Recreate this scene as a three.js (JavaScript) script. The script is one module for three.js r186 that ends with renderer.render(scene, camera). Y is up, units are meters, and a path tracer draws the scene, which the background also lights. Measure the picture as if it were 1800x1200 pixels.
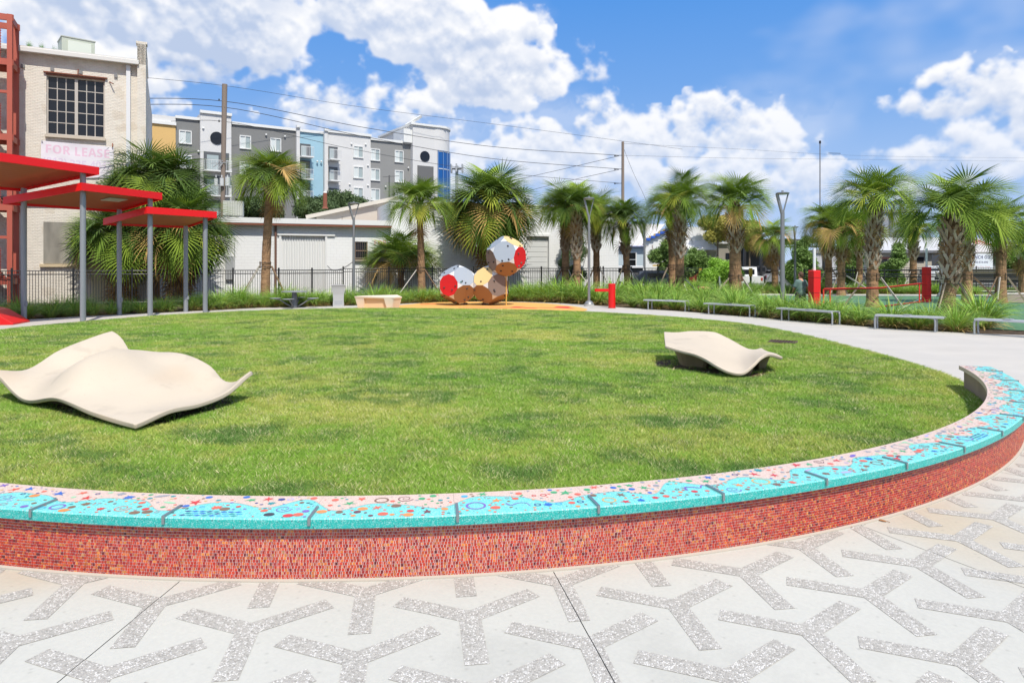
import * as THREE from 'three';
import { mergeGeometries, mergeVertices } from 'three/addons/utils/BufferGeometryUtils.js';
import { RoundedBoxGeometry } from 'three/addons/geometries/RoundedBoxGeometry.js';
import { MarchingCubes } from 'three/addons/objects/MarchingCubes.js';

// ---------------------------------------------------------------- camera, sun, exposure
const scene = new THREE.Scene();
const EYE = 2.0;                                     // eye height in metres
const camera = new THREE.PerspectiveCamera(62.77, 1800 / 1464, 0.1, 3000);
camera.position.set(0, EYE, 0);
camera.lookAt(0, EYE, -10);
camera.setViewOffset(1800, 1464, 0, 264, 1800, 1200); // level camera with the lens shifted down
camera.updateProjectionMatrix();
const renderer = new THREE.WebGLRenderer({ antialias: true });
renderer.toneMapping = THREE.LinearToneMapping;
renderer.toneMappingExposure = 1.03;
renderer.shadowMap.enabled = true;
renderer.shadowMap.type = THREE.PCFSoftShadowMap;

const SUN_DIR = new THREE.Vector3(0.25, 1, 0.66).normalize();
const sun = new THREE.DirectionalLight(new THREE.Color(1.0, 0.955, 0.87), 4.6);
sun.position.copy(SUN_DIR).multiplyScalar(80).add(new THREE.Vector3(0, 0, -25));
sun.target.position.set(0, 0, -25);
sun.castShadow = true;
sun.shadow.mapSize.set(4096, 4096);
Object.assign(sun.shadow.camera, { left: -60, right: 60, top: 60, bottom: -60, near: 1, far: 250 });
sun.shadow.radius = 1;
scene.add(sun, sun.target);

// ---------------------------------------------------------------- random numbers and noise
function rng(seed) { let a = seed >>> 0; return () => { a = (a + 0x6D2B79F5) | 0; let t = Math.imul(a ^ (a >>> 15), 1 | a); t = (t + Math.imul(t ^ (t >>> 7), 61 | t)) ^ t; return ((t ^ (t >>> 14)) >>> 0) / 4294967296; }; }
const clamp = (x, a = 0, b = 1) => Math.min(b, Math.max(a, x));
const smooth = (a, b, x) => { const t = clamp((x - a) / (b - a)); return t * t * (3 - 2 * t); };
const lerp = (a, b, t) => a + (b - a) * t;
function h3(x, y, z) { let h = Math.imul(x, 374761393) ^ Math.imul(y, 668265263) ^ Math.imul(z, 2147483647 - 1013); h = Math.imul(h ^ (h >>> 13), 1274126177); return ((h ^ (h >>> 16)) >>> 0) / 4294967296; }
function vn3(x, y, z) {
  const X = Math.floor(x), Y = Math.floor(y), Z = Math.floor(z); let u = x - X, v = y - Y, w = z - Z;
  u = u * u * (3 - 2 * u); v = v * v * (3 - 2 * v); w = w * w * (3 - 2 * w);
  const a = lerp(lerp(h3(X, Y, Z), h3(X + 1, Y, Z), u), lerp(h3(X, Y + 1, Z), h3(X + 1, Y + 1, Z), u), v);
  const b = lerp(lerp(h3(X, Y, Z + 1), h3(X + 1, Y, Z + 1), u), lerp(h3(X, Y + 1, Z + 1), h3(X + 1, Y + 1, Z + 1), u), v);
  return lerp(a, b, w);
}
// tileable 2D value noise on a lattice of n x n cells
function vt(x, y, n, s) {
  const X = Math.floor(x), Y = Math.floor(y); let u = x - X, v = y - Y; u = u * u * (3 - 2 * u); v = v * v * (3 - 2 * v);
  const x0 = ((X % n) + n) % n, x1 = (x0 + 1) % n, y0 = ((Y % n) + n) % n, y1 = (y0 + 1) % n;
  return lerp(lerp(h3(x0, y0, s), h3(x1, y0, s), u), lerp(h3(x0, y1, s), h3(x1, y1, s), u), v);
}
function fbt(u, v, n, oct, s) { let a = 0, w = 0.5, t = 0; for (let o = 0; o < oct; o++) { a += w * vt(u * n, v * n, n, s + o * 17); t += w; n *= 2; w *= 0.5; } return a / t; }

// ---------------------------------------------------------------- sky: summer cumulus, computed
{
  const W = 4096, H = 2048, N = W * H / 2, hgt = new Float32Array(N), core = new Float32Array(N), Rp = rng(17);
  const raster = (az, el, ra, re, fn) => {              // visit the sky texels inside an ellipse
    const j0 = Math.max(0, Math.floor((el - re) / Math.PI * H)), j1 = Math.min(H / 2 - 1, Math.ceil((el + re) / Math.PI * H));
    for (let j = j0; j <= j1; j++) {
      const e = (j + 0.5) / H * Math.PI, ce = Math.max(0.08, Math.cos(e)), span = ra / ce, dy = (e - el) / re;
      const i0 = Math.floor(((az - span - Math.PI / 2) / (2 * Math.PI) + 0.5) * W), i1 = Math.ceil(((az + span - Math.PI / 2) / (2 * Math.PI) + 0.5) * W);
      for (let i = i0; i <= i1; i++) { const a = ((i + 0.5) / W - 0.5) * 2 * Math.PI + Math.PI / 2, dx = (a - az) * ce / ra, q = dx * dx + dy * dy; if (q < 1) fn(j * W + (((i % W) + W) % W), q); }
    }
  };
  const puff = (az, el, r, base) => raster(az, el, r, r * 0.86, (at, q) => { const h = base + r * Math.sqrt(1 - q); if (h > hgt[at]) hgt[at] = h; });
  // a cumulus heap: rounded puffs over puffs, flatter below than above
  const heap = (az, el, ra, re, k) => {
    raster(az, el, ra * 1.05, re, (at, q) => { core[at] = Math.min(1.8, core[at] + (1 - q) * 0.75 * k); });
    const n = Math.round(14 + 26 * Math.min(1, ra / 0.05)), m = Math.min(ra, re), ce = Math.max(0.08, Math.cos(el));
    for (let t = 0; t < n; t++) {
      const a = Rp() * 6.2832, q = Math.sqrt(Rp()) * 0.86; let x = Math.cos(a) * q, y = Math.sin(a) * q; if (y < 0) y *= 0.62;
      const r = m * (0.20 + 0.26 * Rp()) * (1.1 - 0.5 * q), b = Math.sqrt(1 - q * q) * m * 0.75 * k;
      puff(az + x * ra / ce, el + y * re, r, b);
      for (let g = 0; g < 5; g++) { const c = Rp() * 6.2832, d = r * (0.65 + 0.35 * Rp()), r2 = r * (0.22 + 0.3 * Rp()); puff(az + (x * ra + Math.cos(c) * d) / ce, el + y * re + Math.sin(c) * d * (Math.sin(c) < 0 ? 0.6 : 0.9), r2, b + r * 0.25); }
    }
  };
  // clouds of the photograph: place, half widths, thickness
  const C = (x, y, rx, ry, k = 1) => { const a = Math.atan((x - 900) / 1200), e = Math.atan((468 - y) / 1200 * Math.cos(a)), s = Math.cos(a) * Math.cos(e) / 1200; heap(a, e, rx * s, ry * s, k); };
  for (const c of [[110, 10, 130, 80], [290, 20, 190, 110, 1.3], [430, 50, 110, 100, 1.3], [250, 110, 170, 70], [60, 60, 70, 50], [360, 110, 120, 60, 1.2], [480, 95, 55, 55], [110, 110, 90, 40, .7], [200, -60, 300, 120, 1.3],
    [640, 25, 170, 75], [760, 60, 140, 90, 1.2], [850, 100, 115, 95, 1.2], [900, 150, 95, 65], [570, 0, 140, 60], [800, 150, 90, 60], [690, -30, 200, 60], [935, 60, 36, 45], [960, 130, 50, 50], [585, 106, 26, 10], [657, 150, 34, 32], [650, 118, 20, 16],
    [560, 170, 70, 40], [600, 190, 80, 50], [620, 225, 80, 40], [540, 205, 60, 40], [290, 185, 36, 26], [420, 205, 26, 14], [740, 190, 62, 42], [770, 220, 64, 36], [700, 220, 40, 30],
    [935, 240, 80, 42], [980, 270, 110, 55], [880, 290, 130, 55], [900, 330, 260, 45], [1038, 130, 34, 26], [1050, 190, 42, 34], [1020, 225, 40, 24], [1090, 210, 30, 20], [1025, 80, 16, 12], [1065, 110, 18, 10],
    [1250, 195, 82, 48], [1215, 235, 95, 50], [1310, 230, 80, 55], [1365, 260, 62, 42], [1140, 250, 80, 55], [1060, 250, 75, 45], [1300, 310, 210, 55], [1100, 320, 210, 55], [1430, 310, 85, 42], [1440, 178, 20, 16], [1393, 186, 26, 16], [1420, 245, 24, 18], [1552, 200, 22, 20],
    [1700, 165, 115, 62], [1765, 140, 80, 45], [1640, 190, 62, 28], [1770, 220, 100, 55], [1660, 275, 95, 38], [1740, 275, 110, 55], [1550, 268, 26, 16], [1850, 180, 90, 70], [1600, 320, 200, 40], [1480, 340, 160, 30],
    [1150, 350, 190, 30, .6], [950, 365, 170, 26, .6], [1350, 345, 160, 34, .7], [1290, 280, 120, 40], [1010, 310, 120, 40, .8], [700, 330, 200, 40], [330, 300, 200, 60, .7], [1330, 150, 30, 12, .5]]) C(...c);
  const R = rng(77);
  for (let n = 0; n < 210; n++) {                     // the same kind of sky all the way round
    const az = R() * 2 * Math.PI, low = R();
    const el = 0.03 + 1.35 * low * low, sz = 0.045 + 0.14 * low;
    const off = Math.atan2(Math.sin(az), Math.cos(az));
    if (Math.abs(off) < 0.80 && el < 0.52) continue;
    const m = 2 + Math.floor(R() * 4);
    for (let k = 0; k < m; k++) heap(az + (R() - 0.5) * sz * 2.4, el + (R() - 0.35) * sz * 0.7, sz * (0.4 + R() * 0.6), sz * (0.25 + R() * 0.3), 0.9 + R() * 0.4);
  }
  const bl = new Float32Array(N); for (let p = 0; p < 2; p++) { for (let j = 0; j < H / 2; j++) for (let i = 0; i < W; i++) { let t = 0; for (let k = -2; k <= 2; k++) t += hgt[j * W + ((i + k + W) % W)]; bl[j * W + i] = t / 5; } for (let j = 0; j < H / 2; j++) for (let i = 0; i < W; i++) { let t = 0; for (let k = -2; k <= 2; k++) t += bl[Math.min(H / 2 - 1, Math.max(0, j + k)) * W + i]; hgt[j * W + i] = t / 5; } }
  const data = new Float32Array(W * H * 4), al = new Float32Array(N), nz = new Float32Array(N);
  for (let j = 0; j < H / 2; j++) for (let i = 0; i < W; i++) {
    const at = j * W + i, d = hgt[at], e = (j + 0.5) / H * Math.PI, a = ((i + 0.5) / W - 0.5) * 2 * Math.PI, x = Math.cos(e) * Math.cos(a), y = Math.sin(e), z = Math.cos(e) * Math.sin(a);
    let f = 0, w = 0.5, s = 36; const n0 = vn3(x * 7 + 9, y * 12, z * 7), oct = d > 0 ? 6 : 1;
    for (let o = 0; o < oct; o++) { f += w * vn3(x * s + o * 31 + n0 * 2, y * s * 1.2, z * s); s *= 2.1; w *= 0.55; }
    let f2 = 0, w2 = 0.5, s2 = 6; for (let o = 0; o < 4; o++) { f2 += w2 * vn3(x * s2 + 3 + n0, y * s2 * 1.7, z * s2 + o * 9); s2 *= 2.1; w2 *= 0.5; }
    nz[at] = f - 0.5;
    al[at] = Math.max(d > 0 ? smooth(0.001, 0.034, d * 0.9 + (f - 0.54) * 0.09) : 0, smooth(0.46, 0.74, f2) * 0.30 * smooth(1.3, 0.4, e));
  }
  for (let j = 0; j < H; j++) for (let i = 0; i < W; i++) {
    const o = (j * W + i) * 4, jj = j - H / 2; let r, g, b;
    if (jj < 0) { r = 0.30; g = 0.29; b = 0.26; }
    else {
      const e = (jj + 0.5) / H * Math.PI, t = Math.pow(clamp(Math.sin(e)), 0.62);
      r = lerp(0.46, 0.04, clamp(t * 1.6)); g = lerp(0.66, 0.235, clamp(t * 1.5)); b = lerp(0.93, 0.74, clamp(t * 1.4));
      const at = jj * W + i, a = al[at];
      if (a > 0) {
        const st = 3, up = Math.min(H / 2 - 1, jj + st) * W + i, dn = Math.max(0, jj - st) * W + i, lf = jj * W + ((i - st + W) % W), rt = jj * W + ((i + st) % W), px = 2 * st * Math.PI / H;
        const hx = (hgt[rt] - hgt[lf]) / px + (nz[rt] - nz[lf]) * 3, hy = (hgt[up] - hgt[dn]) / px + (nz[up] - nz[dn]) * 5, l = Math.sqrt(1 + 0.5 * (hx * hx + hy * hy));
        const lit = clamp(0.76 + (-hx * 0.08 - hy * 0.30) / l, 0, 1);
        const thick = smooth(0.1, 1.75, core[at] * (1 + 1.3 * nz[at])) * smooth(0.04, 0.30, e), far = smooth(0.30, 0.05, e);
        const sh = clamp(0.92 - lit * 1.12 + (0.62 - nz[at] * 1.3) * thick + 0.14 * far - nz[at] * 0.5, 0, 1);
        const cr = lerp(0.97, 0.50, sh), cg = lerp(0.975, 0.60, sh), cb = lerp(1.0, 0.80, sh);
        r = lerp(r, cr, a); g = lerp(g, cg, a); b = lerp(b, cb, a);
      }
      const haze = smooth(0.26, 0.02, e) * 0.55; r = lerp(r, 0.52, haze); g = lerp(g, 0.65, haze); b = lerp(b, 0.90, haze);
    }
    data[o] = r; data[o + 1] = g; data[o + 2] = b; data[o + 3] = 1;
  }
  const sky = new THREE.DataTexture(data, W, H, THREE.RGBAFormat, THREE.FloatType);
  sky.mapping = THREE.EquirectangularReflectionMapping; sky.magFilter = THREE.LinearFilter; sky.needsUpdate = true;
  scene.background = sky; scene.environment = sky;
}

// ---------------------------------------------------------------- textures (colour = what the matter is; the turquoise coping top also holds sunlight)
function colorTex(n, fn, metres) {                    // fn(u, v) -> linear r, g, b; one repeat covers `metres`
  const d = new Uint8Array(n * n * 4), q = (c) => Math.round(255 * (c <= 0.0031308 ? 12.92 * c : 1.055 * Math.pow(clamp(c), 1 / 2.4) - 0.055));
  for (let j = 0; j < n; j++) for (let i = 0; i < n; i++) { const c = fn((i + 0.5) / n, (j + 0.5) / n, i, j), o = (j * n + i) * 4; d[o] = q(c[0]); d[o + 1] = q(c[1]); d[o + 2] = q(c[2]); d[o + 3] = 255; }
  const t = new THREE.DataTexture(d, n, n, THREE.RGBAFormat); t.colorSpace = THREE.SRGBColorSpace; return fin(t, metres);
}
function grayTex(n, fn, metres) {
  const d = new Uint8Array(n * n * 4);
  for (let j = 0; j < n; j++) for (let i = 0; i < n; i++) { const c = Math.round(255 * clamp(fn((i + 0.5) / n, (j + 0.5) / n, i, j))), o = (j * n + i) * 4; d[o] = d[o + 1] = d[o + 2] = c; d[o + 3] = 255; }
  return fin(new THREE.DataTexture(d, n, n, THREE.RGBAFormat), metres);
}
function fin(t, metres) { t.wrapS = t.wrapT = THREE.RepeatWrapping; t.magFilter = THREE.LinearFilter; t.minFilter = THREE.LinearMipmapLinearFilter; t.generateMipmaps = true; t.repeat.set(1 / metres, 1 / metres); t.needsUpdate = true; return t; }
const tint = (c, k) => [c[0] * k, c[1] * k, c[2] * k];
const mix3 = (a, b, t) => [lerp(a[0], b[0], t), lerp(a[1], b[1], t), lerp(a[2], b[2], t)];
const lin = (r, g, b) => new THREE.Color().setRGB(r, g, b);
function M(c, rough = 0.8, o = {}) { const m = new THREE.MeshStandardMaterial({ roughness: rough, ...o }); if (c) m.color.setRGB(...c); return m; }
function speckle(base, amp, n = 256, metres = 1, o = {}) { return colorTex(n, (u, v, i, j) => tint(base, 1 + amp * (fbt(u, v, 5, 5, 3) - 0.5) + amp * 0.5 * (h3(i, j, 5) - 0.5)), metres); }

// Voronoi pebbles, tileable
function pebbles(n, cells, seed) {
  const R = rng(seed), px = [], out = new Float32Array(n * n), id = new Float32Array(n * n);
  for (let k = 0; k < cells * cells; k++) px.push([R(), R(), R()]);
  for (let j = 0; j < n; j++) for (let i = 0; i < n; i++) {
    const u = (i + 0.5) / n * cells, v = (j + 0.5) / n * cells, X = Math.floor(u), Y = Math.floor(v); let d1 = 9, d2 = 9, best = 0;
    for (let b = -1; b <= 1; b++) for (let a = -1; a <= 1; a++) {
      const cx = (X + a + cells) % cells, cy = (Y + b + cells) % cells, p = px[cy * cells + cx], dx = X + a + p[0] - u, dy = Y + b + p[1] - v, d = dx * dx + dy * dy;
      if (d < d1) { d2 = d1; d1 = d; best = p[2]; } else if (d < d2) d2 = d;
    }
    out[j * n + i] = Math.sqrt(d2) - Math.sqrt(d1); id[j * n + i] = best;
  }
  return { out, id, n };
}

THREE.BufferGeometry.prototype.ni = function () { return this.index ? THREE.BufferGeometry.prototype['toNon' + 'Indexed'].call(this) : this; };
// ---------------------------------------------------------------- naming and geometry helpers
const used = new Map();
function numbered(name) { const k = used.get(name) ?? 0; used.set(name, k + 1); return k ? name + '_' + String(k).padStart(3, '0') : name; }
function shade(o) { o.traverse((c) => { if (c.isMesh) { c.castShadow = true; c.receiveShadow = true; } }); return o; }
function thing(name, label, category, [x, y, z] = [0, 0, 0], turn = 0, group) {
  const o = new THREE.Group(); o.name = numbered(name); o.position.set(x, y, z); o.rotation.y = turn; scene.add(o);
  o.userData = { label, category }; if (group) o.userData.group = group; return o;
}
function part(name, geo, mat, parent, label) {
  const m = new THREE.Mesh(Array.isArray(geo) ? merge(geo) : geo, mat); m.name = name; m.castShadow = m.receiveShadow = true; parent.add(m); if (label) m.userData.label = label; return m;
}
function struct(name, geo, mat, label) { const m = part(name, geo, mat, scene); m.name = numbered(name); m.userData = { kind: 'structure', ...(label ? { label } : {}) }; return m; }
function copyOf(src, label, pos, turn) { const c = src.clone(); c.name = numbered(src.name.replace(/_\d{3}$/, '')); scene.add(c); c.userData = { ...src.userData, label: label ?? src.userData.label }; if (pos) c.position.set(...pos); if (turn !== undefined) c.rotation.y = turn; return c; }
function merge(list) {
  const gs = list.map((g) => { let k = g.index ? g.ni() : g; for (const n of Object.keys(k.attributes)) if (!['position', 'normal', 'uv', 'color'].includes(n)) k.deleteAttribute(n); if (!k.attributes.uv) metric(k); return k; });
  const col = gs.some((g) => g.attributes.color); if (col) for (const g of gs) if (!g.attributes.color) g.setAttribute('color', new THREE.BufferAttribute(new Float32Array(g.attributes.position.count * 3).fill(1), 3));
  return mergeGeometries(gs);
}
function metric(g) {                                   // uv in metres, by the way each vertex faces
  const p = g.attributes.position, n = g.attributes.normal, uv = new Float32Array(p.count * 2);
  for (let i = 0; i < p.count; i++) {
    const ax = Math.abs(n.getX(i)), ay = Math.abs(n.getY(i)), az = Math.abs(n.getZ(i));
    if (ay >= ax && ay >= az) { uv[2 * i] = p.getX(i); uv[2 * i + 1] = p.getZ(i); } else if (ax > az) { uv[2 * i] = p.getZ(i); uv[2 * i + 1] = p.getY(i); } else { uv[2 * i] = p.getX(i); uv[2 * i + 1] = p.getY(i); }
  }
  g.setAttribute('uv', new THREE.BufferAttribute(uv, 2)); return g;
}
function bx(w, h, d, x = 0, y = 0, z = 0, ry = 0) { const g = new THREE.BoxGeometry(w, h, d).ni(); if (ry) g.rotateY(ry); g.translate(x, y, z); return metric(g); }
function rbx(w, h, d, r, x = 0, y = 0, z = 0) { const g = new RoundedBoxGeometry(w, h, d, 2, r); g.translate(x, y, z); return metric(g.index ? g.ni() : g); }
function cyl(r0, r1, h, x, y, z, n = 12) { const g = new THREE.CylinderGeometry(r1, r0, h, n).ni(); g.translate(x, y + h / 2, z); return g; }
function bar(a, b, w, d = w, n = 0) {                  // a beam between two points; n > 0 makes it round
  const A = new THREE.Vector3(...a), B = new THREE.Vector3(...b), L = A.distanceTo(B);
  const g = n ? new THREE.CylinderGeometry(d, w, L, n).ni() : new THREE.BoxGeometry(w, L, d).ni();
  if (!n) metric(g);
  g.applyQuaternion(new THREE.Quaternion().setFromUnitVectors(new THREE.Vector3(0, 1, 0), B.clone().sub(A).normalize())); g.translate(...A.add(B).multiplyScalar(0.5).toArray()); return g;
}
function tube(pts, r, seg = 24, n = 6) { return new THREE.TubeGeometry(new THREE.CatmullRomCurve3(pts.map((p) => new THREE.Vector3(...p))), seg, r, n).ni(); }
function polyXZ(pts, y) {                              // a flat sheet on the ground, uv in metres
  const s = new THREE.Shape(pts.map((p) => new THREE.Vector2(p[0], -p[1]))), g = new THREE.ShapeGeometry(s); g.rotateX(-Math.PI / 2); g.translate(0, y, 0); const k = g.ni(); k.computeVertexNormals(); return metric(k);
}
function triGeo(pos, uv) { const g = new THREE.BufferGeometry(); g.setAttribute('position', new THREE.Float32BufferAttribute(pos, 3)); if (uv) g.setAttribute('uv', new THREE.Float32BufferAttribute(uv, 2)); g.computeVertexNormals(); if (!uv) metric(g); return g; }
// surveying: point at a distance along a sight line of the photograph (pixels of the 1800 x 1200 original)
const atX = (px, d) => (px - 900) / 1200 * d;
const atY = (py, d) => EYE - (py - 468) * d / 1200;
// ================================================================ materials of the ground
const T = {};
T.concrete = colorTex(512, (u, v, i, j) => { const n = fbt(u, v, 4, 6, 11), g = h3(i, j, 3), s = fbt(u, v, 3, 3, 51); let k = 0.94 + 0.16 * (n - 0.5) + 0.07 * (g - 0.5); if (g > 0.994) k *= 0.82; return tint(mix3([0.525, 0.485, 0.43], [0.505, 0.475, 0.435], s), k); }, 3);
T.plaza = colorTex(512, (u, v, i, j) => { const n = fbt(u, v, 4, 6, 21), g = h3(i, j, 7), s = smooth(0.60, 0.78, fbt(u, v, 2, 4, 61)); let k = 0.96 + 0.17 * (n - 0.5) + 0.06 * (g - 0.5) - 0.07 * smooth(0.58, 0.74, fbt(u, v, 9, 4, 66)); if (g > 0.996) k *= 0.78; return tint(mix3([0.525, 0.512, 0.458], [0.52, 0.435, 0.31], s * 0.85), k); }, 7);
T.fineBump = grayTex(256, (u, v, i, j) => 0.5 * fbt(u, v, 16, 4, 9) + 0.5 * h3(i, j, 8), 0.5);
const pb = pebbles(512, 42, 5), pbAt = (i, j) => j * 512 + i;
T.agg = colorTex(512, (u, v, i, j) => { const e = smooth(0.03, 0.16, pb.out[pbAt(i, j)]), q = pb.id[pbAt(i, j)]; const stone = q < 0.12 ? [0.315, 0.297, 0.265] : q < 0.45 ? [0.415, 0.393, 0.352] : q < 0.78 ? [0.49, 0.466, 0.42] : [0.67, 0.645, 0.595]; return tint(mix3([0.375, 0.353, 0.318], stone, e), 0.92 + 0.16 * h3(i, j, 2)); }, 0.45);
T.aggBump = grayTex(512, (u, v, i, j) => smooth(0, 0.4, pb.out[pbAt(i, j)]) * (0.6 + 0.4 * pb.id[pbAt(i, j)]), 0.45);
T.turf = colorTex(1024, (u, v, i, j) => { const n = fbt(u, v, 6, 6, 31), m = fbt(u, v, 40, 3, 33), g = h3(i, j, 4); const c = mix3([0.10, 0.17, 0.02], [0.26, 0.28, 0.055], smooth(0.35, 0.7, n * 0.6 + m * 0.4)); return tint(c, 0.6 + 0.8 * g); }, 5);
T.turfBump = grayTex(512, (u, v, i, j) => h3(i, j, 6) * 0.6 + 0.4 * fbt(u, v, 60, 2, 3), 0.8);
T.mulch = colorTex(512, (u, v, i, j) => { const n = fbt(u, v, 22, 4, 41), m = fbt(u, v * 3, 30, 2, 42); return mix3([0.05, 0.03, 0.016], [0.20, 0.125, 0.065], smooth(0.35, 0.72, n * 0.5 + m * 0.5)); }, 2);
T.asphalt = colorTex(256, (u, v, i, j) => tint([0.12, 0.118, 0.112], 0.8 + 0.5 * (fbt(u, v, 6, 5, 43) - 0.5) + 0.3 * (h3(i, j, 9) - 0.5) + 0.2), 5);
T.rubber = colorTex(256, (u, v, i, j) => tint([0.78, 0.40, 0.105], 0.95 + 0.16 * (fbt(u, v, 5, 4, 46) - 0.5) + 0.16 * (h3(i, j, 10) - 0.5)), 1.2);
T.court = colorTex(256, (u, v, i, j) => tint([0.085, 0.20, 0.10], 0.95 + 0.22 * (fbt(u, v, 4, 5, 47) - 0.5) + 0.1 * (h3(i, j, 12) - 0.5)), 4);
const mConcrete = M(null, 0.85, { map: T.concrete, bumpMap: T.fineBump, bumpScale: 0.0015 });
const mPlaza = M(null, 0.8, { map: T.plaza, bumpMap: T.fineBump, bumpScale: 0.001 });
const mAgg = M(null, 0.85, { map: T.agg, bumpMap: T.aggBump, bumpScale: 0.0025 });
const mTurf = M(null, 1, { map: T.turf, bumpMap: T.turfBump, bumpScale: 0.02 });
const mMulch = M(null, 1, { map: T.mulch, bumpMap: T.turfBump, bumpScale: 0.03 });
const mAsphalt = M(null, 0.95, { map: T.asphalt });
const mRubber = M(null, 0.9, { map: T.rubber });
const mRubberRed = M([0.66, 0.045, 0.04], 0.9);
const mCourt = M(null, 0.8, { map: T.court });
const mLine = M([0.62, 0.68, 0.66], 0.8);
const mDirt = M([0.24, 0.225, 0.20], 1);

// ================================================================ terrain and sheets
struct('ground', polyXZ([[-900, 500], [900, 500], [900, -1500], [-900, -1500]], -0.30), mAsphalt);
const CX = -1.45, CZ = -13.75;                          // centre of the seat wall's circle
const polar = (deg, r) => [CX + r * Math.sin(deg * Math.PI / 180), CZ + r * Math.cos(deg * Math.PI / 180)];
// planting beds: one mulch sheet behind the path
struct('planting_bed', polyXZ([[-60, -12], [-19.5, -23.5], [-15.2, -29.6], [-12, -33.2], [-8.6, -34.4], [-5.6, -36.6], [-2, -38.6], [1.0, -38.2], [3.0, -36.0], [4.9, -33.9], [8.4, -29.7], [10.9, -24.7], [12.3, -21.8], [14.2, -20.1], [17.6, -18.6], [26, -15], [70, -15], [75, -62], [-60, -62]], -0.02), mMulch);
struct('back_lawn', polyXZ([[15, -47.5], [62, -47.5], [62, -66], [15, -66]], 0.004), M(null, 1, { map: T.turf, bumpMap: T.turfBump, bumpScale: 0.02 }));
// path: pale concrete round the far side of the lawn
const pathBack = [[-60, -11], [-27, -18.2], [-19.2, -23.9], [-17.6, -26.9], [-15.3, -30.0], [-12.1, -33.4], [-8.7, -34.8], [-6.6, -36.6], [-4.6, -38.4], [-1.6, -39.2], [1.4, -38.6], [3.0, -36.8], [4.9, -33.7], [6.5, -31.9], [8.5, -28.8], [10.2, -25.5], [11.9, -22.2], [13.9, -20.3], [17.6, -18.6], [26, -15.2], [60, -9]];
struct('path', polyXZ([...pathBack, [60, 30], [9.2, -8.5], [7.2, -10.8], [6.2, -9.4], [2, -9], [-10, -9], [-20, -2], [-60, 10]], 0.0), mConcrete);
// plaza slabs between radial saw cuts
const plaza = new THREE.Group(); plaza.name = 'plaza'; plaza.userData = { kind: 'structure' }; scene.add(plaza);
const cuts = [-64, -49, -34, -19, -4, 10.5, 26, 41, 56, 71.6], GAP = 0.0028;
part('joint_bed', polyXZ([...cuts.map((a) => polar(a, 9.2)), ...cuts.slice().reverse().map((a) => polar(a, 40))], -0.012), mDirt, plaza);
for (let k = 0; k + 1 < cuts.length; k++) {
  const pts = [], n = 6, e = (a, r, s) => { const p = polar(a, r), t = a * Math.PI / 180; return [p[0] + s * GAP * Math.cos(t), p[1] - s * GAP * Math.sin(t)]; };
  for (let i = 0; i <= n; i++) { const a = lerp(cuts[k], cuts[k + 1], i / n); pts.push(e(a, 9.2, i === 0 ? 1 : i === n ? -1 : 0)); }
  for (let i = n; i >= 0; i--) { const a = lerp(cuts[k], cuts[k + 1], i / n); pts.push(e(a, 40, i === 0 ? 1 : i === n ? -1 : 0)); }
  part('paving_slab', polyXZ(pts, 0.004), mPlaza, plaza);
}
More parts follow.
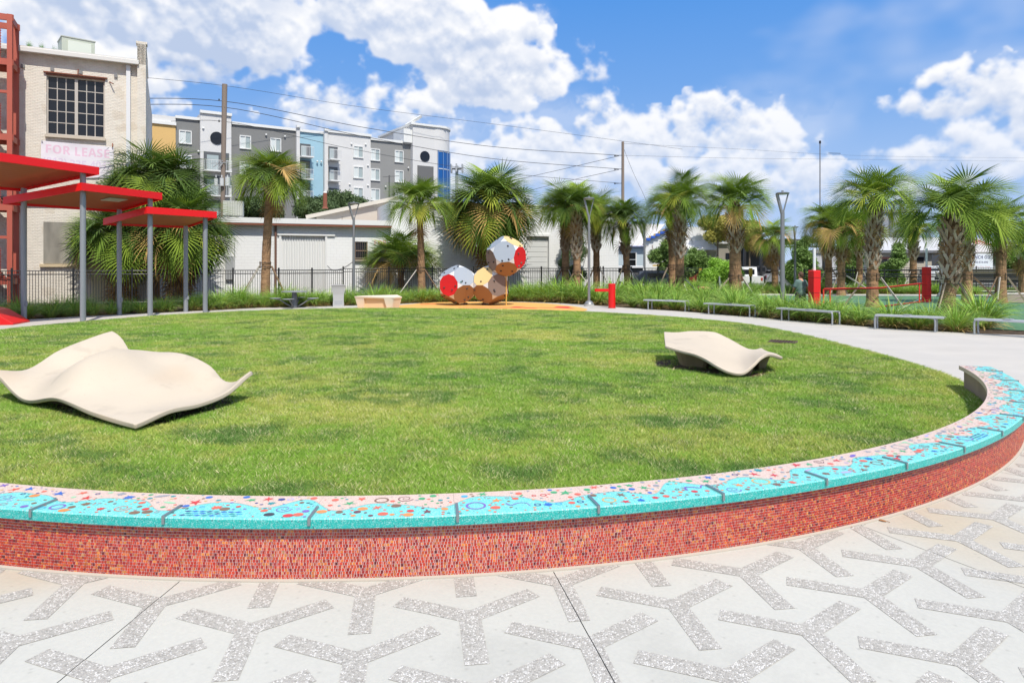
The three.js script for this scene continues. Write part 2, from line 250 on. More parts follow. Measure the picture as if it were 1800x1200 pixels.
// Y-shaped bands of exposed aggregate, cut where a joint crosses them
{
  const arms = (cx, cz, t0, L, w) => {                  // triangles of one Y
    const tri = [], c = [];
    for (let k = 0; k < 3; k++) {
      const t = t0 + k * 2 * Math.PI / 3, d = [Math.cos(t), Math.sin(t)], q = [-d[1], d[0]], in0 = w / Math.sqrt(3) / 2 * 1.0;
      const A = [cx + d[0] * in0 + q[0] * w / 2, cz + d[1] * in0 + q[1] * w / 2], B = [cx + d[0] * in0 - q[0] * w / 2, cz + d[1] * in0 - q[1] * w / 2];
      const E = [cx + d[0] * L + q[0] * w / 2, cz + d[1] * L + q[1] * w / 2], F = [cx + d[0] * L - q[0] * w / 2, cz + d[1] * L - q[1] * w / 2];
      tri.push([A, B, F], [A, F, E]); c.push([B, A]);
    }
    for (const [p, q] of c) tri.push([[cx, cz], p, q]);
    return tri;
  };
  const clip = (poly, nx, nz, c) => { const out = []; for (let i = 0; i < poly.length; i++) { const a = poly[i], b = poly[(i + 1) % poly.length], da = a[0] * nx + a[1] * nz - c, db = b[0] * nx + b[1] * nz - c; if (da >= 0) out.push(a); if (da * db < 0) { const t = da / (da - db); out.push([lerp(a[0], b[0], t), lerp(a[1], b[1], t)]); } } return out; };
  const ax = [0.655, 0.285], bxv = [0.555, -0.42], O = [0.97, -4.02], dir = Math.atan2(0.99, 0.14);
  for (let i = -14; i <= 18; i++) for (let j = -16; j <= 16; j++) {
    const cx = O[0] + ax[0] * i + bxv[0] * j, cz = O[1] + ax[1] * i + bxv[1] * j, r = Math.hypot(cx - CX, cz - CZ);
    if (r < 9.2 || r > 16 || cz > -1.4 || Math.abs(cx) > -cz * 0.80 + 1.2) continue;
    const ang = Math.atan2(cx - CX, cz - CZ) * 180 / Math.PI; if (ang > 70 || ang < -62) continue;
    let tris = arms(cx, cz, dir, 0.47, 0.125);
    for (const a of cuts) {
      const t = a * Math.PI / 180, nx = Math.cos(t), nz = -Math.sin(t), c = CX * nx + CZ * nz;
      if (Math.abs(cx * nx + cz * nz - c) > 0.55) continue;
      const next = []; for (const p of tris) { const u = clip(p, nx, nz, c + GAP), v = clip(p, -nx, -nz, -c + GAP); if (u.length > 2) next.push(u); if (v.length > 2) next.push(v); } tris = next;
    }
    const pos = []; for (const p of tris) for (let k = 1; k + 1 < p.length; k++) { let q = [p[0], p[k], p[k + 1]]; const s = (q[1][0] - q[0][0]) * (q[2][1] - q[0][1]) - (q[1][1] - q[0][1]) * (q[2][0] - q[0][0]); if (s > 0) q = [q[0], q[2], q[1]]; for (const v of q) pos.push(v[0], 0.0065, v[1]); }
    if (pos.length) part('aggregate_inlay', triGeo(pos), mAgg, plaza);
  }
}
// lawn sheet
const lawnFar = [[6.6, -9.72], [7.36, -11.32], [7.69, -12.31], [7.86, -13.37], [8.0, -14.6], [8.1, -16.11], [8.2, -19.51], [7.75, -23.08], [6.5, -25.5], [4.62, -27.75], [2.45, -29.45], [0, -30.4], [-2.7, -31.1], [-5.23, -31.37], [-7.79, -31.17], [-10.09, -30.26], [-12.05, -28.92], [-13.56, -27.12], [-14.58, -25.0], [-15.24, -22.86], [-15.58, -20.78], [-15.5, -18], [-14.8, -15], [-13, -11.5], [-10.6, -8.8], [-8.4, -7.6]];
const lawnPts = []; { const c = new THREE.CatmullRomCurve3(lawnFar.map((p) => new THREE.Vector3(p[0], 0, p[1]))); for (const p of c.getPoints(120)) lawnPts.push([p.x, p.z]); for (let a = -44; a <= 62; a += 2) lawnPts.push(polar(a, 9.12)); }
struct('lawn', polyXZ(lawnPts, 0.02), mTurf);
function inPoly(x, z, P) { let c = false; for (let i = 0, j = P.length - 1; i < P.length; j = i++) if ((P[i][1] > z) !== (P[j][1] > z) && x < (P[j][0] - P[i][0]) * (z - P[i][1]) / (P[j][1] - P[i][1]) + P[i][0]) c = !c; return c; }
// worn bare earth under the two lounge forms
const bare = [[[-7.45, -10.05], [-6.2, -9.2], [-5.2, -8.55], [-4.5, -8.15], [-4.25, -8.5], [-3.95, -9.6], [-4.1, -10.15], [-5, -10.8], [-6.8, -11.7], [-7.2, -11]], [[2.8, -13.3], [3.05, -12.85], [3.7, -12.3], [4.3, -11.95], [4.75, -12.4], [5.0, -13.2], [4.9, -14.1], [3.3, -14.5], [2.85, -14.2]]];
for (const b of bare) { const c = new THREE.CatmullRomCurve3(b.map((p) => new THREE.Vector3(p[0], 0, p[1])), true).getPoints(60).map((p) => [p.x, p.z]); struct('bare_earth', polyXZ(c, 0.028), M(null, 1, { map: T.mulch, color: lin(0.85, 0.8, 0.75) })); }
// orange play surface with red stripes
const rubberPts = new THREE.CatmullRomCurve3([[-7.6, -31.55], [-5.2, -31.6], [-2.7, -31.3], [0, -30.65], [1.9, -29.95], [3.1, -30.3], [3.5, -31.8], [3.1, -34.0], [1.6, -37.0], [-1.2, -38.6], [-4.2, -38.0], [-5.7, -35.2], [-7.4, -33.2]].map((p) => new THREE.Vector3(p[0], 0, p[1])), true, 'catmullrom', 0.4).getPoints(90).map((p) => [p.x, p.z]);
const playSurface = struct('play_surface', polyXZ(rubberPts, 0.008), mRubber);
for (const s of [[[-4.9, -35.9], [-3.7, -36.6], [-3.55, -36.2], [-4.7, -35.5]], [[-2.6, -33.2], [-0.1, -33.1], [0.1, -33.7], [0.7, -33.65], [0.3, -33.0], [1.2, -32.4], [1.15, -32.2], [0.2, -32.75], [-2.6, -33.0]], [[0.6, -33.0], [2.0, -33.0], [2.25, -33.9], [2.95, -33.85], [2.7, -33.0], [3.0, -32.3], [2.85, -32.1], [2.2, -32.7], [0.6, -32.8]]]) part('surface_stripe', polyXZ(s, 0.012), mRubberRed, playSurface);
// green ball court with white lines
const court = struct('sports_court', polyXZ([[11.5, -31.5], [13.6, -24.6], [15.6, -21.6], [17.2, -20.3], [19, -19.3], [70, -19.3], [60, -50], [15, -50], [12.5, -47]], 0.0), mCourt);
const line = (a, b, w = 0.06) => { const dx = b[0] - a[0], dz = b[1] - a[1], L = Math.hypot(dx, dz), nx = -dz / L * w / 2, nz = dx / L * w / 2; return polyXZ([[a[0] + nx, a[1] + nz], [b[0] + nx, b[1] + nz], [b[0] - nx, b[1] - nz], [a[0] - nx, a[1] - nz]], 0.005); };
for (const [a, b] of [[[13.5, -31], [22, -44]], [[15.2, -27.6], [25.8, -43]], [[16.5, -24.6], [29, -40]], [[17.8, -22.2], [40, -31]], [[20, -20.6], [42, -27]], [[12.5, -36], [34, -21]], [[14, -44], [44, -24]], [[16, -46], [34, -46.4]]]) part('court_line', line(a, b), mLine, court);
struct('court_walk', polyXZ([[14, -47.2], [60, -43.4], [60, -45.4], [14, -50]], 0.012), mConcrete);
struct('far_walk', polyXZ([[20, -56.2], [62, -53.2], [62, -54.4], [20, -57.6]], 0.014), mConcrete);

// grass blades over the lawn
{
  const tuft = (seed, n, len) => { const R = rng(seed), pos = []; for (let k = 0; k < n; k++) { const a = R() * 6.283, lean = 0.35 + R() * 1.25, L = len * (0.5 + R() * 0.7), w = 0.0028 + R() * 0.002, x = (R() - 0.5) * 0.075, z = (R() - 0.5) * 0.075, dx = Math.cos(a), dz = Math.sin(a), h = L * Math.cos(lean * 0.6), o = L * Math.sin(lean * 0.8), b = R() * 6.283, qx = Math.cos(b) * w, qz = Math.sin(b) * w; pos.push(x - qx, 0, z - qz, x + qx, 0, z + qz, x + dx * o, h, z + dz * o); } return triGeo(pos); };
  const R = rng(5), spots = [];
  const add = (x, z, s) => spots.push([x, z, s]);
  for (let tries = 0; tries < 900000 && spots.length < 330000; tries++) {
    const d = 4.5 + 27.5 * Math.pow(R(), 1.25), x = (R() * 2 - 1) * d * 0.80, z = -d;
    if (!inPoly(x, z, lawnPts) || (bare.some((b) => inPoly(x, z, b)) && R() > 0.05) || Math.hypot(x - 6.95, z + 17.5) < 0.42) continue; add(x, z, 0.75 + d * 0.032);
  }
  for (let k = 0; k < 14000; k++) { const p = lawnPts[Math.floor(R() * 118)], q = lawnPts[Math.min(119, Math.floor(R() * 2) + lawnPts.indexOf(p))]; add(lerp(p[0], q[0], R()) + (R() - 0.5) * 0.14, lerp(p[1], q[1], R()) + (R() - 0.5) * 0.14, 1.25); }
  const m = new THREE.InstancedMesh(tuft(9, 15, 0.062), M([1, 1, 1], 0.75), spots.length), o = new THREE.Object3D(), c = new THREE.Color();
  m.name = 'lawn_grass'; m.userData = { kind: 'stuff', label: 'mown green lawn grass with drier yellowish patches', category: 'grass' };
  spots.forEach(([x, z, s], i) => {
    o.position.set(x, 0.02, z); o.rotation.y = R() * 6.283; const k = s * (0.8 + R() * 0.4); o.scale.set(k * 1.1, k * (0.75 + R() * 0.4), k * 1.1); o.updateMatrix(); m.setMatrixAt(i, o.matrix);
    const n = vn3(x * 0.42 + 3, z * 0.42, 1.5), n2 = vn3(x * 1.7, z * 1.7, 8), n3 = vn3(x * 0.9 - 7, z * 1.4, 4.5), n4 = vn3(x * 4.1, z * 4.1, 2), dry = smooth(0.40, 0.74, n * 0.4 + n2 * 0.35 + n4 * 0.25 + (R() - 0.5) * 0.42), deep = smooth(0.49, 0.68, n3 * 0.5 + n2 * 0.2 + n4 * 0.3 + (R() - 0.5) * 0.2);
    let t = mix3([0.235, 0.41, 0.042], [0.53, 0.53, 0.12], dry); t = mix3(t, [0.085, 0.215, 0.034], deep * 0.88); if (R() < 0.07) t = [0.80, 0.72, 0.40];
    const v = 0.72 + R() * 0.5; c.setRGB(t[0] * v, t[1] * v, t[2] * v); m.setColorAt(i, c);
  });
  m.castShadow = m.receiveShadow = true; scene.add(m);
}
// ================================================================ the mosaic seat wall
{
  const A0 = -43, A1 = 71.6, RAD = Math.PI / 180;
  const wall = thing('seat_wall', 'low curved seat wall clad in red mosaic with a turquoise and pink inlaid top', 'seat wall', [CX, 0, CZ]);
  const at = (deg, r, y) => [r * Math.sin(deg * RAD), y, r * Math.cos(deg * RAD)];
  // a band swept round the circle from a list of [radius, height] corners (closed profile, outward order)
  function sweep(a0, a1, n, prof, caps = true) {
    const pos = [], uv = []; let run = [0]; for (let k = 0; k < prof.length; k++) { const p = prof[k], q = prof[(k + 1) % prof.length]; run.push(run[k] + Math.hypot(q[0] - p[0], q[1] - p[1])); }
    for (let i = 0; i < n; i++) {
      const u0 = lerp(a0, a1, i / n), u1 = lerp(a0, a1, (i + 1) / n);
      for (let k = 0; k < prof.length; k++) {
        const p = prof[k], q = prof[(k + 1) % prof.length], P = at(u0, ...p), Q = at(u1, ...p), S = at(u1, ...q), U = at(u0, ...q);
        pos.push(...P, ...Q, ...S, ...P, ...S, ...U); const s0 = u0 * RAD * 9.4, s1 = u1 * RAD * 9.4; uv.push(s0, run[k], s1, run[k], s1, run[k + 1], s0, run[k], s1, run[k + 1], s0, run[k + 1]);
      }
    }
    if (caps) for (const a of [a0, a1]) { for (let k = 1; k + 1 < prof.length; k++) { const t = [prof[0], prof[k], prof[k + 1]]; if (a === a0) t.reverse(); for (const p of t) { pos.push(...at(a, ...p)); uv.push(p[0], p[1]); } } }
    return triGeo(pos, uv);
  }
  const wallConc = colorTex(256, (u, v, i, j) => tint([0.34, 0.25, 0.17], 0.95 + 0.4 * (fbt(u, v, 4, 5, 71) - 0.5) + 0.12 * (h3(i, j, 2) - 0.5)), 1);
  part('core', sweep(A0, A1, 76, [[9.12, 0], [9.415, 0], [9.415, 0.352], [9.12, 0.352]]), M(null, 0.9, { map: wallConc }), wall);
  part('grout', sweep(A0, A1, 120, [[9.416, 0.008], [9.4195, 0.008], [9.4195, 0.352], [9.416, 0.352]]), M([0.74, 0.56, 0.525], 0.9), wall);
  part('footing', sweep(A0, A1, 76, [[9.4, 0], [9.445, 0], [9.445, 0.014], [9.42, 0.02], [9.4, 0.02]]), M([0.47, 0.42, 0.35], 0.9), wall);
  // hand-set glass tesserae in rows of alternating wide and narrow pieces
  const R = rng(12), list = [], ROWS = 18, pitch = 0.0189;
  for (let r = 0; r < ROWS; r++) {
    let s = -24 * RAD * 9.42; const end = A1 * RAD * 9.42 - 0.01; let wide = R() < 0.5;
    while (s < end) { const w = wide ? 0.0125 + R() * 0.006 : 0.0045 + R() * 0.003; list.push([s + w / 2, r, w]); s += w + 0.0033 + R() * 0.0012; wide = R() < 0.5 ? true : !wide; }
  }
  const box = new THREE.BoxGeometry(1, 1, 1), tiles = new THREE.InstancedMesh(box, M([1, 1, 1], 0.28), list.length), o = new THREE.Object3D(), c = new THREE.Color();
  const pal = [[0.52, 0.035, 0.018], [0.62, 0.055, 0.02], [0.66, 0.10, 0.03], [0.70, 0.17, 0.035], [0.36, 0.018, 0.018], [0.74, 0.25, 0.05], [0.17, 0.014, 0.016], [0.58, 0.13, 0.07], [0.60, 0.29, 0.12]], wts = [0.27, 0.50, 0.68, 0.79, 0.89, 0.94, 0.965, 0.988, 1];
  list.forEach(([s, r, w], i) => {
    const a = s / 9.42, h = 0.0139 + R() * 0.0012; o.position.set(9.4205 * Math.sin(a), 0.0175 + r * pitch + (R() - 0.5) * 0.0012, 9.4205 * Math.cos(a)); o.rotation.set((R() - 0.5) * 0.05, a + (R() - 0.5) * 0.07, (R() - 0.5) * 0.05); o.scale.set(w, h, 0.005); o.updateMatrix(); tiles.setMatrixAt(i, o.matrix);
    const q = R(); let k = wts.findIndex((x) => q < x); const v = 0.60 + R() * 0.36; c.setRGB(pal[k][0] * v, pal[k][1] * v, pal[k][2] * v); tiles.setColorAt(i, c);
  });
  tiles.name = 'mosaic_tile'; tiles.userData = { kind: 'stuff' }; tiles.castShadow = tiles.receiveShadow = true; wall.add(tiles);

  // coping of turquoise and pink terrazzo slabs
  const chips = pebbles(512, 96, 8), chipCol = (i, j, base, lightc, darkc, amt) => { const k = j * 512 + i, e = chips.out[k], q = chips.id[k]; if (e < 0.12) return base; return q < amt ? lightc : q < amt + 0.12 ? mix3(base, lightc, 0.45) : q > 0.97 ? darkc : q > 0.84 ? tint(base, 0.72) : base; };
  const turq = colorTex(512, (u, v, i, j) => tint(chipCol(i, j, [0.018, 0.40, 0.355], [0.30, 0.55, 0.52], [0.04, 0.10, 0.12], 0.16), 0.95 + 0.1 * h3(i, j, 3)), 0.5);
  const pink = colorTex(512, (u, v, i, j) => tint(chipCol(i, j, [0.64, 0.48, 0.395], [0.70, 0.58, 0.50], [0.45, 0.30, 0.26], 0.2), 0.96 + 0.08 * h3(i, j, 4)), 0.5);
  const turqTopLit = colorTex(512, (u, v, i, j) => tint(chipCol(i, j, [0.16, 0.60, 0.565], [0.48, 0.72, 0.70], [0.12, 0.40, 0.41], 0.10), 0.96 + 0.08 * h3(i, j, 3)), 0.5);  // same terrazzo as the front face, painted lighter for sunlight on top
  const mTurq = M(null, 0.45, { map: turq }), mPink = M(null, 0.5, { map: pink }), mTopLit = M(null, 0.5, { map: turqTopLit }), mStrip = M([0.42, 0.44, 0.45], 0.5, { metalness: 0.4 }), mSteel = M([0.30, 0.34, 0.35], 0.38, { metalness: 0.75 });
  const RF = 9.48, RB = 9.05, YT = 0.42, YB = 0.357;
  const wave = (deg) => { const s = deg * RAD * 9.4; return RF - clamp(0.235 + 0.075 * Math.sin(s * 9.6 + 0.9 + 1.1 * Math.sin(s * 2.1)) + 0.035 * Math.sin(s * 4.3 + 2) + 0.02 * Math.sin(s * 17.0), 0.11, 0.37); };
  const strip2 = (a0, a1, n, f, g, y0, y1) => { const pos = [], uv = []; for (let i = 0; i < n; i++) { const u0 = lerp(a0, a1, i / n), u1 = lerp(a0, a1, (i + 1) / n), p = [[u0, f(u0), y0], [u1, f(u1), y0], [u1, g(u1), y1], [u0, g(u0), y1]], V = p.map((q) => at(...q)), U = p.map((q) => [q[0] * RAD * 9.4, q[1] + q[2]]); for (const k of [0, 1, 2, 0, 2, 3]) { pos.push(...V[k]); uv.push(...U[k]); } } return triGeo(pos, uv); };
  const endCap = (a, rs, flip) => { const pos = [], uv = []; const q = [[rs[0], YB], [rs[1], YB], [rs[1], YT], [rs[0], YT]]; for (const k of flip ? [0, 2, 1, 0, 3, 2] : [0, 1, 2, 0, 2, 3]) { pos.push(...at(a, q[k][0], q[k][1])); uv.push(q[k][0], q[k][1]); } return triGeo(pos, uv); };
  // inlay shapes, flat on the slab (x along the wall, z outward)
  const flat = (shape, seg = 8) => { const g = new THREE.ShapeGeometry(shape, seg); g.rotateX(-Math.PI / 2); return metric(g.ni()); };
  const poly = (pts) => new THREE.Shape(pts.map((p) => new THREE.Vector2(p[0], p[1])));
  const star = (n, r, k, tw = 0) => { const p = []; for (let i = 0; i < 2 * n; i++) { const a = i * Math.PI / n + tw, q = i % 2 ? r * k : r * (0.82 + 0.18 * Math.sin(i * 5.1 + n)); p.push([Math.cos(a) * q, Math.sin(a) * q]); } return flat(poly(p)); };
  const disc = (r, kx = 1) => { const g = new THREE.CircleGeometry(r, 18); g.scale(kx, 1, 1); g.rotateX(-Math.PI / 2); return metric(g.ni()); };
  const ring = (r, k) => { const g = new THREE.RingGeometry(r * k, r, 22, 1); g.rotateX(-Math.PI / 2); return metric(g.ni()); };
  const ribbon = (pts, w) => { const c = new THREE.CatmullRomCurve3(pts.map((p) => new THREE.Vector3(p[0], 0, p[1]))).getPoints(pts.length * 5), pos = []; for (let i = 0; i + 1 < c.length; i++) { const a = c[i], b = c[i + 1], f = i / (c.length - 1), ww = w * (1 - 0.6 * f) / 2, w2 = w * (1 - 0.6 * (i + 1) / (c.length - 1)) / 2, d = b.clone().sub(a).normalize(), n = [-d.z, d.x]; const P = [a.x + n[0] * ww, 0, a.z + n[1] * ww], Q = [a.x - n[0] * ww, 0, a.z - n[1] * ww], S = [b.x - n[0] * w2, 0, b.z - n[1] * w2], U = [b.x + n[0] * w2, 0, b.z + n[1] * w2]; pos.push(...P, ...S, ...Q, ...P, ...U, ...S); } return triGeo(pos); };
  const spiralPts = (r, t) => Array.from({ length: 14 }, (_, i) => { const a = i / 13 * t * 6.283; return [Math.cos(a) * r * (1 - i / 15), Math.sin(a) * r * (1 - i / 15)]; });
  const SH = {
    star_inlay: [star(5, 0.062, 0.33), star(5, 0.054, 0.30, 0.5), star(5, 0.044, 0.38, 1.1), star(6, 0.054, 0.28, 0.2)], burst_inlay: [star(9, 0.05, 0.5), star(11, 0.04, 0.58, 0.3), star(8, 0.036, 0.52, 0.7)],
    disc_inlay: [disc(0.024), disc(0.017), disc(0.011), disc(0.03, 1.15)], chip_inlay: [disc(0.0075), disc(0.006), disc(0.0095, 1.3)], ring_inlay: [ring(0.024, 0.62), ring(0.017, 0.55), ring(0.05, 0.72), ring(0.068, 0.78)],
    spiral_inlay: [ribbon(spiralPts(0.058, 1.7), 0.009), ribbon(spiralPts(0.045, 2), 0.008)], squiggle_inlay: [ribbon([[-0.09, 0.03], [-0.05, -0.02], [0, 0.015], [0.03, 0.05], [0.08, 0.02], [0.1, 0.04]], 0.02), ribbon([[-0.1, 0], [-0.06, 0.03], [-0.02, -0.02], [0.03, -0.03], [0.07, 0.02]], 0.014)],
    leaf_inlay: [disc(0.02, 2.6), disc(0.014, 3.4)], diamond_inlay: [flat(poly([[-0.024, 0], [0, -0.013], [0.024, 0.002], [0, 0.014]]))],
  };
  const COL = { red: M([0.62, 0.03, 0.025], 0.3), scarlet: M([0.72, 0.12, 0.06], 0.3), orange: M([0.78, 0.26, 0.06], 0.3), maroon: M([0.17, 0.035, 0.045], 0.3), green: M([0.05, 0.36, 0.13], 0.3), mint: M([0.30, 0.62, 0.36], 0.3), teal: M([0.02, 0.27, 0.30], 0.3), blue: M([0.02, 0.13, 0.50], 0.3), navy: M([0.025, 0.04, 0.22], 0.3), sky: M([0.06, 0.40, 0.66], 0.3), purple: M([0.20, 0.12, 0.46], 0.3), lilac: M([0.46, 0.40, 0.68], 0.3), grey: M([0.30, 0.30, 0.33], 0.4), gold: M([0.62, 0.42, 0.14], 0.3), brown: M([0.22, 0.11, 0.055], 0.3), black: M([0.035, 0.03, 0.04], 0.3), white: M([0.75, 0.74, 0.72], 0.3) };
  const pick = (a) => a[Math.floor(R() * a.length)];
  for (let k = -8; k <= 12; k++) {
    const a0 = Math.max(A0, 1.0 + 5.6 * k) + 0.005, a1 = Math.min(A1, 1.0 + 5.6 * (k + 1)) - 0.005; if (a1 - a0 < 1) continue;
    const n = 40, prof = (a) => a;
    const slab = part('coping_slab', merge([strip2(a0, a1, n, () => RB + 0.1, () => RF, YB, YB), strip2(a0, a1, n, () => RF, () => RF, YB, YT - 0.006), endCap(a0, [wave(a0), RF], true), endCap(a1, [wave(a1), RF], false)]), mTurq, wall);
    part('turquoise_top', merge([strip2(a0, a1, n, () => RF, () => RF - 0.006, YT - 0.006, YT), strip2(a0, a1, n, () => RF - 0.006, wave, YT, YT)]), mTopLit, slab);
    part('pink_top', merge([strip2(a0, a1, n, wave, () => RB + 0.004, YT, YT), strip2(a0, a1, n, () => RB + 0.004, () => RB, YT, YT - 0.004), strip2(a0, a1, n, () => RB, () => RB, YT - 0.004, YB), strip2(a0, a1, n, () => RB, () => RB + 0.1, YB, YB), endCap(a0, [RB, wave(a0)], true), endCap(a1, [RB, wave(a1)], false)]), mPink, slab);
    part('divider_strip', strip2(a0, a1, n, (a) => wave(a) + 0.0022, (a) => wave(a) - 0.0022, YT + 0.0008, YT + 0.0008), mStrip, slab);
    // steel skate stop over the front of the joint
    if (k >= -6) {
      const b = new THREE.Group(), aj = (1.0 + 5.6 * k) * RAD;
      const g = merge([bx(0.018, 0.012, 0.20, 0, YT + 0.006, RF - 0.098), bx(0.018, 0.052, 0.012, 0, YT - 0.014, RF + 0.006)]); g.rotateY(aj + 0.0016); part('skate_stop', g, mSteel, slab); void b;
    }
    // inlays, placed without overlap
    const far = k >= 8 || k < -4, taken = [], small = [];
    const put = (name, geo, mat, s, r, rot, rad, force) => {
      if (!force) for (const t of taken) if (Math.hypot(t[0] - s, t[1] - r) < t[2] + rad + 0.004) return false;
      if (r > RF - 0.012 - rad * 0.8 || r < RB + 0.010 + rad * 0.8 || s < a0 * RAD * 9.3 + rad + 0.012 || s > a1 * RAD * 9.3 - rad - 0.012) return false;
      if (!force && rad > 0.012) for (const q of [-1, 0, 1]) if (Math.abs(wave((s + q * rad * 0.8) / 9.3 / RAD) - r) < rad * 0.75) return false;
      taken.push([s, r, rad]); const a = s / 9.3;
      const y = YT + 0.0012;
      if (far || rad < 0.0105) { const g = geo.clone(); g.rotateY(rot); g.translate(0, y, r); g.rotateY(a); small.push([mat, g]); return true; }
      const m = part(name, geo, mat, slab); m.position.set(r * Math.sin(a), y, r * Math.cos(a)); m.rotation.y = a + rot; return true;
    };
    const S0 = a0 * RAD * 9.3, S1 = a1 * RAD * 9.3, rs = () => lerp(S0, S1, R()), mood = Math.floor(R() * 4);
    const warm = [['red', 'scarlet', 'maroon', 'orange'], ['scarlet', 'orange', 'brown', 'red'], ['maroon', 'red', 'purple', 'black'], ['red', 'navy', 'maroon', 'scarlet']][mood], cool = [['green', 'mint', 'teal'], ['blue', 'sky', 'green'], ['navy', 'blue', 'purple', 'teal'], ['mint', 'green', 'grey']][mood];
    const inBlue = (s, r) => r > wave(s / 9.3 / RAD);
    if (mood !== 2) for (let t = 0; t < 8; t++) { const s = rs(), i = R() < 0.5 ? 2 : 3; if (put('ring_inlay', SH.ring_inlay[i], COL[pick(['gold', 'brown', 'grey', 'purple'])], s, lerp(RB + 0.08, RF - 0.08, R()), 0, i === 3 ? 0.07 : 0.052)) break; }
    for (let t = 0; t < 14; t++) { const s = rs(), r = lerp(RB + 0.06, RF - 0.06, R()); if (put(R() < 0.5 ? 'spiral_inlay' : 'squiggle_inlay', R() < 0.5 ? pick(SH.spiral_inlay) : pick(SH.squiggle_inlay), COL[pick(['maroon', 'grey', 'scarlet', 'purple'])], s, r, R() * 0.8 - 0.4, 0.06)) break; }
    if (k === -1 || k === 6 || k === 2 && mood === 0) {  // a shoal of blue lozenges
      const s0 = lerp(S0, S1, k === -1 ? 0.30 : 0.55), cols = ['blue', 'blue', 'navy', 'sky', 'teal'];
      for (let i = 0; i < 8; i++) for (let j = 0; j < 3; j++) { const s = s0 + (i - 3.5) * 0.047 + (j % 2) * 0.02, r = RF - 0.045 - j * 0.034; if (inBlue(s, r)) put('diamond_inlay', SH.diamond_inlay[0], COL[pick(cols)], s, r, (R() - 0.5) * 0.3, 0.014); }
    }
    for (let t = 0; t < 170; t++) {
      const s = rs(), r = lerp(RB + 0.02, RF - 0.02, R()), blue = inBlue(s, r), q = R();
      if (q < (blue ? 0.22 : 0.48)) put('star_inlay', SH.star_inlay[t % 4], COL[blue ? pick(warm) : pick([...cool, 'red', 'scarlet', 'green'])], s, r, R() * 6.28, 0.047);
      else if (q < (blue ? 0.45 : 0.54)) put('burst_inlay', SH.burst_inlay[t % 3], COL[blue ? pick(['red', 'maroon', 'scarlet', 'blue', 'brown']) : pick(['teal', 'grey', 'blue'])], s, r, R() * 6.28, 0.038);
      else if (q < 0.60) put('ring_inlay', SH.ring_inlay[t % 2], COL[pick(['navy', 'sky', 'lilac', 'grey', 'red', 'brown'])], s, r, 0, 0.026);
      else if (q < 0.66) put('leaf_inlay', SH.leaf_inlay[t % 2], COL[pick(['lilac', 'grey', 'purple', 'mint'])], s, r, R() * 0.9 - 0.45, 0.045);
      else if (blue) put('disc_inlay', SH.disc_inlay[t % 4], COL[pick([...warm, 'orange', 'scarlet', 'brown'])], s, r, 0, 0.026);
      else put('disc_inlay', SH.disc_inlay[t % 3], COL[pick([...cool, 'grey', 'scarlet'])], s, r, 0, 0.024);
    }
    for (let t = 0; t < 120; t++) { const s = rs(), r = lerp(RB + 0.015, RF - 0.02, R()), j = t % 3; put('chip_inlay', R() < 0.4 ? SH.disc_inlay[2] : SH.chip_inlay[j], COL[pick(inBlue(s, r) ? [...warm, 'orange', 'brown', 'grey', 'teal', 'scarlet'] : [...cool, 'grey', 'brown', 'scarlet', 'gold'])], s, r, 0, R() < 0.4 ? 0.0104 : 0.009); }
    const by = new Map(); for (const [m, g] of small) { if (!by.has(m)) by.set(m, []); by.get(m).push(g); }
    for (const [m, gs] of by) { const q = part('small_inlays', merge(gs), m, slab); q.userData.kind = 'stuff'; }
  }
}
// ================================================================ buildings
const brickTex = colorTex(512, (u, v, i, j) => { const n = fbt(u, v, 3, 5, 101), m = fbt(u, v, 12, 3, 104), s = smooth(0.60, 0.72, fbt(u, v, 5, 5, 103)); const row = Math.floor(v * 40), bxx = u * 15 + (row % 2) * 0.5, e = Math.min(1, Math.min((v * 40) % 1, 1 - (v * 40) % 1) * 6) * Math.min(1, Math.min(bxx % 1, 1 - bxx % 1) * 14); return tint(mix3([0.76, 0.70, 0.60], [0.58, 0.49, 0.37], s * 0.4), (0.90 + 0.14 * (n - 0.5) + 0.14 * (m - 0.5) + 0.05 * (h3(i, j, 2) - 0.5)) * (0.90 + 0.10 * e)); }, 3.2);
const brickBump = grayTex(512, (u, v, i, j) => { const row = Math.floor(v * 40), b = u * 15 + (row % 2) * 0.5, e = Math.min(1, Math.min((v * 40) % 1, 1 - (v * 40) % 1) * 5) * Math.min(1, Math.min(b % 1, 1 - b % 1) * 12); return e * (0.55 + 0.35 * h3(Math.floor(b), row, 4)) + 0.12 * fbt(u, v, 40, 2, 8); }, 3.2);
const blockTex = colorTex(512, (u, v, i, j) => { const n = fbt(u, v, 3, 5, 111), row = Math.floor(v * 15), b = u * 7.5 + (row % 2) * 0.5, e = Math.min(1, Math.min((v * 15) % 1, 1 - (v * 15) % 1) * 14) * Math.min(1, Math.min(b % 1, 1 - b % 1) * 26); return tint([0.80, 0.80, 0.785], (0.97 + 0.07 * (n - 0.5) + 0.03 * (h3(i, j, 6) - 0.5)) * (0.91 + 0.09 * e)); }, 3);
const blockBump = grayTex(512, (u, v) => { const row = Math.floor(v * 15), b = u * 7.5 + (row % 2) * 0.5; return Math.min(1, Math.min((v * 15) % 1, 1 - (v * 15) % 1) * 12) * Math.min(1, Math.min(b % 1, 1 - b % 1) * 22); }, 3);
const stucco = (c) => M(null, 0.9, { map: colorTex(128, (u, v, i, j) => tint(c, 0.97 + 0.08 * (fbt(u, v, 4, 4, 121) - 0.5) + 0.05 * (h3(i, j, 7) - 0.5)), 6) });
const mBrick = M(null, 0.92, { map: brickTex, bumpMap: brickBump, bumpScale: 0.012 }), mBlock = M(null, 0.85, { map: blockTex, bumpMap: blockBump, bumpScale: 0.008 });
